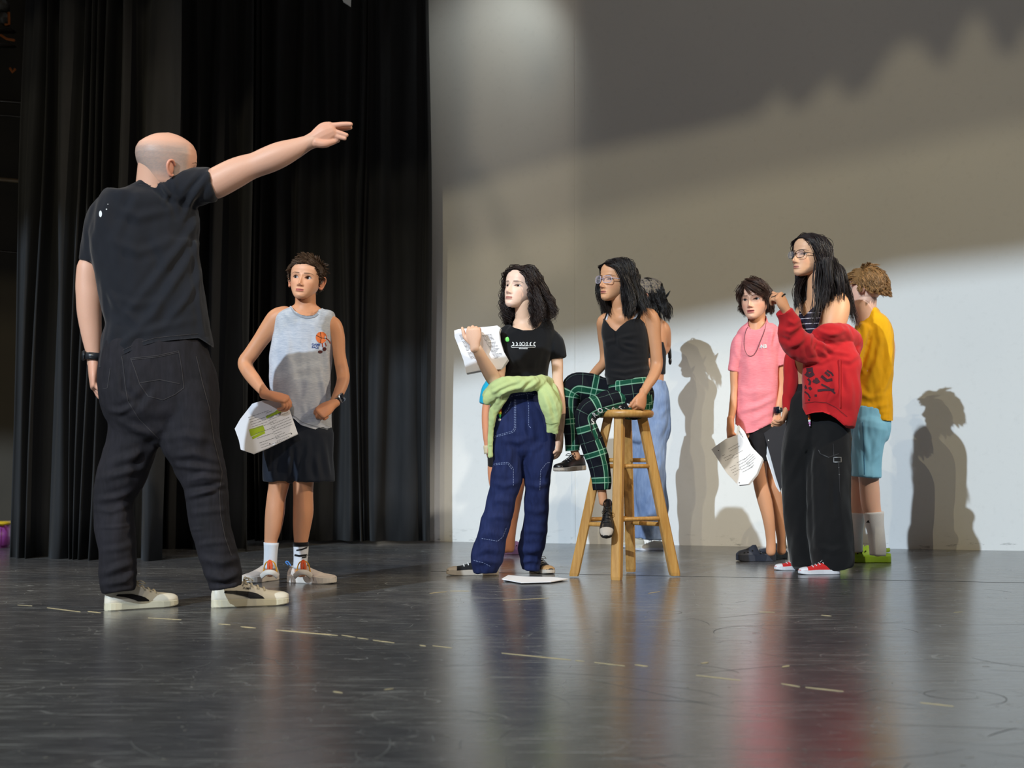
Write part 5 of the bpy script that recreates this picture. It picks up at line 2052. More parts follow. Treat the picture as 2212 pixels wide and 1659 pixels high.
stitch('contrast_stitching', [[(1111, 862), (1111, 925), (1107, 931), (1068, 942)], [(1114, 862), (1114, 926), (1109, 934), (1066, 945)], [(1139, 852), (1142, 880), (1142, 920), (1148, 925)], [(1104, 856), (1140, 850), (1160, 853)],
        [(1066, 1004), (1070, 1001), (1098, 999), (1109, 1012), (1109, 1050)], [(1064, 1007), (1071, 1004), (1097, 1002), (1106, 1014)], [(1168, 1016), (1181, 1000), (1190, 999)], [(1168, 1016), (1166, 1060)], [(1040, 1163), (1075, 1169), (1086, 1160), (1094, 1140)],
        [(1104, 866), (1098, 885), (1090, 893)], [(1022, 1210), (1045, 1216), (1060, 1224)]], jeans, M_THREAD, .55, dash=True)
stitch('belt_loop', [[(1110, 850), (1110, 862)]], jeans, M_NAVYJ, 2.2, .004)

# sweatshirt knotted round the waist
gs = [([(1060, 850), (1090, 835), (1120, 822)], 6, 4), ([(1065, 862), (1095, 842), (1130, 836)], 6, 4), ([(1120, 840), (1135, 826), (1150, 818)], 7, 4), ([(1140, 840), (1155, 828), (1170, 820)], 6, 4), ([(1160, 838), (1172, 828), (1182, 818)], 5, 4),
      ([(1172, 850), (1185, 880), (1190, 915)], 6, 5), ([(1190, 850), (1200, 880), (1206, 905)], 5, 4), ([(1075, 870), (1085, 850), (1105, 842)], 7, 4), ([(1062, 880), (1068, 920)], 5, 4)]
sw = t.garment('tied_sweatshirt', [
    t.t((1052, 856, 12, -.10), (1062, 847, 17, -.12), (1080, 838, 21, -.14), (1105, 831, 19, -.14), (1130, 830, 17.5, -.14), (1155, 828, 17, -.12), (1175, 828, 17, -.06), (1184, 832, 15, .02), (1165, 838, 13, .10), (1130, 842, 12, .13), (1095, 842, 12, .10), (1078, 845, 13, .02), (1072, 848, 15, -.06), tr=.75),
    t.t((1172, 832, 14, -.10), (1180, 852, 19, -.12), (1189, 878, 22, -.12), (1194, 905, 18, -.11), (1193, 921, 14, -.10), (1192, 936, 12.5, -.09), caps=('r', 'f'), tr=.5),
    t.t((1190, 835, 12, -.03), (1199, 860, 13, -.05), (1206, 885, 9, -.06), (1206, 905, 6, -.06), tr=.6),
    t.t((1092, 838, 14, -.12), (1080, 858, 16, -.12), (1067, 885, 11, -.10), (1061, 920, 7.5, -.08), (1059, 955, 6.5, -.06), (1060, 988, 5.5, -.05), caps=('r', 'f'), tr=.6),
    t.t((1066, 848, 15, -.13), (1056, 858, 14, -.13), (1052, 870, 9, -.12), tr=.6)],
    M_SAGE, .0045, 3, gs, .003, .08, 12)
sw['label'] = 'pale green sweatshirt tied round the waist'
stitch('cuff_seam', [[(1178, 914), (1190, 917), (1206, 913)], [(1056, 963), (1064, 963)]], sw, plain('dark_green_thread', (140, 156, 100), .9), .6)  # seam thread in a darker green than the fleece
# charm
kc = drape([(1080, 890)], bvh_of(jeans), .012)[0]
parts = []
ch = None
for k, (dy_, r_, colr) in enumerate(((-8, .0090, (235, 96, 128)), (-3, .0085, (240, 120, 60)), (2, .0075, (236, 224, 50)), (7, .006, (70, 210, 90)), (11, .0042, (40, 170, 110)))):
    V, fs = ball(kc + np.array([.0, 0, -dy_ / 464.0]), r_, 10, (1, .7, 1.2))
    o = put('charm' if k == 0 else 'bead', V, fs, plain('charm_%d' % k, colr, .35), t.root if k == 0 else ch)
    if k == 0:
        ch = o
        o['label'] = 'rainbow bead charm hanging at the pocket'
V, fs = box(kc + np.array([0, 0, -17 / 464.0]), (.014, .005, .012), .002)
put('letter_bead', V, fs, M_WHITE, ch)

cv = dict(upper=M_CANVB, sole=M_RUBW, lace=M_WHITE, collar=M_CANVB, cap=M_RUBW)
cv2 = dict(upper=M_CANVB, sole=M_RUBW, lace=M_WHITE, collar=M_CANVB, cap=M_TANTOE)
shoe(t, 'canvas', G(1078, 1242), 184, .25, cv, label='black canvas shoe with white toe, pointing left')
shoe(t, 'canvas', G(1149, 1233), 292, .235, cv2, label='black canvas shoe with a tan toe cap, pointing at the camera')

papers('script_papers', 'thick white script held beside the shoulder of the girl in black t-shirt',
       [(981, 714), (990, 711), (1020, 708), (1050, 706), (1074, 703), (1081, 708), (1078, 718), (1080, 735), (1087, 758), (1097, 776), (1083, 797), (1060, 799), (1032, 801), (1007, 806), (1004, 790), (1001, 778), (990, 748), (982, 728)], t.D - .125,
       [((992, 724), (1013, 722), (1.3, 2.7), 20), ((1040, 722), (1060, 720), (1.5, 2.7), 20)], .03, (2.0, 3.0), 7, tilt=(0, .0))

# ------------------------------------------------------------------ wooden bar stool
M_WOOD = wood('varnished_pine', (196, 150, 84), (172, 124, 62))
st = thing('bar_stool', 'round-seated varnished wooden bar stool with splayed legs, under the seated girl', 'stool', (.527, 6.60, 0))
sc_ = np.array([.527, 6.60])
SEAT_Z = .772
V, fs = [], []
rs = [(.118, -.034), (.127, -.030), (.131, -.018), (.131, -.012), (.127, -.003), (.118, 0), (.06, -.003), (.0005, -.004)]
rs = [(.0005, -.034)] + rs
nn = 48
VV = np.array([(sc_[0] + r_ * math.cos(a_), sc_[1] + r_ * math.sin(a_), SEAT_Z + z_) for r_, z_ in rs for a_ in np.arange(nn) / nn * 2 * PI])
i, j = np.meshgrid(np.arange(len(rs) - 1), np.arange(nn), indexing='ij')
Q = np.stack([i * nn + j, i * nn + (j + 1) % nn, (i + 1) * nn + (j + 1) % nn, (i + 1) * nn + j], -1).reshape(-1, 4)
put('seat', VV, [Q], M_WOOD, st)
feet = {'L': G(1240, 1247), 'F': G(1332, 1252.5), 'R': G(1458, 1246), 'B': G(1363, 1237.5)}
tops = {}
for k, f_ in feet.items():
    d_ = (f_[:2] - sc_); d_ /= np.linalg.norm(d_)
    tops[k] = np.array([sc_[0] + d_[0] * .080, sc_[1] + d_[1] * .080, SEAT_Z - .03])


def leg_at(k, z):
    a_, b_ = feet[k], tops[k]
    return a_ + (b_ - a_) * (z / b_[2])


for k in feet:
    a_, b_ = feet[k] + np.array([0, 0, .006 if k != 'F' else .0]), tops[k]
    d_ = feet[k][:2] - sc_; d_ /= np.linalg.norm(d_)
    sd = np.array([d_[1], -d_[0], 0])
    rd = np.array([d_[0], d_[1], 0])
    V = []
    for p, w_ in ((a_, .021), (a_ * .98 + b_ * .02, .023), (b_, .0215)):
        bv = .006
        for (u, v) in ((-1, -1), (1, -1), (1, 1), (-1, 1)):
            q1 = p + sd * u * w_ + rd * v * (w_ - bv) + (0 if True else 0)
            q2 = p + sd * u * (w_ - bv) + rd * v * w_
            V += [q1, q2] if u * v > 0 else [q2, q1]
    V = np.array(V)
    ang_ = np.argsort(np.arctan2(((V[:8] - a_) @ rd), ((V[:8] - a_) @ sd)))
    V = np.concatenate([V[:8][ang_], V[8:16][ang_], V[16:][ang_]])
    i, j = np.meshgrid(np.arange(2), np.arange(8), indexing='ij')
    Q = np.stack([i * 8 + j, i * 8 + (j + 1) % 8, (i + 1) * 8 + (j + 1) % 8, (i + 1) * 8 + j], -1).reshape(-1, 4)
    lg = put('leg', V, [Q, np.array([list(range(8))]), np.array([list(range(16, 24))])] if False else [Q, np.array([list(range(8)), list(range(16, 24))])], M_WOOD, st, smooth=False)
    if k != 'F':
        V, fs = tube3([feet[k], feet[k] + np.array([0, 0, .007])], .009, n=12, step=.01, caps=('f', 'f'))
        put('foot_glide', V, fs, M_STEEL, lg)


def z_at(py, k1, k2):
    y = (feet[k1][1] + feet[k2][1]) / 2
    return P(0, py, y)[2]


for k1, k2, py in (('L', 'F', 1133), ('L', 'B', 1120), ('F', 'R', 1121), ('B', 'R', 1130), ('F', 'R', 1007), ('B', 'R', 994), ('L', 'F', 994), ('L', 'B', 1007)):
    z = z_at(py, k1, k2)
    a_, b_ = leg_at(k1, z), leg_at(k2, z)
    put('rung', *tube3([a_, b_], .0105, n=14, step=.05, caps=('f', 'f')), M_WOOD, st)

# ------------------------------------------------------------------ girl on the stool
M_PLAID = plaid('green_plaid_flannel')
M_CAMI = cloth('black_rib_knit', (18, 18, 22), .9, .08, fine=600, stretch=(3, 3, .4))
M_BRA = plain('pale_elastic', (196, 196, 204), .7)
M_GREYSH = plain('grey_suede', (170, 160, 150), .8, var=.08, scale=40)
M_BLKLEA = plain('black_leather', (22, 20, 22), .35)
sg = Person('girl with glasses in black camisole and green plaid pants, seated on the wooden stool', 6.60, 1345, 1248)
s = sg
s.limb((1358, 865, 34, .02, .6), (1355, 840, 36, .01, .6), (1354, 790, 42, 0, .60), (1352, 750, 44, 0, .58), (1350, 715, 45, 0, .55), (1350, 695, 46, 0, .48), (1348, 680, 42, 0, .42), (1343, 668, 26, 0, .7))
s.limb((1345, 690, 24, -.01), (1340, 668, 18), (1337, 650, 16.5, -.01), (1336, 630, 17, -.01), tr=1)
s.limb((1385, 684, 18), (1402, 684, 19), (1410, 702, 18), (1412, 726, 16.5), (1417, 764, 14), (1418.5, 790, 13.5), (1411, 813, 12.5, -.04), (1398, 834, 10.5, -.08), (1389, 850, 9.5, -.10), tr=.95)
s.limb((1315, 688, 14, .02), (1303, 694, 14, .03), (1302, 720, 12, .07), (1306, 760, 11, .12), (1305, 782, 11, .13), (1294, 796, 11, .15), (1280, 812, 10, .17), (1268, 830, 9, .18), tr=1)
s.limb((1366, 862, 18, 0), (1320, 868, 14, -.04), (1275, 888, 12, -.06), (1268, 915, 11, -.06), (1282, 960, 11, -.05), (1300, 1060, 10, -.05), (1303, 1085, 9.5, -.05), tr=1)
s.limb((1360, 852, 18, .05), (1300, 836, 12, .07), (1245, 828, 11, .07), (1233, 840, 10, .07), (1233, 880, 10, .07), (1238, 960, 9, .07), (1246, 988, 9, .07), tr=1)
s.addhand(1389, 850, (-.25, -.35, -1), (-.6, .7, 0), .135, off=-.10, curl=(1.0, 1.05, 1.1, 1.1), side=-1, thumb=(.5, .5), spread=.05)
s.addhand(1270, 828, (-.5, -.1, -.8), (.3, -1, 0), .13, off=.18, curl=(.5, .5, .5, .5), side=1)
s.head = Head(1334, 606, s.D, .204, yaw=52, pitch=2, roll=-3, skin=(214, 160, 122), hair=(26, 21, 22), lips=(176, 104, 98), hairline=HL_LONG, open_=.7, gaze=(4, -8), width=.98, jaw=.92, brow=.5)
s.finish(M_SKIN, (204, 148, 110))
V, fs, c = hair(s.head, 340, 9, .74, .18, part=.05, side=1.2, back=.35, fall=.8, grav=.40, vol=.16, curl=.014, wave=.5, r=.0066, spread=.035, seed=8, face=.275, steps=18, cap=.03, lift=.0, endz=-.40)
add_hair(s, (V, fs, c), locks(s.head.hc, s.D, [
    ([(1306, 590, .06), (1293, 610, .07), (1292, 635, .07), (1300, 660, .02), (1312, 688, -.05)], 3, 6, 60), ([(1306, 640, .05), (1312, 665, .0), (1318, 688, -.06)], 5, 5, 45),
    ([(1350, 600, -.09), (1362, 630, -.09), (1366, 660, -.10), (1360, 690, -.12)], 6, 6, 60), ([(1366, 600, -.04), (1380, 640, -.05), (1390, 665, -.07), (1402, 682, -.09)], 7, 7, 80), ([(1376, 620, .0), (1392, 650, -.03), (1410, 670, -.05)], 6, 5, 40)], curl=.004, wave=.09, seed=5))
M_CLEAR = plain('pale_lilac_frame', (186, 176, 196), .2, spec=.8)
ml = MT('spectacle_lens')
ml.set(Roughness=0.02, Alpha=0.16)
ml.b.inputs['Base Color'].default_value = (.75, .72, .8, 1)
M_LENS = ml.m
glasses(s, s.head, M_CLEAR, M_LENS, r=.0065, w_=.120, h_=.082, rnd=3.2)

cf = [([(1330, 733), (1350, 728), (1380, 722)], 4, 4), ([(1330, 735), (1350, 740), (1385, 745)], 5, 4), ([(1328, 735), (1312, 740), (1304, 748)], 5, 4), ([(1329, 718), (1330, 735), (1331, 745)], -5, 3), ([(1330, 738), (1350, 752), (1375, 762)], 4, 4),
      ([(1308, 800), (1350, 806), (1402, 796)], 5, 4), ([(1306, 812), (1350, 818), (1404, 808)], 5, 4), ([(1310, 780), (1350, 788), (1400, 780)], 3, 4), ([(1350, 770), (1395, 772)], 2, 4)]
cami = s.garment('camisole', [
    s.t((1348, 672, 44, 0, .60), (1348, 690, 45.5, 0, .60), (1348, 715, 49.5, 0, .66), (1353, 750, 49, 0, .66), (1354, 790, 47, 0, .66), (1355, 810, 49.5, 0, .70), (1354, 826, 44, 0, .76), (1353, 836, 42, 0, .78), caps=('f', 'f'), e=2.3)],
    M_CAMI, .0045, 2, cf, .0018, .10, 6,
    cuts=[[(1270, 640), (1270, 700), (1304, 688), (1309, 693), (1318, 706), (1330, 716), (1340, 705), (1355, 693), (1369, 688.5), (1383, 688.5), (1395, 700), (1440, 700), (1440, 640)]])
trb = bvh_of(s.body)
for l_, h_ in (([(1306, 690), (1309, 682), (1312, 674)], 1.5), ([(1380, 690), (1383, 678), (1385, 668)], 2.3), ([(1373, 690), (1380, 680), (1387, 670)], 1.2)):
    decal('strap', [ribbon_px(l_, h_)], trb, M_CAMI, s.root, .004)
for l_, h_ in (([(1309, 691), (1311, 684), (1313, 677)], 2.2), ([(1369, 690), (1376, 680), (1382, 671)], 2.0)):
    decal('undergarment_strap', [ribbon_px(l_, h_)], trb, M_BRA, s.root, .0025)

pf = [([(1250, 830), (1290, 842), (1330, 850)], 5, 5), ([(1275, 905), (1270, 930)], 4, 5), ([(1300, 870), (1340, 860), (1370, 850)], 3, 6), ([(1285, 980), (1305, 1000), (1316, 1010)], 4, 5)]
pants = s.uvgarment('plaid_pants', [
    ([(1358, 812, 42, .0, .8), (1361, 835, 47, 0, .8), (1364, 858, 49, 0, .8), (1366, 874, 47, 0, .8)], dict(caps=('f', 'r'), e=2.4)),
    ([(1385, 850, 30, .06), (1342, 848, 30, .07), (1300, 846, 32, .07), (1270, 840, 34, .07), (1246, 838, 33, .07), (1233, 852, 25, .07), (1231, 880, 20, .07), (1235, 925, 18, .07), (1237, 974, 15.5, .07)], dict(caps=('r', 'f'), tr=.95)),
    ([(1390, 862, 27, -.02), (1345, 862, 25, -.03), (1305, 872, 25, -.05), (1276, 884, 25, -.06), (1264, 900, 22, -.06), (1268, 925, 23, -.06), (1284, 970, 26, -.05), (1297, 1015, 22.5, -.05), (1300, 1058, 19, -.05)], dict(caps=('r', 'f'), tr=.95))],
    M_PLAID, pf, .0018, .12, 4)
pants['label'] = 'green and black plaid flannel pants with white block letters down the leg'
trp = bvh_of(pants)
decal('side_stripe', [ribbon_px([(1378, 864), (1360, 874), (1340, 881), (1318, 885), (1300, 888), (1288, 896), (1281, 908), (1282, 925), (1290, 950)], 6.5)], trp, M_BLACKC, pants, .0018)
let = []
for ch_, x, y, an in (('W', 1374, 868, 2.2), ('A', 1359.5, 875.5, 2.2), ('R', 1343, 881, 2.15), ('R', 1328, 884, 2.1), ('I', 1313, 884, 2.0), ('O', 1297, 887, 2.2), ('R', 1285, 896.5, 2.45), ('S', 1280.5, 911, 3.05)):
    let += text_px(ch_, x, y, 11 if ch_ != 'S' else 13, an - PI, .8, .02)
decal('lettering', let, trp, M_WHITE, pants, .003)
bl = dict(upper=M_BLKLEA, sole=M_GREYSH, lace=M_BLKLEA, collar=M_BLKLEA)
c1 = P(1262, 1006, s.D + .14)
shoe(s, 'sneaker', (c1[0], c1[1], c1[2] - .02), 232, .225, bl, pitch=-2, label='black low sneaker with a thick grey sole')
c2 = P(1308, 1094, s.D - .02)
so = shoe(s, 'canvas', (c2[0] + .015, c2[1] - .0, c2[2]), 262, .215, dict(upper=M_BLKLEA, sole=M_BLKLEA, lace=M_BLACK, collar=M_BLKLEA, cap=M_GREYSH), pitch=-42, label='black sneaker with a pale grey toe, resting on the stool rung')

# pages lying on the floor
pp = thing('loose_pages', 'loose white script pages lying on the floor left of the stool', 'papers', G(1155, 1253))
for k, (poly, z) in enumerate((([(1087, 1251), (1100, 1243), (1135, 1245), (1180, 1246), (1225, 1250), (1180, 1257), (1130, 1259)], .004), ([(1084, 1250), (1098, 1242), (1140, 1246), (1190, 1246), (1228, 1250), (1190, 1256), (1126, 1258)], .009))):
    q, f = poly_px(poly)
    A_ = np.array([G(x, y, z + .006 * max(0, 1 - (x - 1084) / 22) * (1 if k else .3)) for x, y in q])
    B_ = A_ - np.array([0, 0, .0035])
    n = len(q)
    e = {}
    for a_, b_, c_ in f:
        for u, v in ((a_, b_), (b_, c_), (c_, a_)):
            e[(u, v)] = 1
    rim = np.array([[u, v, v + n, u + n] for (u, v) in e if (v, u) not in e])
    put('sheet', np.concatenate([A_, B_]), [np.concatenate([f, f[:, ::-1] + n]), rim], M_PAPER, pp, smooth=False)
# ------------------------------------------------------------------ girl with red hoodie
M_RED = cloth('red_fleece', (178, 28, 34), .9, .05, fine=500)
M_BLKCARGO = cloth('black_twill', (18, 18, 20), .88, .08)
M_REDCANV = cloth('red_canvas', (206, 40, 40), .8, .06)
M_RUBWH = plain('clean_white_rubber', (226, 226, 232), .45)
ms = MT('striped_knit')
tc = ms.n('ShaderNodeTexCoord')
spz = ms.n('ShaderNodeSeparateXYZ')
ms.l(tc.outputs['Object'], spz.inputs[0])
fr_ = ms.math('FRACT', ms.math('DIVIDE', spz.outputs[2], .026))
ms.l(ms.mix(ms.math('LESS_THAN', fr_, .13), lin(26, 18, 40), lin(206, 200, 214)), ms.b.inputs['Base Color'])
ms.set(Roughness=.85)
M_STRIPE = ms.m

rg_ = Person('girl with long straight dark hair and glasses, red hoodie slipped off her shoulders', 6.87, 1770, 1236)
r = rg_
r.limb((1768, 900, 46, .02, .45), (1765, 850, 44, .02, .5), (1762, 815, 44, .02, .55), (1762, 770, 44, 0, .6), (1774, 710, 46, 0, .6), (1780, 670, 46, 0, .55), (1782, 646, 44, 0, .5), (1775, 632, 28, 0, .7))
r.limb((1768, 660, 26, 0), (1762, 636, 20), (1760, 615, 17), (1762, 590, 18), tr=1)
r.limb((1804, 642, 24, -.02), (1806, 662, 30, -.04), (1800, 690, 30, -.06), (1792, 720, 27, -.07), (1784, 750, 22, -.09), (1760, 752, 19, -.13), (1730, 726, 15, -.18), (1708, 692, 12, -.22), (1698, 672, 10.5, -.24), tr=.9)
r.limb((1752, 655, 16, .05), (1732, 672, 14, .06), (1718, 720, 12, .05), (1710, 780, 11, .03), (1704, 840, 9, .02), (1699, 885, 7.5, .02), tr=1)
r.limb((1740, 900, 24), (1722, 1000, 20, .06), (1723, 1100, 16, .09), (1733, 1205, 12, .12), tr=1)
r.limb((1795, 900, 30), (1790, 1000, 26), (1792, 1100, 20), (1790, 1215, 14), tr=1)
# raised fist with fingers curled to the left
r.addhand(1699, 672, (-.50, -.30, .85), (-.62, .75, -.25), .166, off=-.24, curl=(1.25, 1.2, 1.1, 1.0), side=-1, thumb=(.35, .7), spread=.05)
r.addhand(1699, 884, (-.35, -.2, -1), (-.9, .3, .1), .13, off=.02, curl=(.55, .6, .6, .6), side=1, thumb=(.35, .5), spread=.04)
r.head = Head(1752, 553, r.D, .216, yaw=60, pitch=4, roll=-2, skin=(226, 178, 144), hair=(30, 22, 24), lips=(186, 120, 112), hairline=HL_LONG, open_=.8, gaze=(0, 4), width=.97, jaw=.9, brow=.4)
r.finish(M_SKIN, (206, 156, 120))
def red_shoulder(q):
    # locks spread over the shoulders instead of sinking into the neck
    k = np.clip((-.05 - q[:, 2]) / .35, 0, 1)
    rad_ = np.hypot(q[:, 0], q[:, 1] + .05) + 1e-6
    want = .30 + .10 * k
    f = np.where((k > 0) & (rad_ < want), 1 + k * (want / rad_ - 1), 1)
    q[:, 0] *= f
    q[:, 1] = (q[:, 1] + .05) * f - .05
    return q


V, fs, c = hair(r.head, 380, 9, 1.02, .2, part=-.02, side=1.0, back=.35, fall=.8, grav=.40, vol=.14, curl=.010, wave=.5, r=.0062, spread=.04, seed=10, face=.27, steps=22, cap=.03, lift=.0, endz=-1.0, shoulder=red_shoulder)
add_hair(r, (V, fs, c), locks(r.head.hc, r.D, [
    ([(1738, 596, .0), (1726, 612, -.03), (1720, 634, -.06), (1726, 660, -.09), (1736, 684, -.11)], 5, 7, 60),
    ([(1770, 570, -.11), (1766, 610, -.11), (1766, 650, -.12), (1758, 690, -.14), (1752, 706, -.14)], 8, 8, 90), ([(1785, 560, -.12), (1788, 600, -.13), (1786, 630, -.13), (1776, 668, -.14)], 9, 8, 90),
    ([(1800, 560, -.07), (1812, 600, -.06), (1826, 640, -.04), (1838, 680, -.03), (1846, 712, -.03)], 8, 8, 90), ([(1815, 580, .0), (1832, 630, .02), (1842, 670, .02), (1858, 716, .02)], 7, 6, 80),
    ([(1740, 600, .02), (1736, 640, .02), (1742, 680, .0)], 9, 9, 60)], curl=.004, wave=.12, seed=7))
glasses(r, r.head, M_BLACK, M_LENS, r=.0052, w_=.125, h_=.088, rnd=2.4)
r.garment('striped_top', [r.t((1770, 655, 38, -.005, .60), (1768, 680, 42, -.005, .64), (1768, 712, 42, -.005, .66), (1766, 740, 38, -.0, .66), caps=('f', 'f'))], M_STRIPE, .0045, 2, (), .001, .1, 3,
          cuts=[[(1700, 620), (1700, 668), (1726, 668), (1736, 684), (1744, 676), (1756, 664), (1840, 660), (1840, 620)]])

rf = [([(1700, 690), (1715, 700), (1726, 690)], 5, 4), ([(1690, 712), (1706, 716), (1724, 704)], 7, 4.5), ([(1686, 728), (1704, 736), (1722, 722), (1730, 710)], -8, 5), ([(1700, 752), (1720, 745), (1738, 730)], 6, 5), ([(1752, 715), (1748, 745), (1756, 775)], 7, 5),
      ([(1768, 735), (1764, 755), (1772, 778)], -7, 4), ([(1776, 740), (1778, 760), (1790, 775)], 6, 4), ([(1745, 780), (1775, 782), (1805, 768)], 5, 4.5), ([(1760, 712), (1790, 722), (1822, 718)], 7, 5), ([(1762, 728), (1790, 742), (1815, 748)], -7, 4),
      ([(1765, 736), (1800, 760), (1840, 766)], 5, 4), ([(1800, 706), (1830, 715), (1845, 740)], 5, 5), ([(1815, 776), (1835, 780), (1855, 765)], 6, 5), ([(1800, 790), (1805, 840), (1800, 870)], 6, 6), ([(1830, 800), (1838, 850), (1835, 890)], 7, 6), ([(1820, 800), (1822, 850)], -5, 4),
      ([(1790, 870), (1800, 850)], 4, 4), ([(1712, 740), (1710, 800), (1706, 850)], 3, 5)]
hood = r.garment('hoodie', [
    # forearm and elbow of the raised arm
    r.t((1694, 671, 18.5, -.24), (1700, 684, 18.5, -.23), (1706, 697, 23, -.22), (1708, 716, 27, -.20), (1718, 737, 31, -.18), (1740, 752, 33, -.15), (1768, 754, 34, -.12), (1796, 745, 36, -.09), (1815, 738, 36, -.05), caps=('f', 'r'), tr=.85),
    # slipped collar and hood round the upper arm and back
    r.t((1766, 722, 14, -.14), (1782, 719, 20, -.16), (1805, 719, 22, -.14), (1830, 728, 25, -.06), (1838, 745, 25, .02), (1828, 765, 22, .05), tr=.9),
    r.t((1815, 735, 30, .0), (1830, 755, 30, .0), (1832, 775, 22, .0), tr=1.0),
    # body
    r.t((1802, 745, 40, -.04, .9), (1798, 775, 60, -.07, .72), (1796, 815, 62, -.09, .68), (1797, 855, 63, -.10, .66), (1794, 885, 59, -.10, .64), (1790, 918, 57, -.10, .62), caps=('r', 'f'), e=2.8),
    # other front panel and sleeve
    r.t((1728, 716, 12, .04), (1716, 750, 15, .04), (1709, 800, 16, .03), (1706, 845, 15, .02), (1700, 862, 12, .02), (1702, 888, 10, .02), caps=('r', 'f'), tr=.95)],
    M_RED, .005, 3, rf, .004, .12, 14,
    cuts=[[(1640, 900), (1690, 893), (1712, 893), (1733, 880), (1741, 896), (1760, 891), (1777, 890), (1795, 897), (1806, 904), (1826, 922), (1840, 960), (1640, 990)]])
hood['label'] = 'red zip hoodie with a faded black print, slipped off the shoulders'
trh = bvh_of(hood)
stitch('hem_rib_seam', [[(1738, 871), (1760, 868), (1785, 870), (1805, 880), (1830, 900)]], hood, plain('dark_red_thread', (110, 18, 24), .9), .7)
sh = []
for l, hw in (([(1740, 806), (1748, 812), (1758, 806)], 4.5), ([(1742, 800), (1756, 798)], 5), ([(1745, 818), (1750, 824), (1748, 832)], 2.5), ([(1756, 822), (1764, 826), (1770, 822)], 3.5), ([(1764, 816), (1762, 828)], 3), ([(1774, 812), (1786, 822), (1798, 820)], 3.2), ([(1782, 804), (1792, 812)], 2.6),
              ([(1766, 844), (1780, 842), (1802, 842)], 2.6), ([(1774, 830), (1790, 838), (1804, 850)], 2.0), ([(1738, 832), (1742, 840)], 2.5), ([(1748, 836), (1752, 842)], 3.2), ([(1738, 846), (1746, 852), (1750, 860)], 1.8), ([(1762, 852), (1762, 857)], 2.6), ([(1786, 800), (1796, 806), (1800, 812)], 2), ([(1748, 862), (1747, 866)], 2)):
    sh.append(ribbon_px(l, hw, 3))
decal('faded_print', sh, trh, plain('faded_black_ink', (58, 22, 32), .9), hood, .0015)
put('drawstring', *tube3([drape([(1815, y)], trh, .006)[0] for y in (776, 800, 830, 858, 880)], .0032, n=8, step=.01), M_RED, hood)

wf = [([(1760, 905), (1750, 960), (1748, 1020), (1750, 1100), (1752, 1180)], -10, 7), ([(1710, 920), (1700, 980), (1696, 1040)], 4, 8), ([(1790, 930), (1785, 990), (1790, 1060)], 5, 9), ([(1815, 1000), (1812, 1080), (1820, 1150)], 6, 9), ([(1725, 1100), (1722, 1160), (1730, 1200)], 5, 8),
      ([(1770, 1100), (1768, 1160), (1775, 1210)], 5, 8), ([(1765, 1000), (1775, 960)], 5, 7), ([(1700, 1050), (1720, 1000), (1740, 960)], 5, 7), ([(1765, 1180), (1800, 1190), (1835, 1180)], 5, 6), ([(1800, 1040), (1802, 1110)], -5, 5)]
pants = r.garment('wide_cargo_pants', [
    r.t((1764, 812, 40, .03, .6), (1767, 850, 54, .02, .55), (1766, 875, 60, .0, .56), (1765, 905, 65, .0, .56), (1766, 950, 72, 0, .56), caps=('f', 'r'), e=2.3),
    r.t((1745, 870, 28, .02), (1733, 915, 33, .01), (1724, 960, 34.5, .03), (1719, 1010, 31.5, .06), (1721, 1080, 31, .08), (1728, 1150, 29, .1), (1733, 1195, 29, .12), (1736, 1222, 27, .12), caps=('r', 'f'), tr=1),
    r.t((1792, 915, 44, -.03), (1791, 960, 46, -.03), (1790, 1030, 47, -.03), (1792, 1100, 48, -.03), (1795, 1170, 48, -.03), (1799, 1215, 46, -.02), (1802, 1232, 41, -.02), caps=('r', 'f'), tr=.8)],
    M_BLKCARGO, .006, 3, wf, .004, .16, 11)
stitch('cargo_pocket', [[(1768, 972), (1772, 980), (1790, 988), (1812, 980)], [(1800, 958), (1801, 985)], [(1812, 1000), (1814, 1060), (1818, 1080)]], pants, plain('black_thread', (40, 40, 44), .6), .8)
trw = bvh_of(pants)
decal('buckle', [ribbon_px([(1801, 988), (1817, 988), (1817, 998), (1801, 998), (1801, 988)], .9)], trw, M_STEELB, pants, .004)
for ey in ((1812, 1010), (1813, 1025)):
    decal('eyelet', [poly_px(circle_px(ey[0], ey[1], 1.4, n=8))], trw, M_STEELB, pants, .003)
kc = drape([(1748, 905)], trw, .012)[0]
ch = None
for k, (dy_, r_, colr) in enumerate(((-6, .0070, (200, 60, 50)), (-1, .0075, (228, 120, 40)), (4, .0068, (236, 232, 236)), (9, .0058, (206, 120, 190)), (14, .004, (200, 170, 210)))):
    V, fs = ball(kc + np.array([.003 * k / 4, 0, -dy_ / 447.0]), r_, 10, (1, .7, 1.2))
    o = put('charm' if k == 0 else 'bead', V, fs, plain('hip_charm_%d' % k, colr, .35), r.root if k == 0 else ch)
    if k == 0:
        ch = o
        o['label'] = 'small orange and white charm hanging below the hoodie hem'
for px_, py_, tn in ((1675, 640, (1, .1, .45)), (1697, 634, (1, .2, -.5)), (1672, 655, (.8, 0, -.6))):
    pass
rc = dict(upper=M_REDCANV, sole=M_RUBWH, lace=M_RUBWH, collar=M_REDCANV, cap=M_RUBWH)
shoe(r, 'canvas', G(1752, 1231), 184, .185, rc, label='red canvas shoe with white rubber toe and sole')
shoe(r, 'canvas', G(1815, 1240), 185, .205, rc, label='red canvas shoe with white rubber toe and sole')
# rings and a black band on the raised fingers
trf = bvh_of(r.body)
decal('rings', [ribbon_px([(1666, 642), (1672, 640), (1678, 637), (1680, 634)], .8), ribbon_px([(1689, 641), (1693, 637), (1697, 635)], 1.7)], trf, M_BLACK, r.root, .002)

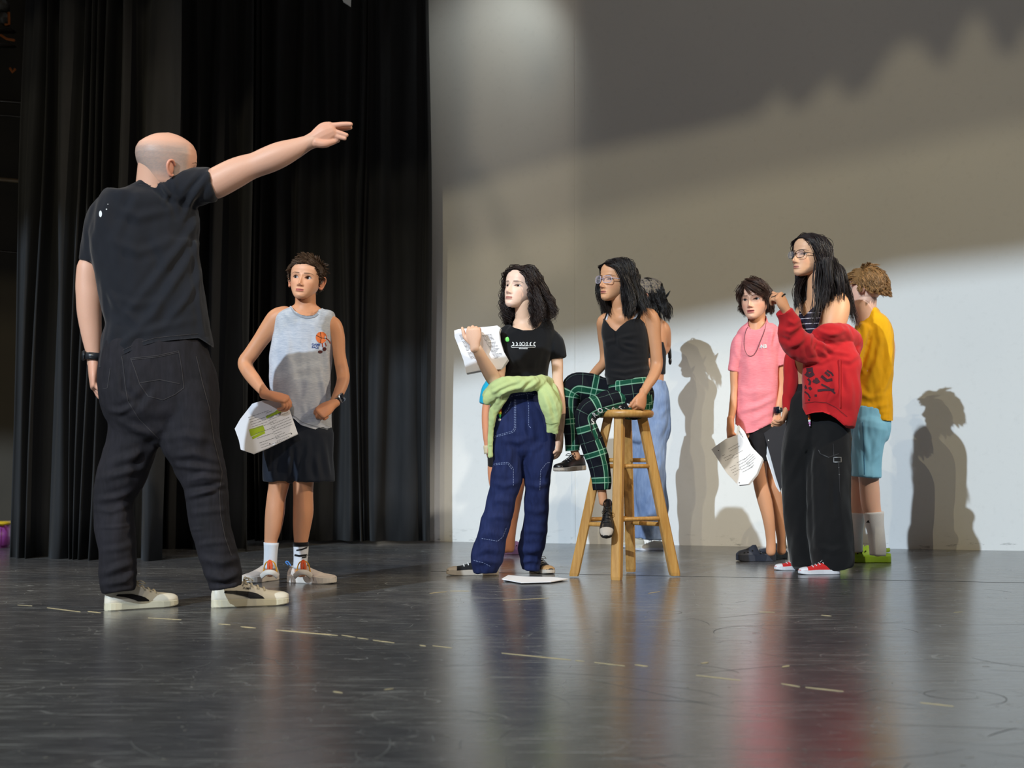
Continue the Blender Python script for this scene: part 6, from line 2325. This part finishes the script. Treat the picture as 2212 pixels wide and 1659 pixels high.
# ------------------------------------------------------------------ boy in the pink shirt
M_PINK = heather('pink_heather_jersey', (236, 132, 142), (246, 150, 158), stretch=(4, 4, 40), scale=9)
M_BLKSH = cloth('black_shorts_cloth', (20, 18, 22), .7, .06)
M_CLOGN = plain('dark_navy_foam', (44, 48, 60), .6, var=.05)
pb = Person('boy with brown fringe in pink t-shirt and black shorts, script in hand', 7.55, 1660, 1210)
p = pb
p.limb((1634, 940, 34, 0, .6), (1634, 880, 36, 0, .6), (1636, 800, 38, 0, .6), (1637, 740, 40, 0, .55), (1637, 718, 38, 0, .5), (1637, 706, 26, 0, .7))
p.limb((1636, 722, 22), (1636, 704, 18.5), (1636, 688, 17.5), (1637, 665, 17), tr=1)
p.limb((1606, 735, 12), (1594, 750, 12), (1586, 800, 9.5), (1586, 842, 8.5), (1583, 880, 8.5, -.02), (1578, 912, 7, -.04), tr=1)
p.limb((1668, 728, 13), (1680, 745, 13), (1688, 800, 11), (1688, 840, 11), (1683, 870, 9.5, -.02), (1679, 896, 8, -.03), tr=1)
p.limb((1640, 970, 18), (1640, 1010, 16.5), (1643, 1043, 16), (1651, 1077, 16), (1660, 1120, 13), (1665, 1165, 10.5, .02), (1665, 1192, 10.5, .03), tr=1)
p.limb((1662, 970, 18, .05), (1664, 1010, 15, .05), (1669, 1043, 13.5, .05), (1676, 1077, 14, .08), (1682, 1120, 12, .12), (1688, 1165, 10, .16), (1688, 1190, 10, .18), tr=1)
p.addhand(1578, 910, (-.05, -.2, -1), (.9, .3, 0), .150, off=-.04, curl=(.15, .75, .9, 1.0), side=-1, thumb=(.3, .3), spread=.05)
p.addhand(1678, 894, (-.25, -.2, -1), (.2, .9, 0), .140, off=-.03, curl=(.5, .6, .7, .8), side=1, thumb=(.3, .4), spread=.05)
p.head = Head(1631, 648, p.D, .220, yaw=27, pitch=-1, roll=3, skin=(232, 180, 154), hair=(62, 42, 34), lips=(196, 104, 104), hairline=HL_LONG, open_=.95, gaze=(-4, 2), width=1.02, jaw=.9, brow=.9, mouth_open=.8, blush=.6)
p.finish(M_SKIN, (216, 156, 118))
V, fs, c = hair(p.head, 360, 9, .42, .2, part=.16, side=.9, back=.2, fall=.9, grav=.3, vol=.10, r=.0075, spread=.03, seed=12, face=0, steps=10, cap=.035, lift=.02, bangs=(.02, (-1.15, .35, .1)), endz=.22, tip=lambda r_: np.where(r_[:, 1] > .05, .55, 1.0))
add_hair(p, (V, fs, c), locks(p.head.hc, p.D, [
    ([(1610, 610, -.09), (1622, 619, -.115), (1640, 630, -.125), (1660, 646, -.10)], 4, 4, 60), ([(1612, 606, -.07), (1632, 611, -.12), (1652, 624, -.12), (1664, 646, -.08)], 5, 5, 70),
    ([(1608, 614, -.08), (1614, 624, -.11), (1624, 631, -.125)], 2, 2, 16), ([(1605, 615, -.06), (1597, 628, -.07), (1594, 642, -.06), (1600, 656, -.06)], 4, 4, 40), ([(1600, 618, -.04), (1592, 630, -.04), (1588, 636, -.04)], 3, 3, 16)], r=.0014, seed=9))
pkf = [([(1660, 720), (1655, 750), (1660, 780)], -5, 4), ([(1668, 712), (1662, 740)], 4, 4), ([(1676, 718), (1670, 750)], -4, 3.5), ([(1592, 840), (1620, 850), (1660, 842)], 3, 6), ([(1592, 890), (1630, 880), (1672, 860)], 5, 5), ([(1600, 870), (1640, 868), (1670, 850)], -3, 5), ([(1625, 910), (1650, 895), (1668, 890)], 4, 5), ([(1590, 760), (1600, 780)], 3, 4)]
shirt = p.garment('tshirt', [
    p.t((1636, 696, 22, 0, 1.0), (1636, 704, 30, 0, .9), (1636, 716, 42, 0, .68), (1637, 735, 48, 0, .62), (1637, 765, 46, 0, .62), (1637, 800, 43.5, 0, .64), (1636, 850, 43, 0, .66), (1630, 895, 41.5, 0, .68), (1628, 950, 39, 0, .7), caps=('r', 'f'), e=2.3),
    p.t((1612, 727, 17), (1597, 744, 17), (1588, 775, 14), (1583, 803, 12), caps=('r', 'f'), tr=1),
    p.t((1662, 715, 18), (1677, 732, 19.5), (1682, 760, 18.5), (1684, 791, 17.5), caps=('r', 'f'), tr=1)],
    M_PINK, .0055, 3, pkf, .003, .12, 16,
    cuts=[[(1540, 1100), (1560, 914), (1590, 917), (1611, 936), (1626, 934), (1645, 925), (1667, 914), (1700, 910), (1700, 1100)]],
    fcuts=[[(1614, 680), (1617, 704), (1623, 711), (1632, 713), (1642, 710), (1650, 703), (1655, 694), (1656, 680)]])
trs = bvh_of(shirt)
decal('chest_logo', text_px('NB', 1650, 748.5, 8.0, -.08, .85, .04) + [ribbon_px([(1641.5, 752), (1645, 744)], .8)], trs, M_WHITE, shirt, .002)
nk = [(1655, 697), (1651, 715), (1642, 738), (1634, 758), (1626, 768), (1616, 768), (1609, 756), (1607, 738), (1611, 715), (1616, 706)]
q = drape(nk, trs, .003)
put('necklace', *tube3(q, .0014, n=6, step=.01), plain('dark_cord', (60, 40, 44), .5), p.root)
p.garment('shorts', [
    p.t((1640, 880, 34, 0, .7), (1640, 925, 36, 0, .68), (1642, 950, 38, 0, .6), caps=('f', 'r')),
    p.t((1637, 925, 29), (1639, 960, 26), (1642, 996, 23), caps=('r', 'f'), tr=1),
    p.t((1664, 925, 24, .04), (1665, 960, 23, .05), (1667, 994, 20, .05), caps=('r', 'f'), tr=1)], M_BLKSH, .0055, 3, (), .003, .1, 5)
watch(p, 1680, 886, p.D - .03, (-.1, 0, 1), .024, M_DARKGREY, M_SCREEN, M_STEELB, face_dir=(-.35, -1, 0), band_w=.011)
cl = dict(upper=M_CLOGN, sole=M_CLOGN, hole=M_BLACK, rivet=M_DARKGREY)
shoe(p, 'clog', G(1676, 1212), 182, .215, cl, label='dark navy foam clog in profile, toe to the left')
shoe(p, 'clog', G(1696, 1205), 232, .215, cl, label='dark navy foam clog turned to the camera')
papers('script_papers', 'folded white script pages hanging from the hand of the boy in the pink shirt',
       [(1537, 971), (1541, 967), (1568, 948), (1580, 944), (1595, 938), (1618, 962), (1644, 988), (1646, 994), (1634, 1024), (1616, 1046), (1595, 1048), (1570, 1022)], p.D - .16,
       [((1570, 965), (1592, 953), (3.1, 5.0), 12), ((1604, 990), (1622, 974), (2.6, 3.6), 8), ((1560, 985), (1578, 976), (3.2, 5.2), 9)], .03, (4, 1.5), 6, tilt=(.0003, 0),
       marks=[('punch_hole', circle_px(1552, 973, 1.2, n=8), M_BLACK), ('punch_hole', circle_px(1597, 1043, 1.2, n=8), M_BLACK)])
papers('folded_page', 'single white page folded up by the hand of the boy in pink',
       [(1588, 950), (1594, 920), (1596, 918), (1608, 932), (1622, 962), (1632, 975), (1610, 968), (1596, 960)], p.D - .13, [((1596, 930), (1604, 940), (1.5, 4), 5)], .004, (1, 1), 2)
M_FOLD = plain('black_plastic_folder', (56, 56, 60), .25, var=.12, scale=8)
fo = papers('black_folder', 'black plastic folder with white pages behind the watch hand of the boy in pink',
       [(1650, 936), (1672, 920), (1688, 908), (1700, 912), (1704, 960), (1696, 1030), (1686, 1061), (1676, 1030), (1664, 985)], p.D - .06, None, .006, (0, 0), 1, mat=M_FOLD, marks=[('rivet', circle_px(1660, 951, 1.3, n=8), M_WHITE)])
q, f = poly_px([(1641, 942), (1648, 938), (1668, 985), (1686, 1058), (1684, 1063), (1676, 1050), (1655, 985)])
for k in range(5):
    A_ = np.array([P(x + k * 1.2, y - k * .4, p.D - .052 + .004 * k) for x, y in q])
    B_ = A_ + np.array([0, .002, 0])
    n = len(q)
    put('page', np.concatenate([A_, B_]), [np.concatenate([f, f[:, ::-1] + n])], M_PAPER, fo, smooth=False)

# ------------------------------------------------------------------ boy in yellow, facing away
M_YEL2 = cloth('yellow_cotton', (232, 172, 16), .88, .04)
M_BLUESH = cloth('sky_blue_polyester', (136, 202, 236), .6, .04, sheen=.1)
M_LIME = plain('lime_green_foam', (168, 208, 50), .5, var=.04)
yb = Person('boy with reddish blond hair in yellow t-shirt and light blue shorts, turned away', 7.42, 1880, 1215)
y = yb
y.limb((1882, 915, 38, 0, .7), (1886, 850, 34, 0, .7), (1888, 780, 38, 0, .65), (1887, 730, 38, 0, .6), (1885, 705, 30, 0, .6), (1880, 695, 20, 0, .8))
y.limb((1877, 715, 25), (1872, 695, 23.5), (1869, 672, 23.5), (1872, 645, 22), tr=1)
y.limb((1862, 720, 14, -.05), (1850, 750, 13, -.06), (1847, 800, 11, -.06), (1850, 840, 9.5, -.04), (1856, 880, 8, .0), tr=1)
y.limb((1912, 722, 14, .06), (1922, 750, 12, .08), (1918, 800, 10, .10), (1906, 850, 8, .12), tr=1)
y.limb((1876, 960, 27), (1876, 1010, 23), (1877, 1040, 21.5), (1879, 1065, 21.5), (1881, 1090, 20.5), (1886, 1115, 18.5), (1893, 1160, 14), (1896, 1190, 14), tr=1)
y.limb((1862, 960, 24, .10), (1855, 1040, 18, .12), (1852, 1100, 15, .12), (1850, 1185, 11, .12), tr=1)
y.hand_parts += hand(P(1856, 884, y.D), (.1, -.1, -1), (1, 0, 0), .14)
y.head = Head(1874, 621, y.D, .212, yaw=128, pitch=-2, roll=0, skin=(240, 196, 176), hair=(150, 112, 70), hairline=HL_SHORT, width=1.02)
y.finish(M_SKIN, (232, 186, 164))
V, fs, c = hair(y.head, 700, 8, .23, .25, part=.0, side=.35, back=.6, fall=.8, grav=.14, vol=.10, r=.0080, spread=.02, seed=15, face=0, steps=6, cap=.03, lift=.20, bangs=(.1, (.2, .5, .1)), tone=.5, tip=lambda r_: np.where(r_[:, 2] > .7, 1.2, .75), curl=.01, wave=.2)
put('hair', V, fs, M_HAIR, y.root, col=c)
yf = [([(1905, 730), (1890, 790), (1872, 830)], 7, 6), ([(1915, 740), (1908, 800), (1890, 850)], -7, 7), ([(1880, 720), (1872, 760), (1862, 790)], -5, 5), ([(1925, 800), (1910, 840), (1895, 850)], 6, 5), ([(1860, 850), (1880, 860), (1915, 850)], 5, 5), ([(1855, 875), (1885, 882), (1920, 872)], 5, 5),
      ([(1850, 895), (1885, 898), (1922, 895)], -3, 4), ([(1895, 700), (1900, 740)], 4, 5), ([(1865, 700), (1870, 740)], 4, 5)]
y.garment('tshirt', [
    y.t((1878, 681, 24, 0, .95), (1881, 692, 33, 0, .85), (1885, 708, 40, 0, .72), (1888, 735, 43, 0, .66), (1889, 780, 42, 0, .66), (1888, 830, 37, 0, .70), (1887, 870, 40, 0, .72), (1884, 900, 44, 0, .72), (1882, 920, 45, 0, .72), caps=('r', 'f'), e=2.3),
    y.t((1866, 712, 17, -.05), (1856, 735, 17, -.06), (1850, 765, 16, -.06), (1847, 794, 15, -.06), caps=('r', 'f'), tr=1),
    y.t((1902, 712, 16, .05), (1913, 732, 16, .08), (1915, 770, 14, .09), caps=('r', 'f'), tr=1)],
    M_YEL2, .0055, 3, yf, .0035, .12, 17,
    cuts=[[(1760, 1000), (1760, 906), (1838, 905), (1880, 907), (1927, 909), (1960, 909), (1960, 1000)]])
bs = y.garment('shorts', [
    y.t((1882, 880, 38, 0, .8), (1879, 915, 46, 0, .75), (1878, 938, 43, 0, .7), caps=('f', 'r')),
    y.t((1880, 925, 38, -.02), (1875, 960, 34, -.02), (1872, 1000, 31.5, -.02), (1871, 1031, 32, -.02), caps=('r', 'f'), tr=1),
    y.t((1864, 925, 34, .10), (1856, 960, 28, .10), (1852, 1028, 24, .10), caps=('r', 'f'), tr=1)], M_BLUESH, .0055, 3,
    [([(1866, 920), (1870, 960), (1880, 1000)], 4, 5), ([(1900, 930), (1890, 970), (1880, 990)], 5, 5), ([(1885, 1000), (1895, 980)], 4, 4), ([(1845, 940), (1850, 990)], 3, 4)], .003, .1, 19)
stitch('side_seam', [[(1863, 912), (1866, 970), (1868, 1025)]], bs, plain('blue_thread', (60, 128, 170), .8), .7)
sk = put('sock', *y.t((1887, 1106, 22), (1889, 1130, 20), (1893, 1155, 18), (1896, 1188, 18), (1896, 1200, 17), caps=('f', 'f'), tr=1), M_SOCKW, y.root)
decal('sock_mark', [ribbon_px([(1871.5, 1129), (1873.5, 1126.5)], .8), ribbon_px([(1874, 1129.3), (1872.5 + 2.2, 1125)], .9), ribbon_px([(1877.5, 1130), (1875, 1124)], 1.1)], bvh_of(sk), M_DKPRINT, sk)
put('sock', *y.t((1852, 1108, 18, .12), (1850, 1150, 14, .12), (1850, 1192, 14, .12), caps=('f', 'f'), tr=1), M_SOCKW, y.root)
lm = dict(upper=M_LIME, sole=M_LIME, hole=M_BLACK, rivet=M_BLACK)
shoe(y, 'clog', G(1925, 1215), 176, .222, lm, label='lime green foam clog with a heel strap')
shoe(y, 'clog', G(1868, 1206), 172, .215, lm, label='lime green foam clog hidden behind the wide trousers')

# ------------------------------------------------------------------ girl in light jeans behind the stool
M_BAND = heather('patterned_headscarf', (96, 88, 92), (168, 150, 120), stretch=(14, 14, 14), scale=8)
jg = Person('person in light blue jeans and patterned headscarf standing behind the seated girl', 8.35, 1400, 1190)
j_ = jg
j_.limb((1404, 860, 30, 0, .7), (1404, 815, 30, 0, .7), (1406, 770, 32, 0, .65), (1407, 725, 33, 0, .6), (1406, 700, 28, 0, .6), (1402, 690, 18, 0, .8))
j_.limb((1402, 700, 18), (1400, 680, 15), (1399, 660, 15), tr=1)
j_.limb((1424, 702, 14), (1434, 712, 14.5), (1438, 735, 12, .03), (1437, 752, 11, .05), (1424, 768, 10, -.02), (1408, 780, 8.5, -.10), tr=1)
j_.limb((1388, 702, 13), (1378, 712, 13), (1372, 745, 11, .05), (1384, 778, 9, -.05), tr=1)
j_.limb((1410, 920, 24), (1405, 1030, 20), (1410, 1150, 12), tr=1)
j_.limb((1388, 920, 18, .04), (1380, 1030, 11, .05), (1379, 1150, 9, .05), tr=1)
j_.hand_parts += hand(P(1408, 780, j_.D - .10), (-.8, .2, -.4), (0, 1, 0), .14)
j_.head = Head(1398, 642, j_.D, .212, yaw=105, pitch=0, skin=(206, 150, 116), hair=(26, 22, 22), hairline=HL_LONG)
j_.finish(M_SKIN, (212, 150, 110), .007, .004)
V, fs, c = hair(j_.head, 150, 9, .62, .1, part=0, side=.5, back=1.0, fall=.6, grav=.45, vol=.05, curl=.01, r=.008, spread=.03, seed=31, face=0, steps=11, cap=.02)
put('hair', V, fs, M_HAIR, j_.root, col=c)
hd = j_.head
L = hd.L.copy()
cen = np.array([0, -.03, .55])
m_ = (L[:, 2] > .60 + .35 * np.clip(L[:, 1], -.1, .5)) & (L[:, 1] > -.40)
nr = (L - cen) / np.array([.33, .43, .45]) ** 2
nr /= np.linalg.norm(nr, axis=1)[:, None]
L2 = L + nr * (.055 + .008 * np.sin(L[:, :1] * 60 + L[:, 2:] * 40))
f_ = hd.Q[m_[hd.Q].all(1)]
used = np.zeros(len(L), bool); used[f_.ravel()] = True
rm = np.cumsum(used) - 1
sca = put('headscarf', hd.world(L2[used]), [rm[f_]], M_BAND, j_.root)
put('knot', *merge([tube3([hd.pt(0, -.46, .42), hd.pt(.02, -.56, .52), hd.pt(.03, -.66, .66)], [.010, .014, .003], [.006, .008, .002], n=8), tube3([hd.pt(0, -.46, .42), hd.pt(.02, -.56, .34), hd.pt(.03, -.60, .25)], [.010, .013, .004], [.006, .008, .003], n=8)]), M_BLACKC, sca)
put('braid', *merge([tube3([P(1419, 655, 8.4), P(1424, 680, 8.46), P(1436, 715, 8.5), P(1445, 750, 8.5), P(1447, 772, 8.5)], .011, n=10, step=.02), ball(P(1447.5, 780, 8.5), .013, 10, (.8, .8, 1.8))]), M_BLKLEA, j_.root)
j_.garment('crop_top', [j_.t((1407, 738, 31, 0, .75), (1406, 765, 33, 0, .75), (1405, 808, 33, 0, .78), caps=('f', 'f'))], M_BLACKC, .006, 2, (), .002)
jj = j_.garment('light_jeans', [
    j_.t((1404, 822, 34, 0, .78), (1404, 860, 42, 0, .72), (1401, 915, 46.5, 0, .62), (1400, 945, 45, 0, .5), caps=('f', 'r'), e=2.3),
    j_.t((1416, 915, 31), (1410, 960, 29), (1406, 1037, 32.5), (1410, 1100, 34), (1411, 1150, 24), (1411, 1166, 22), caps=('r', 'f'), tr=1),
    j_.t((1384, 915, 29, .04), (1381, 960, 24, .04), (1381, 1037, 19, .04), (1380, 1100, 14, .04), (1379, 1162, 13, .04), caps=('r', 'f'), tr=1)],
    M_LIGHTJ, .006, 3, [([(1420, 980), (1400, 1000), (1380, 1010)], 5, 7), ([(1425, 1050), (1405, 1070), (1395, 1090)], 6, 7), ([(1400, 1100), (1410, 1140), (1405, 1160)], 5, 6), ([(1440, 880), (1425, 900)], 4, 5), ([(1390, 870), (1396, 920)], -5, 4)], .004, .13, 21)
ws = dict(upper=M_WHITELEATHER, sole=M_RUBWH, lace=M_RUBWH, collar=M_WHITELEATHER)
shoe(j_, 'sneaker', G(1434, 1189), 182, .175, ws, label='white sneaker under the light jeans')
shoe(j_, 'sneaker', G(1392, 1182), 200, .175, ws, label='white sneaker half hidden behind the stool leg')

# ------------------------------------------------------------------ child behind the girl in the black t-shirt
M_TURQ = cloth('turquoise_cotton', (24, 168, 206), .85, .05)
M_LILAC = plain('lilac_foam', (184, 148, 222), .5, var=.04)
M_TAN = plain('tan_bandage', (214, 196, 160), .8)
kd = Person('child in turquoise t-shirt and lilac clogs, mostly hidden behind the girl in jeans', 7.98, 1098, 1201)
k_ = kd
k_.limb((1098, 980, 34, 0, .7), (1098, 900, 34, 0, .65), (1099, 840, 36, 0, .6), (1100, 808, 30, 0, .6), (1101, 798, 17, 0, .9), (1103, 785, 15, 0, 1), (1106, 765, 15, 0, 1))
k_.limb((1076, 822, 13), (1062, 832, 13), (1053, 870, 10.5), (1050, 900, 10, -.0), (1051, 935, 9), (1054, 966, 7.5), tr=1)
k_.limb((1128, 822, 13), (1142, 834, 13), (1152, 870, 10.5), (1152, 930, 8.5), (1150, 962, 7.5), tr=1)
k_.limb((1076, 985, 22), (1072, 1030, 18), (1080, 1085, 14), (1086, 1140, 13), (1092, 1186, 10), tr=1)
k_.limb((1120, 985, 22), (1122, 1030, 15), (1112, 1085, 14), (1104, 1140, 12), (1102, 1186, 9.5), tr=1)
k_.addhand(1054, 964, (.1, -.1, -1), (.9, .3, 0), .115, curl=(.3, .4, .5, .5), side=-1)
k_.addhand(1150, 962, (0, -.1, -1), (-.9, .3, 0), .115, curl=(.3, .4, .5, .5), side=1)
k_.head = Head(1112, 752, k_.D, .172, yaw=30, skin=(226, 160, 126), hair=(60, 44, 36), hairline=HL_SHORT)
k_.finish(M_SKIN, (220, 150, 114), .007, .004)
V, fs, c = hair(k_.head, 150, 6, .16, .2, side=.5, back=.5, fall=.4, r=.010, seed=41, face=0, steps=4, cap=.03)
put('hair', V, fs, M_HAIR, k_.root, col=c)
k_.garment('tshirt', [
    k_.t((1100, 795, 22, 0, .9), (1099, 812, 36, 0, .7), (1099, 840, 40, 0, .68), (1098, 900, 38, 0, .72), (1098, 930, 38, 0, .74), caps=('r', 'f'), e=2.3),
    k_.t((1078, 820, 15), (1062, 832, 16), (1053, 855, 15), (1049, 873, 14), caps=('r', 'f'), tr=1),
    k_.t((1128, 820, 15), (1142, 832, 16), (1150, 855, 14), (1153, 870, 13), caps=('r', 'f'), tr=1)], M_TURQ, .006, 3, (), .003, .1, 22)
k_.garment('shorts', [k_.t((1098, 910, 37, 0, .76), (1098, 970, 44, 0, .6), caps=('f', 'r')), k_.t((1078, 950, 24), (1076, 1010, 22), caps=('r', 'f'), tr=1), k_.t((1119, 950, 24), (1120, 1002, 18), caps=('r', 'f'), tr=1)], M_BLKSH, .006, 3, (), .002)
put('bandage', *tube([(1053, 962, 9), (1055, 980, 9)], k_.D, caps=('f', 'f')), M_TAN, k_.root)
ll = dict(upper=M_LILAC, sole=M_LILAC, hole=M_DKPRINT, rivet=M_YLW)
shoe(k_, 'clog', G(1080, 1196), -22, .185, ll, label='lilac foam clog seen between the jeans legs')
shoe(k_, 'clog', G(1070, 1190), 230, .185, ll, label='lilac foam clog hidden behind the jeans')
